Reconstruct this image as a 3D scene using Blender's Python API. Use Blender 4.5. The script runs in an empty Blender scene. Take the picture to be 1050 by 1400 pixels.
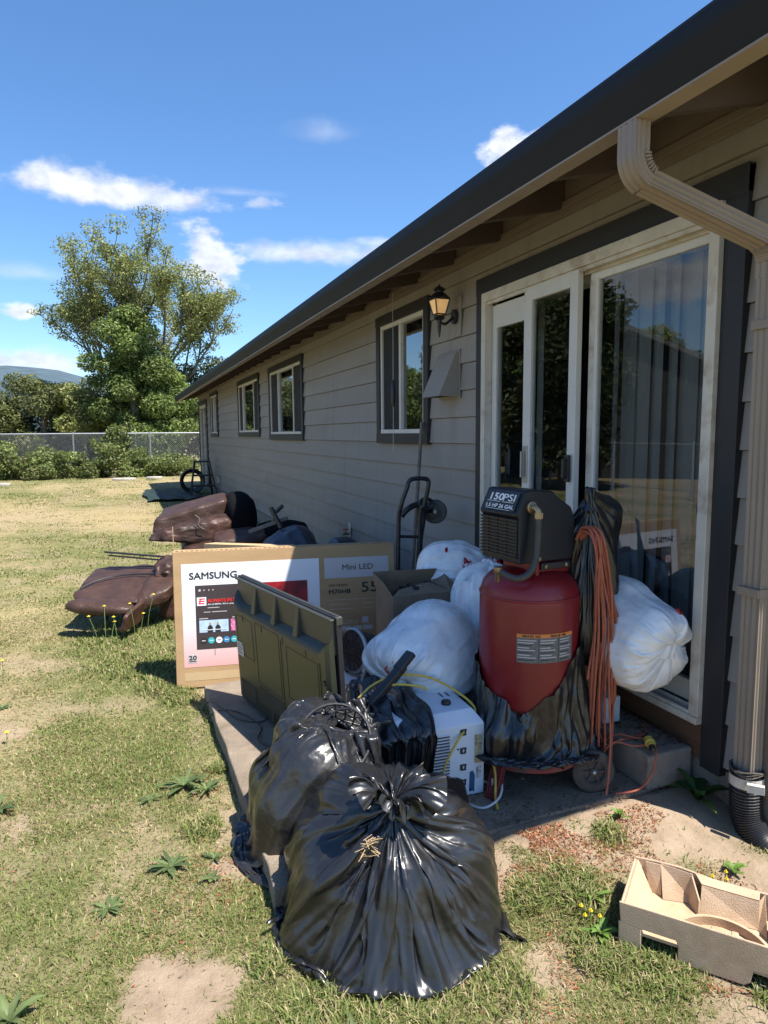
import bpy, bmesh, math, random
import numpy as np
from mathutils import Matrix, Vector
from math import radians as R, pi, sin, cos
random.seed(7)
RNG = np.random.default_rng(7)
S = bpy.context.scene
C = S.collection

# ------------------------------------------------------------------ camera
cam = bpy.data.objects.new('camera', bpy.data.cameras.new('camera'))
C.objects.link(cam)
yaw, pitch, roll = R(20.79), R(6.6), R(-0.47)
f_ = Vector((sin(yaw) * cos(pitch), cos(yaw) * cos(pitch), -sin(pitch)))
r0 = Vector((cos(yaw), -sin(yaw), 0)); u0 = r0.cross(f_)
r_ = r0 * cos(roll) + u0 * sin(roll); u_ = r_.cross(f_)
M4 = Matrix((r_, u_, -f_)).transposed().to_4x4()
M4.translation = (0, 0, 1.55)
cam.matrix_world = M4
cam.data.sensor_width = 36; cam.data.lens = 24.0
cam.data.clip_start = 0.05; cam.data.clip_end = 6000
S.camera = cam

# ------------------------------------------------------------------ sun, sky, exposure
SUN = Vector((0.31, -0.417, 1.0)).normalized()
sl = bpy.data.lights.new('sun', 'SUN'); sl.energy = 4.6; sl.angle = R(0.53); sl.color = (1, .955, .88)
so = bpy.data.objects.new('sun', sl); C.objects.link(so)
so.rotation_mode = 'QUATERNION'; so.rotation_quaternion = SUN.to_track_quat('Z', 'Y')
W = bpy.data.worlds.new('World'); S.world = W; W.use_nodes = True
SKY_STRENGTH = 0.10


def build_world():
    nt = W.node_tree; N = nt.nodes; L = nt.links
    for n in list(N): N.remove(n)
    out = N.new('ShaderNodeOutputWorld'); bg = N.new('ShaderNodeBackground')
    bg.inputs['Strength'].default_value = SKY_STRENGTH
    L.new(bg.outputs[0], out.inputs[0])
    sky = N.new('ShaderNodeTexSky'); sky.sky_type = 'NISHITA'; sky.sun_disc = False
    sky.sun_elevation = math.asin(SUN.z); sky.sun_rotation = math.atan2(SUN.x, SUN.y)
    sky.altitude = 100; sky.air_density = 1.0; sky.dust_density = 0.25; sky.ozone_density = 2.6
    tc = N.new('ShaderNodeTexCoord')
    sep = N.new('ShaderNodeSeparateXYZ'); L.new(tc.outputs['Generated'], sep.inputs[0])

    def m(op, a, b=None, c=None, clamp=False):
        n = N.new('ShaderNodeMath'); n.operation = op; n.use_clamp = clamp
        for i, v in enumerate((a, b, c)):
            if v is None: continue
            if isinstance(v, (int, float)): n.inputs[i].default_value = v
            else: L.new(v, n.inputs[i])
        return n.outputs[0]
    az = m('MULTIPLY', m('ARCTAN2', sep.outputs[0], sep.outputs[1]), 180 / pi)
    el = m('MULTIPLY', m('ARCSINE', sep.outputs[2]), 180 / pi)
    comb = N.new('ShaderNodeCombineXYZ')
    L.new(m('MULTIPLY', az, 0.10), comb.inputs[0]); L.new(m('MULTIPLY', el, 0.17), comb.inputs[1])

    def noise(scale, det, rough=.58):
        n = N.new('ShaderNodeTexNoise'); n.inputs['Scale'].default_value = scale
        n.inputs['Detail'].default_value = det; n.inputs['Roughness'].default_value = rough
        L.new(comb.outputs[0], n.inputs['Vector']); return n.outputs[0]
    n1 = m('SUBTRACT', noise(3.2, 10), .5); n2 = m('SUBTRACT', noise(1.3, 6), .5)
    # (azimuth, elevation, half width, half height, softness, noise, density)
    clouds = [(0.4, 17.4, 8.4, 1.5, .8, 1.7, 1.0), (-2.4, 17.7, 4.6, 1.7, .75, 1.9, 1.0), (5.0, 17.4, 3.4, 1.15, .75, 1.9, .95),
              (11.2, 17.6, 1.5, .7, .8, 3.4, .55), (16.0, 14.1, 9.5, 1.3, 1.0, 1.6, .8), (22.0, 14.9, 6.0, .6, .9, 1.5, .55),
              (6.8, 13.2, 3.4, 3.0, .7, 2.8, .95), (-6.3, 8.9, 1.8, .9, .6, 2.6, .95), (-7.0, 5.3, 6.6, 1.2, .8, 2.0, .9),
              (31.4, 20.9, 2.6, 1.7, .5, 2.2, 1.0), (16.1, 22.4, 3.4, 1.2, 1.2, 1.2, .22), (-6.0, 11.6, 5.0, .9, 1.2, 1.2, .35),
              (9.5, 18.2, 4.5, .45, 1.2, 1.3, .3),
              (-43, 10.6, 9.0, 2.2, .6, 2.6, 1.0), (-36, 14.0, 2.6, 2.2, .8, 2.8, .6), (-60, 13, 12, 2.5, .6, 2.6, 1.0),
              (-95, 16, 14, 3.5, .6, 2.8, 1.0), (-130, 22, 16, 4, .6, 2.8, 1.0), (120, 24, 15, 4, .6, 2.8, 1.0), (60, 14, 11, 3, .6, 2.8, 1.0)]
    dens = None
    for (a, e, wa, we, soft, na, k) in clouds:
        da = m('DIVIDE', m('SUBTRACT', az, a), wa); de = m('DIVIDE', m('SUBTRACT', el, e), we)
        de = m('MULTIPLY', de, m('ADD', m('MULTIPLY', m('LESS_THAN', de, 0), .35), 1.0))
        d = m('SQRT', m('ADD', m('MULTIPLY', da, da), m('MULTIPLY', de, de)))
        v = m('SUBTRACT', m('ADD', m('MULTIPLY', n1, na), 1.0), d)
        mr = N.new('ShaderNodeMapRange'); mr.interpolation_type = 'SMOOTHSTEP'
        L.new(v, mr.inputs[0]); mr.inputs[1].default_value = -.05; mr.inputs[2].default_value = soft
        mr.inputs[3].default_value = 0; mr.inputs[4].default_value = k
        dens = mr.outputs[0] if dens is None else m('MAXIMUM', dens, mr.outputs[0])
    dens = m('MULTIPLY', dens, m('ADD', m('MULTIPLY', n2, .5), 1.0), clamp=True)
    shade = N.new('ShaderNodeMapRange'); L.new(noise(4.5, 7), shade.inputs[0])
    shade.inputs[1].default_value = .3; shade.inputs[2].default_value = .66
    shade.inputs[3].default_value = 3.5; shade.inputs[4].default_value = 5.4
    cc = N.new('ShaderNodeCombineXYZ')
    L.new(m('MULTIPLY', shade.outputs[0], .94), cc.inputs[0]); L.new(m('MULTIPLY', shade.outputs[0], .99), cc.inputs[1])
    L.new(m('ADD', m('MULTIPLY', shade.outputs[0], .9), .95), cc.inputs[2])
    hs = N.new('ShaderNodeHueSaturation'); hs.inputs['Saturation'].default_value = 1.08; hs.inputs['Value'].default_value = 1.0
    gr = N.new('ShaderNodeVectorMath'); gr.operation = 'MULTIPLY'; gr.inputs[1].default_value = (.76, .875, 1.0)
    L.new(sky.outputs[0], gr.inputs[0]); L.new(gr.outputs[0], hs.inputs['Color'])
    mx = N.new('ShaderNodeMix'); mx.data_type = 'RGBA'
    L.new(dens, mx.inputs[0]); L.new(hs.outputs[0], mx.inputs[6]); L.new(cc.outputs[0], mx.inputs[7])
    L.new(mx.outputs[2], bg.inputs['Color'])


build_world()
S.view_settings.view_transform = 'Standard'; S.view_settings.look = 'None'
S.view_settings.gamma = 1; S.view_settings.use_curve_mapping = False
S.view_settings.exposure = 1.12
S.cycles.max_bounces = 8; S.cycles.diffuse_bounces = 3; S.cycles.glossy_bounces = 4
S.cycles.transparent_max_bounces = 12; S.cycles.transmission_bounces = 6


# ------------------------------------------------------------------ materials
def mat(name, col, rough=.6, var=.12, vscale=6, bump=0, bscale=60, metal=0, spec=.5, col2=None, c2scale=3, c2lo=.5, c2hi=.65,
        stretch=(1, 1, 1), coord='Object', transl=0, emis=None, coat=0, bdetail=4, rvar=0):
    mt = bpy.data.materials.new(name); mt.use_nodes = True
    nt = mt.node_tree; N = nt.nodes; L = nt.links; b = N['Principled BSDF']
    b.inputs['Roughness'].default_value = rough; b.inputs['Metallic'].default_value = metal
    b.inputs['Specular IOR Level'].default_value = spec
    if coat: b.inputs['Coat Weight'].default_value = coat; b.inputs['Coat Roughness'].default_value = .15
    tc = N.new('ShaderNodeTexCoord'); mp = N.new('ShaderNodeMapping'); mp.inputs['Scale'].default_value = stretch
    L.new(tc.outputs[coord], mp.inputs[0])
    nz = N.new('ShaderNodeTexNoise'); nz.inputs['Scale'].default_value = vscale; nz.inputs['Detail'].default_value = 6
    L.new(mp.outputs[0], nz.inputs['Vector'])
    rp = N.new('ShaderNodeValToRGB')
    c = np.array(col[:3]); a = np.clip(c * (1 - var), 0, 1); d = np.clip(c * (1 + var), 0, 1)
    rp.color_ramp.elements[0].position = .3; rp.color_ramp.elements[1].position = .7
    rp.color_ramp.elements[0].color = (*a, 1); rp.color_ramp.elements[1].color = (*d, 1)
    L.new(nz.outputs[0], rp.inputs[0]); src = rp.outputs[0]
    if col2 is not None:
        n2 = N.new('ShaderNodeTexNoise'); n2.inputs['Scale'].default_value = c2scale; n2.inputs['Detail'].default_value = 8
        n2.inputs['Roughness'].default_value = .65
        L.new(mp.outputs[0], n2.inputs['Vector'])
        mr = N.new('ShaderNodeMapRange'); mr.inputs[1].default_value = c2lo; mr.inputs[2].default_value = c2hi
        L.new(n2.outputs[0], mr.inputs[0])
        mx = N.new('ShaderNodeMix'); mx.data_type = 'RGBA'
        L.new(mr.outputs[0], mx.inputs[0]); L.new(src, mx.inputs[6]); mx.inputs[7].default_value = (*col2, 1); src = mx.outputs[2]
    L.new(src, b.inputs['Base Color'])
    if rvar:
        m2 = N.new('ShaderNodeMapRange'); m2.inputs[1].default_value = .3; m2.inputs[2].default_value = .7
        m2.inputs[3].default_value = max(rough - rvar, .02); m2.inputs[4].default_value = rough + rvar
        n3 = N.new('ShaderNodeTexNoise'); n3.inputs['Scale'].default_value = vscale * 2.3; n3.inputs['Detail'].default_value = 5
        L.new(mp.outputs[0], n3.inputs['Vector']); L.new(n3.outputs[0], m2.inputs[0]); L.new(m2.outputs[0], b.inputs['Roughness'])
    if bump:
        bz = N.new('ShaderNodeTexNoise'); bz.inputs['Scale'].default_value = bscale; bz.inputs['Detail'].default_value = bdetail
        L.new(mp.outputs[0], bz.inputs['Vector'])
        bp = N.new('ShaderNodeBump'); bp.inputs['Strength'].default_value = bump; bp.inputs['Distance'].default_value = .01
        L.new(bz.outputs[0], bp.inputs['Height']); L.new(bp.outputs[0], b.inputs['Normal'])
    if emis: b.inputs['Emission Color'].default_value = (*emis[0], 1); b.inputs['Emission Strength'].default_value = emis[1]
    if transl:
        tr = N.new('ShaderNodeBsdfTranslucent'); L.new(src, tr.inputs[0])
        ms = N.new('ShaderNodeMixShader'); ms.inputs[0].default_value = transl
        L.new(b.outputs[0], ms.inputs[1]); L.new(tr.outputs[0], ms.inputs[2]); L.new(ms.outputs[0], N['Material Output'].inputs[0])
    return mt


def film_mat(name, col, rough, bump=.5, sc=16, dust=None, transl=0, spec=.6):
    """thin plastic film: facetted fold relief from warped cells over a fine ripple"""
    mt = mat(name, col, rough, .15, 12, 0, spec=spec, rvar=.05, coat=.22 if max(col) < .1 else 0, transl=transl, col2=dust, c2scale=5, c2lo=.58, c2hi=.85)
    nt = mt.node_tree; N = nt.nodes; L = nt.links; b = N['Principled BSDF']; tc = N.new('ShaderNodeTexCoord')
    wz = N.new('ShaderNodeTexNoise'); wz.inputs['Scale'].default_value = 7; wz.inputs['Detail'].default_value = 3; L.new(tc.outputs['Object'], wz.inputs['Vector'])
    ad = N.new('ShaderNodeVectorMath'); ad.operation = 'MULTIPLY_ADD'; L.new(wz.outputs['Color'], ad.inputs[0]); ad.inputs[1].default_value = (.16, .16, .16); L.new(tc.outputs['Object'], ad.inputs[2])
    hs = []
    for (s, st) in ((sc, (1, 1, .45)), (sc * 2.3, (.6, 1, 1)), (sc * .55, (1, .6, .8))):
        mp = N.new('ShaderNodeMapping'); mp.inputs['Scale'].default_value = st; L.new(ad.outputs[0], mp.inputs[0])
        v = N.new('ShaderNodeTexVoronoi'); v.inputs['Scale'].default_value = s; L.new(mp.outputs[0], v.inputs['Vector'])
        ml = N.new('ShaderNodeMath'); ml.operation = 'MULTIPLY'; ml.inputs[1].default_value = 16 / s; L.new(v.outputs['Distance'], ml.inputs[0]); hs.append(ml.outputs[0])
    nz = N.new('ShaderNodeTexNoise'); nz.inputs['Scale'].default_value = 45; nz.inputs['Detail'].default_value = 5; L.new(tc.outputs['Object'], nz.inputs['Vector'])
    ml = N.new('ShaderNodeMath'); ml.operation = 'MULTIPLY'; ml.inputs[1].default_value = .35; L.new(nz.outputs[0], ml.inputs[0]); hs.append(ml.outputs[0])
    s = hs[0]
    for h in hs[1:]:
        m = N.new('ShaderNodeMath'); m.operation = 'ADD'; L.new(s, m.inputs[0]); L.new(h, m.inputs[1]); s = m.outputs[0]
    bp = N.new('ShaderNodeBump'); bp.inputs['Strength'].default_value = bump; bp.inputs['Distance'].default_value = .012
    L.new(s, bp.inputs['Height']); L.new(bp.outputs[0], b.inputs['Normal']); return mt


def glass_mat(name, tint=(.75, .8, .8), ior=1.75, base=.0):
    mt = bpy.data.materials.new(name); mt.use_nodes = True; nt = mt.node_tree; N = nt.nodes; L = nt.links
    N.remove(N['Principled BSDF'])
    t = N.new('ShaderNodeBsdfTransparent'); t.inputs[0].default_value = (*tint, 1)
    g = N.new('ShaderNodeBsdfGlossy'); g.inputs['Roughness'].default_value = .004
    g.inputs[0].default_value = (.95, .97, 1, 1)
    f = N.new('ShaderNodeFresnel'); f.inputs[0].default_value = ior
    ad = N.new('ShaderNodeMath'); ad.operation = 'ADD'; ad.inputs[1].default_value = base; ad.use_clamp = True
    L.new(f.outputs[0], ad.inputs[0])
    ge = N.new('ShaderNodeNewGeometry'); fr = N.new('ShaderNodeMath'); fr.operation = 'SUBTRACT'; fr.inputs[0].default_value = 1; L.new(ge.outputs['Backfacing'], fr.inputs[1])
    mu = N.new('ShaderNodeMath'); mu.operation = 'MULTIPLY'; L.new(ad.outputs[0], mu.inputs[0]); L.new(fr.outputs[0], mu.inputs[1])
    ms = N.new('ShaderNodeMixShader'); L.new(mu.outputs[0], ms.inputs[0]); L.new(t.outputs[0], ms.inputs[1]); L.new(g.outputs[0], ms.inputs[2])
    L.new(ms.outputs[0], N['Material Output'].inputs[0]); return mt


def attr_mat(name, rough=.7, transl=.0, spec=.3, mul=1.0):
    mt = bpy.data.materials.new(name); mt.use_nodes = True; nt = mt.node_tree; N = nt.nodes; L = nt.links; b = N['Principled BSDF']
    a = N.new('ShaderNodeAttribute'); a.attribute_name = 'tint'
    b.inputs['Roughness'].default_value = rough; b.inputs['Specular IOR Level'].default_value = spec
    nz = N.new('ShaderNodeTexNoise'); nz.inputs['Scale'].default_value = 40
    tc = N.new('ShaderNodeTexCoord'); L.new(tc.outputs['Object'], nz.inputs['Vector'])
    mr = N.new('ShaderNodeMapRange'); mr.inputs[3].default_value = .8 * mul; mr.inputs[4].default_value = 1.2 * mul
    L.new(nz.outputs[0], mr.inputs[0])
    vm = N.new('ShaderNodeVectorMath'); vm.operation = 'SCALE'; L.new(a.outputs['Color'], vm.inputs[0]); L.new(mr.outputs[0], vm.inputs['Scale'])
    L.new(vm.outputs[0], b.inputs['Base Color'])
    if transl:
        tr = N.new('ShaderNodeBsdfTranslucent'); L.new(vm.outputs[0], tr.inputs[0])
        ms = N.new('ShaderNodeMixShader'); ms.inputs[0].default_value = transl
        L.new(b.outputs[0], ms.inputs[1]); L.new(tr.outputs[0], ms.inputs[2]); L.new(ms.outputs[0], N['Material Output'].inputs[0])
    return mt


TAUPE = (.262, .242, .222)
MT = dict(
    siding=mat('siding_paint', TAUPE, .62, .07, 2.2, .12, 90, stretch=(1, .25, 2), col2=(.22, .192, .165), c2scale=1.6, c2lo=.56, c2hi=.8),
    soffit=mat('soffit_paint', (.165, .130, .102), .7, .1, 3, .15, 50),
    rafter=mat('rafter_paint', (.070, .048, .040), .7, .12, 4, .15, 50),
    trim=mat('charcoal_trim', (.019, .019, .022), .55, .12, 5, .1, 80, stretch=(1, .3, 1)),
    gutter=mat('gutter_shade_metal', (.011, .0115, .014), .55, .1, 3, .03, 30, spec=.25),
    tanmetal=mat('tan_metal', (.255, .205, .160), .42, .06, 6, .03, 40, rvar=.08),
    roof=mat('roof_shingle', (.06, .055, .05), .9, .2, 20, .4, 90),
    vinyl=mat('white_vinyl', (.60, .585, .55), .42, .06, 5, .05, 50, col2=(.40, .35, .28), c2scale=5, c2lo=.6, c2hi=.8),
    vinyl2=mat('weathered_vinyl', (.56, .52, .45), .5, .1, 7, .1, 60, col2=(.33, .26, .19), c2scale=8, c2lo=.5, c2hi=.72),
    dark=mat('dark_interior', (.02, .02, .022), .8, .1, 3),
    blinds=mat('blind_fabric', (.17, .18, .18), .8, .1, 6, .05, 80),
    curtain=mat('curtain_fabric', (.10, .105, .11), .85, .1, 6, .05, 80),
    glass=glass_mat('door_glass', (.86, .88, .88), 1.62, .01),
    wglass=glass_mat('window_glass', (.6, .62, .62), 2.0, .06),
    concrete=mat('concrete', (.235, .185, .135), .9, .2, 9, .8, 130, col2=(.15, .115, .08), c2scale=5, c2lo=.48, c2hi=.72, bdetail=8),
    block=mat('step_concrete', (.26, .22, .175), .92, .14, 9, .45, 170, col2=(.13, .11, .09), c2scale=7, c2lo=.5, c2hi=.7, bdetail=8),
    brownwood=mat('brown_board', (.115, .058, .030), .65, .2, 8, .2, 60, stretch=(1, .2, 3)),
    blackmetal=mat('black_metal', (.016, .016, .018), .4, .15, 12, .05, 60, metal=0, spec=.6, col2=(.06, .05, .045), c2scale=14, c2lo=.6, c2hi=.75),
    plastic=mat('black_plastic', (.018, .018, .020), .38, .12, 10, .08, 120, rvar=.1),
    bag=film_mat('black_bag_film', (.0125, .012, .0125), .33, .20, 10),
    bag2=film_mat('dusty_black_bag_film', (.018, .0175, .018), .34, .34, 12, dust=(.09, .078, .06)),
    white_bag=film_mat('white_bag_film', (.90, .90, .91), .27, .20, 15, transl=.14, spec=.45),
    red_tie=mat('red_ribbon', (.55, .015, .02), .4, .1, 20, .1, 60),
    card=mat('cardboard', (.42, .27, .135), .85, .07, 12, .12, 150, stretch=(.3, 1, 1), col2=(.36, .22, .11), c2scale=2.5),
    card2=mat('plain_cardboard', (.23, .165, .105), .88, .08, 10, .1, 120, col2=(.17, .12, .08), c2scale=4),
    tape=mat('packing_tape', (.50, .36, .2), .25, .05, 6),
    ink=mat('printed_black', (.022, .02, .02), .5, .05, 5),
    brownink=mat('printed_brown', (.13, .07, .035), .7, .05, 5),
    paleink=mat('printed_pale', (.55, .42, .28), .7, .05, 5),
    print_white=mat('printed_white', (.74, .74, .76), .45, .03, 5),
    print_grey=mat('printed_grey', (.50, .46, .45), .5, .03, 5),
    screen=mat('printed_screen', (.045, .032, .032), .4, .2, 4),
    p_red=mat('printed_red', (.62, .02, .02), .4, .05, 5),
    p_darkred=mat('printed_dark_red', (.22, .008, .012), .4, .7, 14),
    p_blue=mat('printed_blue', (.05, .22, .45), .4, .05, 5),
    p_teal=mat('printed_teal', (.04, .38, .42), .4, .05, 5),
    p_sky=mat('printed_sky', (.42, .55, .72), .4, .15, 30),
    p_pink=mat('printed_pink', (.55, .15, .3), .4, .9, 60),
    tvback=mat('television_back', (.027, .030, .019), .36, .08, 6, .06, 160, spec=.6),  # olive cast is the lawn's reflection put into black plastic
    tvdark=mat('television_recess', (.040, .042, .038), .42, .12, 14, .08, 120),
    grille=mat('vent_grille', (.028, .028, .018), .6, .2, 90, .5, 400),
    silver=mat('worn_silver', (.42, .42, .42), .35, .15, 12, .05, 50, metal=.7),
    red=mat('red_tank_paint', (.185, .008, .010), .38, .10, 7, .05, 40, rvar=.08, col2=(.16, .02, .018), c2scale=6, c2lo=.6, c2hi=.8),
    redbase=mat('faded_red_paint', (.24, .035, .03), .6, .2, 9, .12, 60, col2=(.10, .06, .05), c2scale=9, c2lo=.5, c2hi=.7),
    shroud=mat('navy_black_shroud', (.009, .011, .016), .42, .1, 10, .08, 200, spec=.35),
    brass=mat('brass_fitting', (.30, .23, .14), .4, .2, 20, metal=.8),
    hose=mat('rubber_hose', (.045, .042, .038), .6, .2, 30, .1, 90),
    rubber=mat('dusty_rubber', (.075, .062, .05), .85, .25, 20, .2, 80, col2=(.12, .10, .08), c2scale=12, c2lo=.5, c2hi=.7),
    orange=mat('orange_cord_rubber', (.37, .098, .052), .5, .18, 30),
    yellow=mat('yellow_cord_rubber', (.58, .40, .06), .5, .1, 30),
    applwhite=mat('appliance_white', (.66, .68, .72), .38, .05, 5, .04, 50, col2=(.45, .44, .42), c2scale=7, c2lo=.62, c2hi=.8),
    leather=mat('brown_leather', (.056, .029, .020), .46, .25, 9, .5, 70, spec=.38, col2=(.15, .10, .07), c2scale=4, c2lo=.62, c2hi=.8, rvar=.1, bdetail=8),
    leather2=mat('dark_brown_leather', (.038, .020, .014), .48, .25, 9, .35, 60, spec=.36, col2=(.12, .05, .035), c2scale=3, c2lo=.5, c2hi=.8, rvar=.1, bdetail=8),
    blackcloth=mat('black_fabric', (.006, .006, .007), .95, .2, 30, .2, 200, spec=.1),
    bluecushion=mat('navy_cushion', (.028, .033, .045), .45, .2, 9, .15, 40),
    lumber=mat('fresh_lumber', (.52, .36, .19), .7, .15, 5, .2, 60, stretch=(1, 8, 8)),
    greywood=mat('grey_pole_wood', (.17, .14, .115), .8, .2, 8, .2, 60, stretch=(4, 4, .4)),
    galv=mat('galvanised_wire', (.42, .43, .44), .4, .1, 10, metal=.6),
    pulp=mat('moulded_pulp', (.50, .355, .23), .92, .06, 14, .35, 260, col2=(.42, .29, .175), c2scale=6, bdetail=8),
    drain=mat('drain_pipe_plastic', (.022, .022, .024), .45, .2, 20, .08, 60, col2=(.10, .09, .08), c2scale=12, c2lo=.6, c2hi=.8),
    bark=mat('tree_bark', (.16, .135, .11), .9, .25, 6, .5, 30),
    lampglass=mat('amber_lamp_glass', (.75, .55, .3), .3, .1, 20, emis=((1, .55, .2), .16)),
    stone=mat('pale_stone', (.40, .37, .33), .9, .2, 8, .4, 40),
    hill=mat('haze_blue_forest', (.055, .085, .105), 1, .25, .02, coord='Object'),  # blue of distance haze mixed into the forest colour
    tarp=mat('green_tarp', (.02, .035, .035), .5, .2, 5, .1, 20),
    nbhouse=mat('neighbour_siding', (.045, .05, .05), .8, .1, 3),
    nbroof=mat('neighbour_roof', (.16, .14, .12), .9, .3, 14),
    shedwhite=mat('shed_white', (.6, .6, .58), .6, .05, 3),
    yflower=mat('yellow_petals', (.75, .55, .02), .6, .1, 30),
    stem=mat('green_stem', (.13, .19, .05), .7, .2, 20),
)


nt = MT['siding'].node_tree; b_ = nt.nodes['Principled BSDF']; src_ = b_.inputs['Base Color'].links[0].from_socket
oi = nt.nodes.new('ShaderNodeObjectInfo'); mr_ = nt.nodes.new('ShaderNodeMapRange'); mr_.inputs[3].default_value = .93; mr_.inputs[4].default_value = 1.06; nt.links.new(oi.outputs['Random'], mr_.inputs[0])
vm_ = nt.nodes.new('ShaderNodeVectorMath'); vm_.operation = 'SCALE'; nt.links.new(src_, vm_.inputs[0]); nt.links.new(mr_.outputs[0], vm_.inputs['Scale'])
# rain splash dirt near the ground and faint vertical streaks
tc_ = nt.nodes.new('ShaderNodeTexCoord'); mp_ = nt.nodes.new('ShaderNodeMapping'); mp_.inputs['Scale'].default_value = (1, 9, .7); nt.links.new(tc_.outputs['Object'], mp_.inputs[0])
nz_ = nt.nodes.new('ShaderNodeTexNoise'); nz_.inputs['Scale'].default_value = 1.6; nz_.inputs['Detail'].default_value = 7; nt.links.new(mp_.outputs[0], nz_.inputs['Vector'])
m2_ = nt.nodes.new('ShaderNodeMapRange'); m2_.inputs[1].default_value = .54; m2_.inputs[2].default_value = .78; m2_.inputs[4].default_value = .45; nt.links.new(nz_.outputs[0], m2_.inputs[0])
mx_ = nt.nodes.new('ShaderNodeMix'); mx_.data_type = 'RGBA'; nt.links.new(m2_.outputs[0], mx_.inputs[0]); nt.links.new(vm_.outputs[0], mx_.inputs[6]); mx_.inputs[7].default_value = (.17, .145, .12, 1)
nt.links.new(mx_.outputs[2], b_.inputs['Base Color'])


# ------------------------------------------------------------------ object helpers
BASE = {}


def tag(o, label=None, cat=None, group=None, kind=None):
    if label: o['label'] = label
    if cat: o['category'] = cat
    if group: o['group'] = group
    if kind: o['kind'] = kind
    return o


def thing(name, loc, label, cat, group=None):
    o = bpy.data.objects.new(name, None); o.empty_display_size = .1; C.objects.link(o); o.location = loc
    BASE[o.name] = Vector(loc); return tag(o, label, cat, group)


def link(name, me, m, parent=None, smooth=False):
    """one mesh object; mesh given in world coordinates, stored relative to the thing's base"""
    base = BASE.get(parent.name, Vector((0, 0, 0))) if parent else Vector((0, 0, 0))
    if parent is None and len(me.vertices):
        co = np.empty(len(me.vertices) * 3, np.float32); me.vertices.foreach_get('co', co); co = co.reshape(-1, 3)
        base = Vector(((co[:, 0].min() + co[:, 0].max()) / 2, (co[:, 1].min() + co[:, 1].max()) / 2, co[:, 2].min()))
        base = Vector([float(v) for v in base])
    me.transform(Matrix.Translation(-base))
    if m is not None:
        for mm in (m if isinstance(m, (list, tuple)) else [m]): me.materials.append(mm)
    if smooth: me.shade_smooth()
    o = bpy.data.objects.new(name, me); C.objects.link(o)
    if parent: o.parent = parent
    else: o.location = base
    BASE[o.name] = base
    return o


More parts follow.
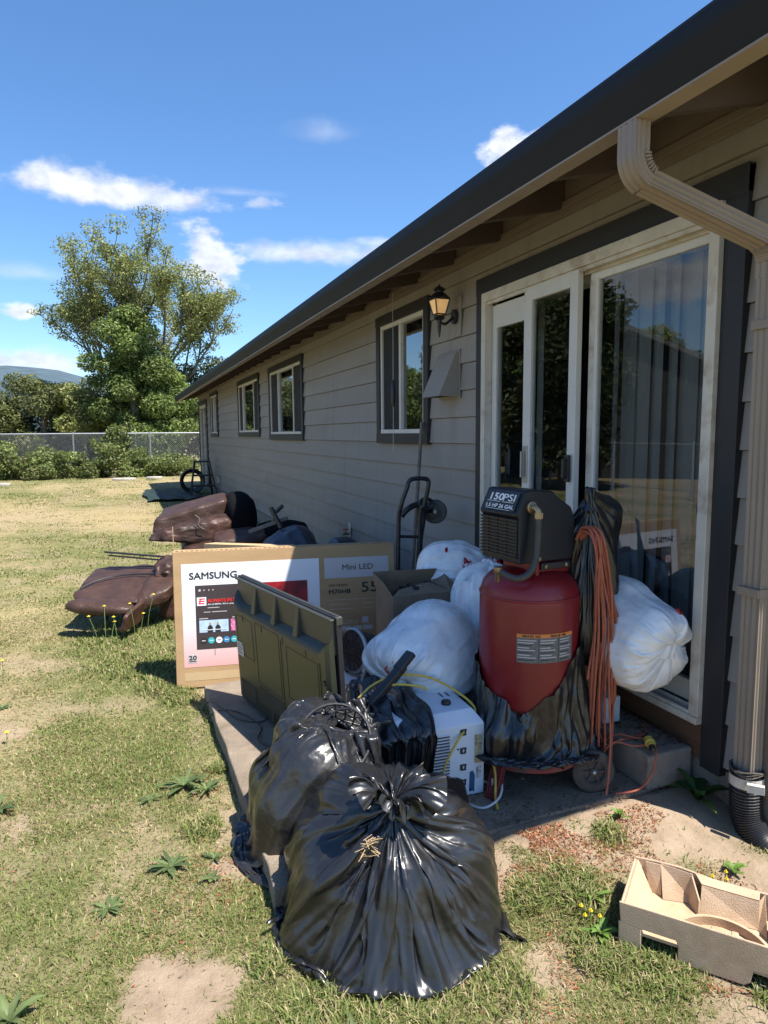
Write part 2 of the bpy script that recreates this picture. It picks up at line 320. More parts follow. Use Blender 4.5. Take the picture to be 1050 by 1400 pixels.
class MB:
    def __init__(s): s.v = []; s.f = []; s.mi = []

    def add(s, vs, fs, T=None, mi=0):
        n = len(s.v)
        for p in vs:
            p = Vector(p)
            s.v.append(tuple(T @ p) if T is not None else tuple(p))
        for f in fs: s.f.append(tuple(i + n for i in f)); s.mi.append(mi)
        return s

    def box(s, a, b, T=None, mi=0):
        x0, y0, z0 = a; x1, y1, z1 = b
        return s.add([(x0, y0, z0), (x1, y0, z0), (x1, y1, z0), (x0, y1, z0), (x0, y0, z1), (x1, y0, z1), (x1, y1, z1), (x0, y1, z1)],
                     [(0, 3, 2, 1), (4, 5, 6, 7), (0, 1, 5, 4), (1, 2, 6, 5), (2, 3, 7, 6), (3, 0, 4, 7)], T, mi)

    def bar(s, p, q, w, h, up=(0, 0, 1), mi=0):
        p = Vector(p); q = Vector(q); d = (q - p); l = d.length; d.normalize()
        sd = d.cross(Vector(up));
        if sd.length < 1e-4: sd = d.cross(Vector((1, 0, 0)))
        sd.normalize(); u = sd.cross(d)
        T = Matrix((sd, d, u)).transposed().to_4x4(); T.translation = p
        return s.box((-w / 2, 0, -h / 2), (w / 2, l, h / 2), T, mi)

    def tube(s, pts, r, n=8, cap=True, closed=False, mi=0):
        pts = [Vector(p) for p in pts]; rs = r if isinstance(r, (list, tuple)) else [r] * len(pts)
        base = len(s.v); prev = None; K = len(pts)
        for i, p in enumerate(pts):
            if closed: t = pts[(i + 1) % K] - pts[i - 1]
            else: t = pts[min(i + 1, K - 1)] - pts[max(i - 1, 0)]
            if t.length < 1e-9: t = Vector((0, 0, 1))
            t.normalize()
            if prev is None:
                a = t.cross(Vector((0, 0, 1)))
                if a.length < .1: a = t.cross(Vector((1, 0, 0)))
            else: a = prev - t * prev.dot(t)
            a.normalize(); prev = a; b = t.cross(a)
            for k in range(n):
                an = 2 * pi * k / n; s.v.append(tuple(p + (a * cos(an) + b * sin(an)) * rs[i]))
        for i in range(K if closed else K - 1):
            j = (i + 1) % K
            for k in range(n):
                s.f.append((base + i * n + k, base + i * n + (k + 1) % n, base + j * n + (k + 1) % n, base + j * n + k)); s.mi.append(mi)
        if cap and not closed:
            s.f.append(tuple(base + k for k in range(n))[::-1]); s.mi.append(mi)
            s.f.append(tuple(base + (K - 1) * n + k for k in range(n))); s.mi.append(mi)
        return s

    def lathe(s, prof, n=24, T=None, cap=True, mi=0, a0=0, a1=2 * pi):
        full = abs(a1 - a0 - 2 * pi) < 1e-6; m = n if full else n + 1
        vs = []; fs = []
        for (r, z) in prof:
            for k in range(m):
                a = a0 + (a1 - a0) * k / n; vs.append((r * cos(a), r * sin(a), z))
        for i in range(len(prof) - 1):
            for k in range(n):
                k2 = (k + 1) % m; fs.append((i * m + k, i * m + k2, (i + 1) * m + k2, (i + 1) * m + k))
        if cap and full:
            fs.append(tuple(range(m))[::-1]); fs.append(tuple((len(prof) - 1) * m + k for k in range(m)))
        return s.add(vs, fs, T, mi)

    def prism(s, poly, h, T=None, mi=0):
        n = len(poly); vs = [(x, y, 0) for x, y in poly] + [(x, y, h) for x, y in poly]
        fs = [tuple(range(n))[::-1], tuple(range(n, 2 * n))] + [(i, (i + 1) % n, n + (i + 1) % n, n + i) for i in range(n)]
        return s.add(vs, fs, T, mi)

    def mesh(s, name='mesh'):
        me = bpy.data.meshes.new(name); me.from_pydata(s.v, [], s.f)
        if any(s.mi): me.polygons.foreach_set('material_index', s.mi)
        me.update(); return me

    def build(s, name, m, parent=None, smooth=False, bevel=0, seg=2, auto=False, subsurf=0, fix=True):
        me = s.mesh(name)
        if fix:
            bm = bmesh.new(); bm.from_mesh(me); bmesh.ops.recalc_face_normals(bm, faces=bm.faces); bm.to_mesh(me); bm.free()
        o = link(name, me, m, parent, smooth)
        if bevel:
            md = o.modifiers.new('bevel', 'BEVEL'); md.width = bevel; md.segments = seg; md.limit_method = 'ANGLE'
            me.shade_smooth()
            try:
                o.modifiers.new('wn', 'WEIGHTED_NORMAL').keep_sharp = True
            except Exception: pass
        elif auto:
            me.shade_smooth(); me.set_sharp_from_angle(angle=R(38))
        if subsurf:
            md = o.modifiers.new('sub', 'SUBSURF'); md.levels = md.render_levels = subsurf
        return o


def frame(o, x, y, z=None):
    """matrix from origin and axes"""
    x = Vector(x).normalized(); y = Vector(y); y = (y - x * y.dot(x)).normalized(); zz = x.cross(y)
    T = Matrix((x, y, zz)).transposed().to_4x4(); T.translation = Vector(o); return T


def text(name, s, T, size, m, parent, bold=0, width=None, depth=.0006, align='LEFT', shear=0):
    cu = bpy.data.curves.new(name, 'FONT'); cu.body = s; cu.size = size; cu.extrude = depth
    cu.align_x = align; cu.shear = shear; cu.resolution_u = 3
    o = bpy.data.objects.new('tmp', cu); C.objects.link(o)
    dg = bpy.context.evaluated_depsgraph_get(); me = bpy.data.meshes.new_from_object(o.evaluated_get(dg))
    C.objects.unlink(o); bpy.data.objects.remove(o)
    if width and len(me.vertices):
        xs = [v.co.x for v in me.vertices]; w = max(xs) - min(xs); k = width / w
        me.transform(Matrix.Diagonal((k, 1, 1, 1)))
    if bold and len(me.vertices):
        bm = bmesh.new()
        for q, (dx, dy) in enumerate(((0, 0), (bold, 0), (-bold, 0), (0, bold), (0, -bold))):
            c_ = me.copy(); c_.transform(Matrix.Translation((dx, dy, q * .00012))); bm.from_mesh(c_); bpy.data.meshes.remove(c_)
        bm.to_mesh(me); bm.free()
    me.transform(T); me.materials.clear()
    return link(name, me, m, parent)


def spline(pts, n=8):
    pts = [Vector(p) for p in pts]; P = [pts[0]] + pts + [pts[-1]]; out = []
    for i in range(1, len(P) - 2):
        for k in range(n):
            t = k / n; a, b, c, d = P[i - 1], P[i], P[i + 1], P[i + 2]
            out.append(.5 * ((2 * b) + (c - a) * t + (2 * a - 5 * b + 4 * c - d) * t * t + (3 * b - a - 3 * c + d) * t ** 3))
    out.append(pts[-1]); return out


def np_mesh(name, V, Fq=None, Ft=None):
    me = bpy.data.meshes.new(name); V = np.asarray(V, np.float32)
    me.vertices.add(len(V)); me.vertices.foreach_set('co', V.ravel())
    F = Fq if Fq is not None else Ft; k = F.shape[1]
    me.loops.add(F.size); me.loops.foreach_set('vertex_index', F.ravel().astype(np.int32))
    me.polygons.add(len(F)); me.polygons.foreach_set('loop_start', np.arange(0, F.size, k, dtype=np.int32))
    me.polygons.foreach_set('loop_total', np.full(len(F), k, np.int32)); me.update(calc_edges=True); return me


def vcol(me, cols):
    a = me.attributes.new('tint', 'FLOAT_COLOR', 'POINT')
    c = np.ones((len(cols), 4), np.float32); c[:, :3] = cols; a.data.foreach_set('color', c.ravel())


def vnoise(x, y, sc, seed=0):
    """smooth lattice noise 0..1"""
    x = np.asarray(x) * sc; y = np.asarray(y) * sc
    xi = np.floor(x).astype(np.int64); yi = np.floor(y).astype(np.int64); fx = x - xi; fy = y - yi
    fx = fx * fx * (3 - 2 * fx); fy = fy * fy * (3 - 2 * fy)

    def h(a, b):
        n = (a * 374761393 + b * 668265263 + seed * 974711) & 0x7fffffff
        n = ((n ^ (n >> 13)) * 1274126177) & 0x7fffffff; n = n ^ (n >> 16); return (n & 0xffff) / 65535.
    return (h(xi, yi) * (1 - fx) + h(xi + 1, yi) * fx) * (1 - fy) + (h(xi, yi + 1) * (1 - fx) + h(xi + 1, yi + 1) * fx) * fy


def fbm(x, y, sc, seed=0, o=4):
    r = 0; a = .5; t = 0
    for i in range(o): r = r + a * vnoise(x, y, sc * 2 ** i, seed + i * 17); t += a; a *= .5
    return r / t


# ------------------------------------------------------------------ ground
SLAB = (0.39, 2.06, 4.02)   # left x, front y, back y


def ground_fields(x, y):
    """dirt 0..1 and green 0..1"""
    n5 = fbm(x, y, 8.5, 23, 4); n = fbm(x, y, 2.2, 3, 5); n2 = fbm(x, y, .55, 11, 4)
    d = np.clip((n - .50) * 3.4, 0, 1) * np.clip(1.15 - np.abs(y) / 26, .25, 1)
    for (px, py, rx, ry, k) in [(.08, 1.80, .26, .17, 1.4), (.36, 2.34, .11, .10, 1.2), (.25, 2.9, .12, .2, .5), (.30, 2.62, .08, .14, .8), (-.62, 3.9, .16, .14, .8),
                                (1.75, 1.95, .55, .22, 1.3), (1.35, 2.1, .35, .10, 1.2), (1.1, 1.95, .2, .25, 1.1), (1.9, 1.6, .4, .25, 1.0), (1.45, 1.78, .18, .12, .7),
                                (1.42, 1.27, .14, .10, .9), (1.15, 1.55, .18, .16, .9), (1.6, 1.25, .25, .12, .9), (.30, 3.6, .07, .3, .6)]:
        q = ((x - px) / rx) ** 2 + ((y - py) / ry) ** 2
        d = np.maximum(d, k * np.clip(1.25 - q * .7 - (n5 - .42) * 3.2 * np.clip(q * 1.6, 0, 1), 0, 1))
    g = np.clip((n2 - .40) * 3.2 + .15 + np.exp(-((y - 3.0) / 2.6) ** 2) * .30, 0, 1)
    for (px, py, r, k) in [(1.33, 1.74, .12, .9), (1.62, 1.93, .09, .8), (1.36, 1.42, .13, .8), (.16, 4.5, .45, .6), (.1, 3.35, .3, .5), (.2, 6.6, 1.2, .5),
                           (-.25, 1.6, .2, .9), (.35, 1.66, .12, .8), (1.8, 1.7, .08, .7), (1.17, 1.78, .08, .8)]:
        w = np.exp(-(((x - px) ** 2 + (y - py) ** 2) / r ** 2)); g = np.maximum(g, k * w); d = d * (1 - .9 * w * k)
    return np.clip(d, 0, 1), np.clip(g, 0, 1)


def zground(x, y):
    near = np.exp(-((np.hypot(x - 1, y - 2.5)) / 5.0) ** 2)
    z = (fbm(x, y, 1.6, 31, 4) - .5) * .05 + (fbm(x, y, 14, 5, 3) - .5) * .016 * near
    d0 = np.clip((x - (SLAB[0] - .10)) / .12, 0, 1) * np.clip((y - 1.8) / .3, 0, 1) * np.clip((4.3 - y) / .3, 0, 1)
    z = z * (1 - .8 * d0)
    z = z + .074 * np.clip((x - .95) / .3, 0, 1) * np.clip((y - 1.55) / .42, 0, 1) * np.clip((2.16 - y) / .04, 0, 1)
    far = np.clip((np.hypot(x, y) - 26) / 20, 0, 1); return z * (1 - far) - .008


def build_ground():
    def axis(a, b, st, far):
        c = list(np.arange(a, b + 1e-6, st)); g = st; p = b
        while p < far: g *= 1.22; p += g; c.append(p)
        g = st; p = a
        while p > -far: g *= 1.22; p -= g; c.insert(0, p)
        return np.array(c)
    xs = axis(-3.2, 2.6, .035, 900); ys = axis(1.0, 8.0, .035, 2500)
    X, Y = np.meshgrid(xs, ys); Z = zground(X, Y)
    V = np.stack([X, Y, Z], -1).reshape(-1, 3); ny, nx = X.shape
    I = np.arange(ny * nx).reshape(ny, nx)
    F = np.stack([I[:-1, :-1], I[:-1, 1:], I[1:, 1:], I[1:, :-1]], -1).reshape(-1, 4)
    me = np_mesh('ground', V, F); me.shade_smooth()
    d, g = ground_fields(V[:, 0], V[:, 1]); vcol(me, np.stack([d, g, d * 0], -1))
    mt = bpy.data.materials.new('soil_and_turf'); mt.use_nodes = True; nt = mt.node_tree; N = nt.nodes; L = nt.links; b = N['Principled BSDF']
    b.inputs['Roughness'].default_value = .95; b.inputs['Specular IOR Level'].default_value = .15
    a = N.new('ShaderNodeAttribute'); a.attribute_name = 'tint'; sp = N.new('ShaderNodeSeparateColor'); L.new(a.outputs['Color'], sp.inputs[0])
    tc = N.new('ShaderNodeTexCoord')

    def nz(sc, det=6, rough=.6):
        n = N.new('ShaderNodeTexNoise'); n.inputs['Scale'].default_value = sc; n.inputs['Detail'].default_value = det; n.inputs['Roughness'].default_value = rough
        L.new(tc.outputs['Object'], n.inputs['Vector']); return n.outputs[0]

    def ramp(src, stops):
        r = N.new('ShaderNodeValToRGB'); e = r.color_ramp.elements
        while len(e) < len(stops): e.new(.5)
        for i, (p, c) in enumerate(stops): e[i].position = p; e[i].color = (*c, 1)
        L.new(src, r.inputs[0]); return r.outputs[0]

    def mix(f, p, q):
        m = N.new('ShaderNodeMix'); m.data_type = 'RGBA'
        L.new(f, m.inputs[0]) if not isinstance(f, float) else setattr(m.inputs[0], 'default_value', f)
        L.new(p, m.inputs[6]); L.new(q, m.inputs[7]); return m.outputs[2]
    soil = ramp(nz(9, 9, .7), [(.3, (.24, .175, .118)), (.5, (.335, .25, .172)), (.7, (.405, .308, .218))])
    straw = ramp(nz(30, 6, .7), [(.3, (.22, .17, .085)), (.5, (.33, .26, .135)), (.72, (.42, .335, .19))])
    green = ramp(nz(22, 6, .7), [(.3, (.085, .088, .032)), (.5, (.15, .152, .058)), (.72, (.235, .222, .10))])
    mottle = N.new('ShaderNodeMapRange'); L.new(nz(5, 8, .7), mottle.inputs[0]); mottle.inputs[1].default_value = .42; mottle.inputs[2].default_value = .6
    gg = N.new('ShaderNodeMath'); gg.operation = 'ADD'; gg.use_clamp = True; L.new(sp.outputs[1], gg.inputs[0])
    ml = N.new('ShaderNodeMath'); ml.operation = 'MULTIPLY_ADD'; L.new(mottle.outputs[0], ml.inputs[0]); ml.inputs[1].default_value = .5; ml.inputs[2].default_value = -.25
    L.new(ml.outputs[0], gg.inputs[1])
    turf = mix(gg.outputs[0], straw, green)
    L.new(mix(sp.outputs[0], turf, soil), b.inputs['Base Color'])
    bp = N.new('ShaderNodeBump'); bp.inputs['Strength'].default_value = .8; bp.inputs['Distance'].default_value = .012
    L.new(nz(75, 8, .75), bp.inputs['Height']); L.new(bp.outputs[0], b.inputs['Normal'])
    o = bpy.data.objects.new('ground', me); me.materials.append(mt); C.objects.link(o); o['kind'] = 'structure'


build_ground()


def blades(n, region, seed, hmin, hmax, wscale, colf, rmin=1.5, rmax=29, density=None):
    rg = np.random.default_rng(seed)
    r = np.exp(rg.uniform(np.log(rmin), np.log(rmax), n)); az = rg.uniform(R(region[0]), R(region[1]), n)
    x = r * np.sin(az); y = r * np.cos(az)
    d, g = ground_fields(x, y)
    pn = fbm(x, y, 3.1, 61, 4); keep = (rg.random(n) < np.clip((pn - .36) * 3.2, .22, .95)) & (y > .9) & (rg.random(n) < (1 - d * .97) ** 1.3) & ~((x > SLAB[0] - .0) & (y > SLAB[1] - .02) & (y < SLAB[2])) & ~((x > 2.12) & (y > 1.7)) & (y < 28)
    if density is not None: keep &= rg.random(n) < density(x, y, d, g)
    return x[keep], y[keep], d[keep], g[keep], rg


def make_blades(name, x, y, d, g, rg, hmin, hmax, wk, green, label=None, thin=False):
    n = len(x); r = np.hypot(x, y)
    z = zground(x, y) - .002
    h = rg.uniform(hmin, hmax, n) * (.55 + .55 * g) * (1 + r * .03); a = rg.uniform(0, 2 * pi, n)
    w = wk * (.0011 + .00055 * r) * rg.uniform(.7, 1.4, n)
    lean = rg.uniform(.25, 1.5, n) * (1.25 - .5 * g); lx = np.cos(a) * lean * h; ly = np.sin(a) * lean * h
    sx = -np.sin(a) * w; sy = np.cos(a) * w
    b = np.stack([x, y, z], -1)
    v0 = b + np.stack([sx, sy, 0 * x], -1); v1 = b - np.stack([sx, sy, 0 * x], -1)
    m0 = b + np.stack([lx * .4 + sx * .8, ly * .4 + sy * .8, h * .62], -1); m1 = b + np.stack([lx * .4 - sx * .8, ly * .4 - sy * .8, h * .62], -1)
    t = b + np.stack([lx, ly, h * (1.05 - .25 * np.minimum(lean, 1.5))], -1)
    if thin:
        t = b + np.stack([lx * 1.5, ly * 1.5, h * .55], -1); V = np.stack([v0, v1, t], 1).reshape(-1, 3)
        me = np_mesh(name, V, Ft=np.arange(n * 3).reshape(-1, 3)); u = rg.random(n); isg = rg.random(n) < np.clip(.20 + .55 * g, 0, 1)
        cg = np.stack([.12 + .12 * u, .16 + .11 * u, .04 + .035 * u], -1); cs = np.stack([.22 + .30 * u, .17 + .25 * u, .085 + .15 * u], -1)
        vcol(me, np.repeat(np.where(isg[:, None], cg, cs), 3, 0)); return me
    V = np.stack([v0, v1, m1, m0, t], 1).reshape(-1, 3)
    I = np.arange(n) * 5
    F = np.concatenate([np.stack([I, I + 1, I + 2], -1), np.stack([I, I + 2, I + 3], -1), np.stack([I + 3, I + 2, I + 4], -1)])
    me = np_mesh(name, V, Ft=F)
    u = rg.random(n); isg = (rg.random(n) < np.clip(.27 + .55 * g, 0, 1)) if green is None else np.full(n, green)
    cg = np.stack([.13 + .11 * u, .175 + .10 * u, .045 + .035 * u], -1); cs = np.stack([.31 + .2 * u, .255 + .165 * u, .13 + .10 * u], -1)
    c = np.where(isg[:, None], cg, cs); vcol(me, np.repeat(c, 5, 0))
    return me


MT['grassm'] = attr_mat('grass_blades', .6, .35, .25)
x, y, d, g, rg = blades(700000, (-24, 62), 5, 0, 0, 1, None)
o = link('lawn_grass', make_blades('lawn_grass', x, y, d, g, rg, .007, .021, .95, None), MT['grassm'])
tag(o, 'patchy half dry mown grass of the lawn', 'grass', kind='stuff')
x, y, d, g, rg = blades(1100000, (-16, 60), 9, 0, 0, 1, None, rmin=1.5, rmax=6.5)
o = link('lawn_thatch', make_blades('lawn_thatch', x, y, d, g, rg, .010, .026, .55, None, thin=True), MT['grassm'])
tag(o, 'matted fine dry and green thatch covering the near lawn', 'grass', kind='stuff')
# taller tufts
tuft = [(1.33, 1.74, .11, 1100), (1.62, 1.93, .06, 260), (1.36, 1.42, .13, 1100), (1.24, 1.52, .08, 700), (.42, 1.62, .12, 900), (-.30, 1.58, .16, 1500), (1.17, 1.78, .07, 500),
        (.62, 1.5, .16, 900), (.18, 4.3, .18, 1500), (.05, 4.8, .35, 2500), (.34, 3.1, .05, 300), (.55, 1.55, .2, 700), (.9, 1.5, .12, 500), (.22, 2.62, .09, 500), (.24, 4.08, .12, 700),
        (.0, 5.6, .4, 2500), (1.62, 1.22, .08, 500), (.33, 1.85, .06, 400)]
xs, ys = [], []
for (a, b_, r, n) in tuft:
    rr = r * np.sqrt(RNG.random(n)) * RNG.uniform(.6, 1.2, n); th = RNG.uniform(0, 2 * pi, n); xs.append(a + rr * np.cos(th)); ys.append(b_ + rr * np.sin(th))
xs = np.concatenate(xs); ys = np.concatenate(ys); k = ~((xs > SLAB[0]) & (ys > SLAB[1] - .02) & (ys < SLAB[2])); xs = xs[k]; ys = ys[k]
o = link('grass_tufts', make_blades('grass_tufts', xs, ys, xs * 0, xs * 0 + .8, RNG, .016, .042, 1.0, None), MT['grassm'])
tag(o, 'taller fresh green grass tufts scattered over the dry lawn', 'grass', kind='stuff')


def litter(name, pts, zf, size, cols, label):
    n = len(pts); a = RNG.uniform(0, 2 * pi, n); s = RNG.uniform(.4, 1.2, n) * size; l = s * RNG.uniform(.8, 2.4, n)
    x, y = pts[:, 0], pts[:, 1]; z = zf(x, y) + RNG.uniform(.001, .006, n)
    ca, sa = np.cos(a), np.sin(a); tl = RNG.uniform(-.004, .006, (4, n))
    V = np.stack([np.stack([x + ca * l * i - sa * s * j, y + sa * l * i + ca * s * j, z + np.maximum(tl[q], 0)], -1) for q, (i, j) in enumerate([(-1, -.6), (1, -.5), (1.1, .6), (-.9, .6)])], 1).reshape(-1, 3)
    F = np.arange(n * 4).reshape(-1, 4); me = np_mesh(name, V, F)
    ci = np.array(cols)[RNG.integers(0, len(cols), n)] * RNG.uniform(.7, 1.3, (n, 1)); vcol(me, np.repeat(ci, 4, 0))
    o = link(name, me, MT['litterm']); tag(o, label, 'leaf litter', kind='stuff')


MT['litterm'] = attr_mat('dry_leaf', .85, .1, .2)
P = []
for (a, b_, rx, ry, n) in [(1.6, 1.95, .5, .25, 5200), (1.3, 2.0, .25, .18, 3200), (1.75, 1.6, .25, .2, 1500), (1.1, 1.5, .25, .3, 1500), (.3, 2.7, .13, .6, 1500), (.2, 2.2, .3, .3, 700), (-.3, 2.6, .8, 1.2, 1200),
                           (1.5, 1.3, .3, .2, 1100), (.1, 4.0, .9, 1.2, 800)]:
    P.append(np.stack([a + RNG.normal(0, .55, n) * rx, b_ + RNG.normal(0, .55, n) * ry], -1))
P = np.concatenate(P); n_ = fbm(P[:, 0], P[:, 1], 5, 77, 3); P = P[(n_ > .47) & ~((P[:, 0] > SLAB[0]) & (P[:, 1] > SLAB[1]))]
litter('needle_litter', P, zground, .0026, [(.30, .10, .05), (.24, .085, .04), (.36, .16, .08), (.15, .07, .04), (.36, .24, .13)], 'reddish dry needles and leaf bits on bare soil by the house')
P = np.stack([RNG.uniform(1.05, 2.18, 4200), 2.08 + RNG.random(4200) ** 1.3 * 1.3], -1)
litter('slab_litter', P, lambda x, y: .081 + 0 * x, .003, [(.07, .05, .035), (.12, .08, .05), (.2, .13, .08)], 'dark dry leaf bits strewn over the shaded concrete slab')
P = np.stack([2.17 - RNG.random(900) ** 2 * .18, RNG.uniform(2.14, 3.3, 900)], -1)
litter('step_litter', P, lambda x, y: .231 + 0 * x, .0045, [(.05, .035, .025), (.09, .05, .03), (.16, .07, .04)], 'dead leaves gathered on the concrete step under the door sill')
P = np.stack([RNG.normal(.3, .9, 900), 1.3 + RNG.random(900) * 3], -1)
litter('soil_crumbs', P[~((P[:, 0] > SLAB[0]) & (P[:, 1] > SLAB[1]))], zground, .0022, [(.2, .15, .1), (.4, .31, .22), (.12, .09, .06)], 'small crumbs of soil and grit on the lawn')

# patio slab
m = MB(); rg = random.Random(3)
nx_, ny_ = 26, 30; vs = []; poly = []
edge = [(SLAB[0], SLAB[1]), (2.2, 2.13), (2.2, SLAB[2]), (SLAB[0] - .01, SLAB[2])]
pts = []
for i in range(4):
    a = Vector(edge[i]); b_ = Vector(edge[(i + 1) % 4]); n = 14
    for k in range(n):
        q = a.lerp(b_, k / n); pts.append((q.x + rg.uniform(-.006, .006), q.y + rg.uniform(-.006, .006)))
m.prism(pts, .16, Matrix.Translation((0, 0, -.08)))
o = m.build('patio_slab', MT['concrete'], bevel=.008); o['kind'] = 'structure'

# distant hills
m = MB(); n = 90; vs = []; fs = []
for i in range(n):
    a = R(-75 + 150 * i / (n - 1)); d_ = 2600
    h = 150 + 45 * sin(i * .21) + 18 * sin(i * .63 + 1) + rg.uniform(0, 9) if a < R(20) else 120
    h = h + (35 if a < R(-2) else 0)
    vs += [(d_ * sin(a), d_ * cos(a), -5), (d_ * .98 * sin(a), d_ * .98 * cos(a), h * .7), (d_ * 1.2 * sin(a), d_ * 1.2 * cos(a), h * 1.15)]
for i in range(n - 1):
    for k in range(2): fs.append((i * 3 + k, i * 3 + 3 + k, i * 3 + 4 + k, i * 3 + 1 + k))
m.add(vs, fs); o = m.build('hills', MT['hill'], smooth=True, fix=False); o['kind'] = 'structure'
# ------------------------------------------------------------------ house
WX = 2.20; Y0, Y1 = 1.72, 21.5; ZT = 2.70
house = thing('house', (5.6, 11.6, 0), 'long single storey house with grey brown lap siding, shade-darkened gutter and charcoal window trim', 'house')
# openings y0,y1,z0,z1 (trim outer)
WIN = [(4.76, 5.88, 1.46, 2.565), (8.62, 10.78, 1.46, 2.565), (11.62, 13.88, 1.50, 2.575), (16.98, 18.45, 1.49, 2.60)]
DOOR = (1.95, 4.00, .20, 2.51)
FAR = (19.3, 21.3, .10, 2.50)
HOLES = [(a + .05, b - .05, c + .05, d - .05) for a, b, c, d in WIN] + [(DOOR[0] + .04, DOOR[1] - .04, .34, 2.45), (FAR[0] + .05, FAR[1] - .05, .1, 2.45)]


def cut(y0, y1, z0, z1, holes):
    """split a rectangle of wall round the openings"""
    out = []; zs = sorted({z0, z1} | {z for h in holes for z in h[2:] if z0 < z < z1 and h[0] < y1 and h[1] > y0})
    for a, b in zip(zs[:-1], zs[1:]):
        seg = [(y0, y1)]
        for h in holes:
            if h[2] < b - 1e-6 and h[3] > a + 1e-6:
                ns = []
                for s, e in seg:
                    if h[1] <= s or h[0] >= e: ns.append((s, e)); continue
                    if h[0] > s: ns.append((s, h[0]))
                    if h[1] < e: ns.append((h[1], e))
                seg = ns
        out += [(s, e, a, b) for s, e in seg if e - s > .01]
    return out


# lap siding, board by board
rg = random.Random(21); zl = 1.472 - .181 * 7; row = 0
while zl < ZT - .03:
    zt = min(zl + .181, ZT); y = Y0 + .055 + (-rg.uniform(.3, 2.6)); joints = []
    if row == 0: pass
    while y < Y1:
        y2 = y + 3.66; a, b = max(y, Y0 + .06), min(y2, Y1)
        if b - a > .05:
            groups_ = {}
            for q_ in cut(a + .0012, b - .0012, zl + .003, zt, HOLES):  # gap below each board lets the near-black wall draw a shadow line
                for key in groups_:
                    if any(q_[0] < w[1] + 1e-4 and q_[1] > w[0] - 1e-4 for w in groups_[key]): groups_[key].append(q_); break
                else: groups_[len(groups_)] = [q_]
            for key in groups_:
              m = MB()
              for (s, e, c, d) in groups_[key]:
                # tapered lap: bottom edge proud
                k0 = (c - zl) / .181; k1 = (d - zl) / .181
                xb0 = WX - .016 * (1 - k0); xb1 = WX - .016 * (1 - k1) + .001
                ov = .0 if c > zl else 0.0
                m.add([(xb0, s, c - ov), (WX + .012, s, c - ov), (WX + .012, e, c - ov), (xb0, e, c - ov), (xb1, s, d), (WX + .012, s, d), (WX + .012, e, d), (xb1, e, d)],
                      [(0, 3, 2, 1), (4, 5, 6, 7), (0, 1, 5, 4), (1, 2, 6, 5), (2, 3, 7, 6), (3, 0, 4, 7)])
              if m.v: m.build('siding_board', MT['siding'], house)
        y = y2
    zl += .181; row += 1
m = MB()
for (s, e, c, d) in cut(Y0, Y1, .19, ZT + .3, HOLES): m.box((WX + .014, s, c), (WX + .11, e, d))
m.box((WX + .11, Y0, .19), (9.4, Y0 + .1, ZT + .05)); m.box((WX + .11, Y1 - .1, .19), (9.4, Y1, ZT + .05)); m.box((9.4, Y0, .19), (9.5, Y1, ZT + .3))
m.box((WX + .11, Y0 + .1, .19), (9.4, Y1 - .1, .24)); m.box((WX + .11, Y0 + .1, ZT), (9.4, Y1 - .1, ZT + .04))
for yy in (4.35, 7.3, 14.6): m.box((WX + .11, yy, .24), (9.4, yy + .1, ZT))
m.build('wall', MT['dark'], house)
m = MB(); m.box((WX - .0, Y0 + .01, -.2), (9.5, Y1, .188)); m.build('foundation', MT['block'], house)
m = MB(); m.box((WX - .028, Y0, .19), (WX + .02, Y0 + .095, ZT)); m.box((WX - .02, Y0 - .02, .19), (WX + .09, Y0 - .001, ZT)); m.build('corner_board', MT['soffit'], house, bevel=.003)
m = MB(); m.box((WX + .09, Y0 - .015, .19), (9.5, Y0 - .001, ZT)); m.build('end_wall', MT['siding'], house)
# frieze strip under the soffit
m = MB(); m.box((WX - .03, Y0 + .1, ZT - .055), (WX - .0145, Y1, ZT - .02)); m.box((WX - .045, Y0 + .1, ZT - .02), (WX - .0145, Y1, ZT + .015)); m.build('frieze', MT['soffit'], house, bevel=.002)

# roof
RY0, RY1 = .95, 22.3; SL = .25
GX = 1.56   # outer face of the gutter


def rz(x): return 2.70 + (x - 1.67) * SL


xr = 5.85
for sgn in (0, 1):
    m = MB()
    if sgn == 0: pr = [(1.668, rz(1.668) + .03), (xr, rz(xr) + .03), (xr, rz(xr) + .065), (1.61, rz(1.61) + .05), (1.612, rz(1.612) + .035)]
    else: pr = [(xr, rz(xr) + .03), (2 * xr - 1.66, rz(1.66) + .03), (2 * xr - 1.66, rz(1.66) + .07), (xr, rz(xr) + .07)]
    T = Matrix(((1, 0, 0, 0), (0, 0, 1, RY0), (0, 1, 0, 0), (0, 0, 0, 1)))
    m.prism(pr, RY1 - RY0, T); m.build('roof', MT['roof'], house)
m = MB(); m.prism([(1.668, rz(1.668) + .012), (xr, rz(xr) + .012), (xr, rz(xr) + .028), (1.668, rz(1.668) + .028)], RY1 - RY0 - .04, Matrix(((1, 0, 0, 0), (0, 0, 1, RY0 + .02), (0, 1, 0, 0), (0, 0, 0, 1))))
m.build('roof_sheathing', MT['soffit'], house)
m = MB(); m.box((1.642, RY0, 2.56), (1.666, RY1, 2.715)); m.build('fascia', MT['soffit'], house, bevel=.002)
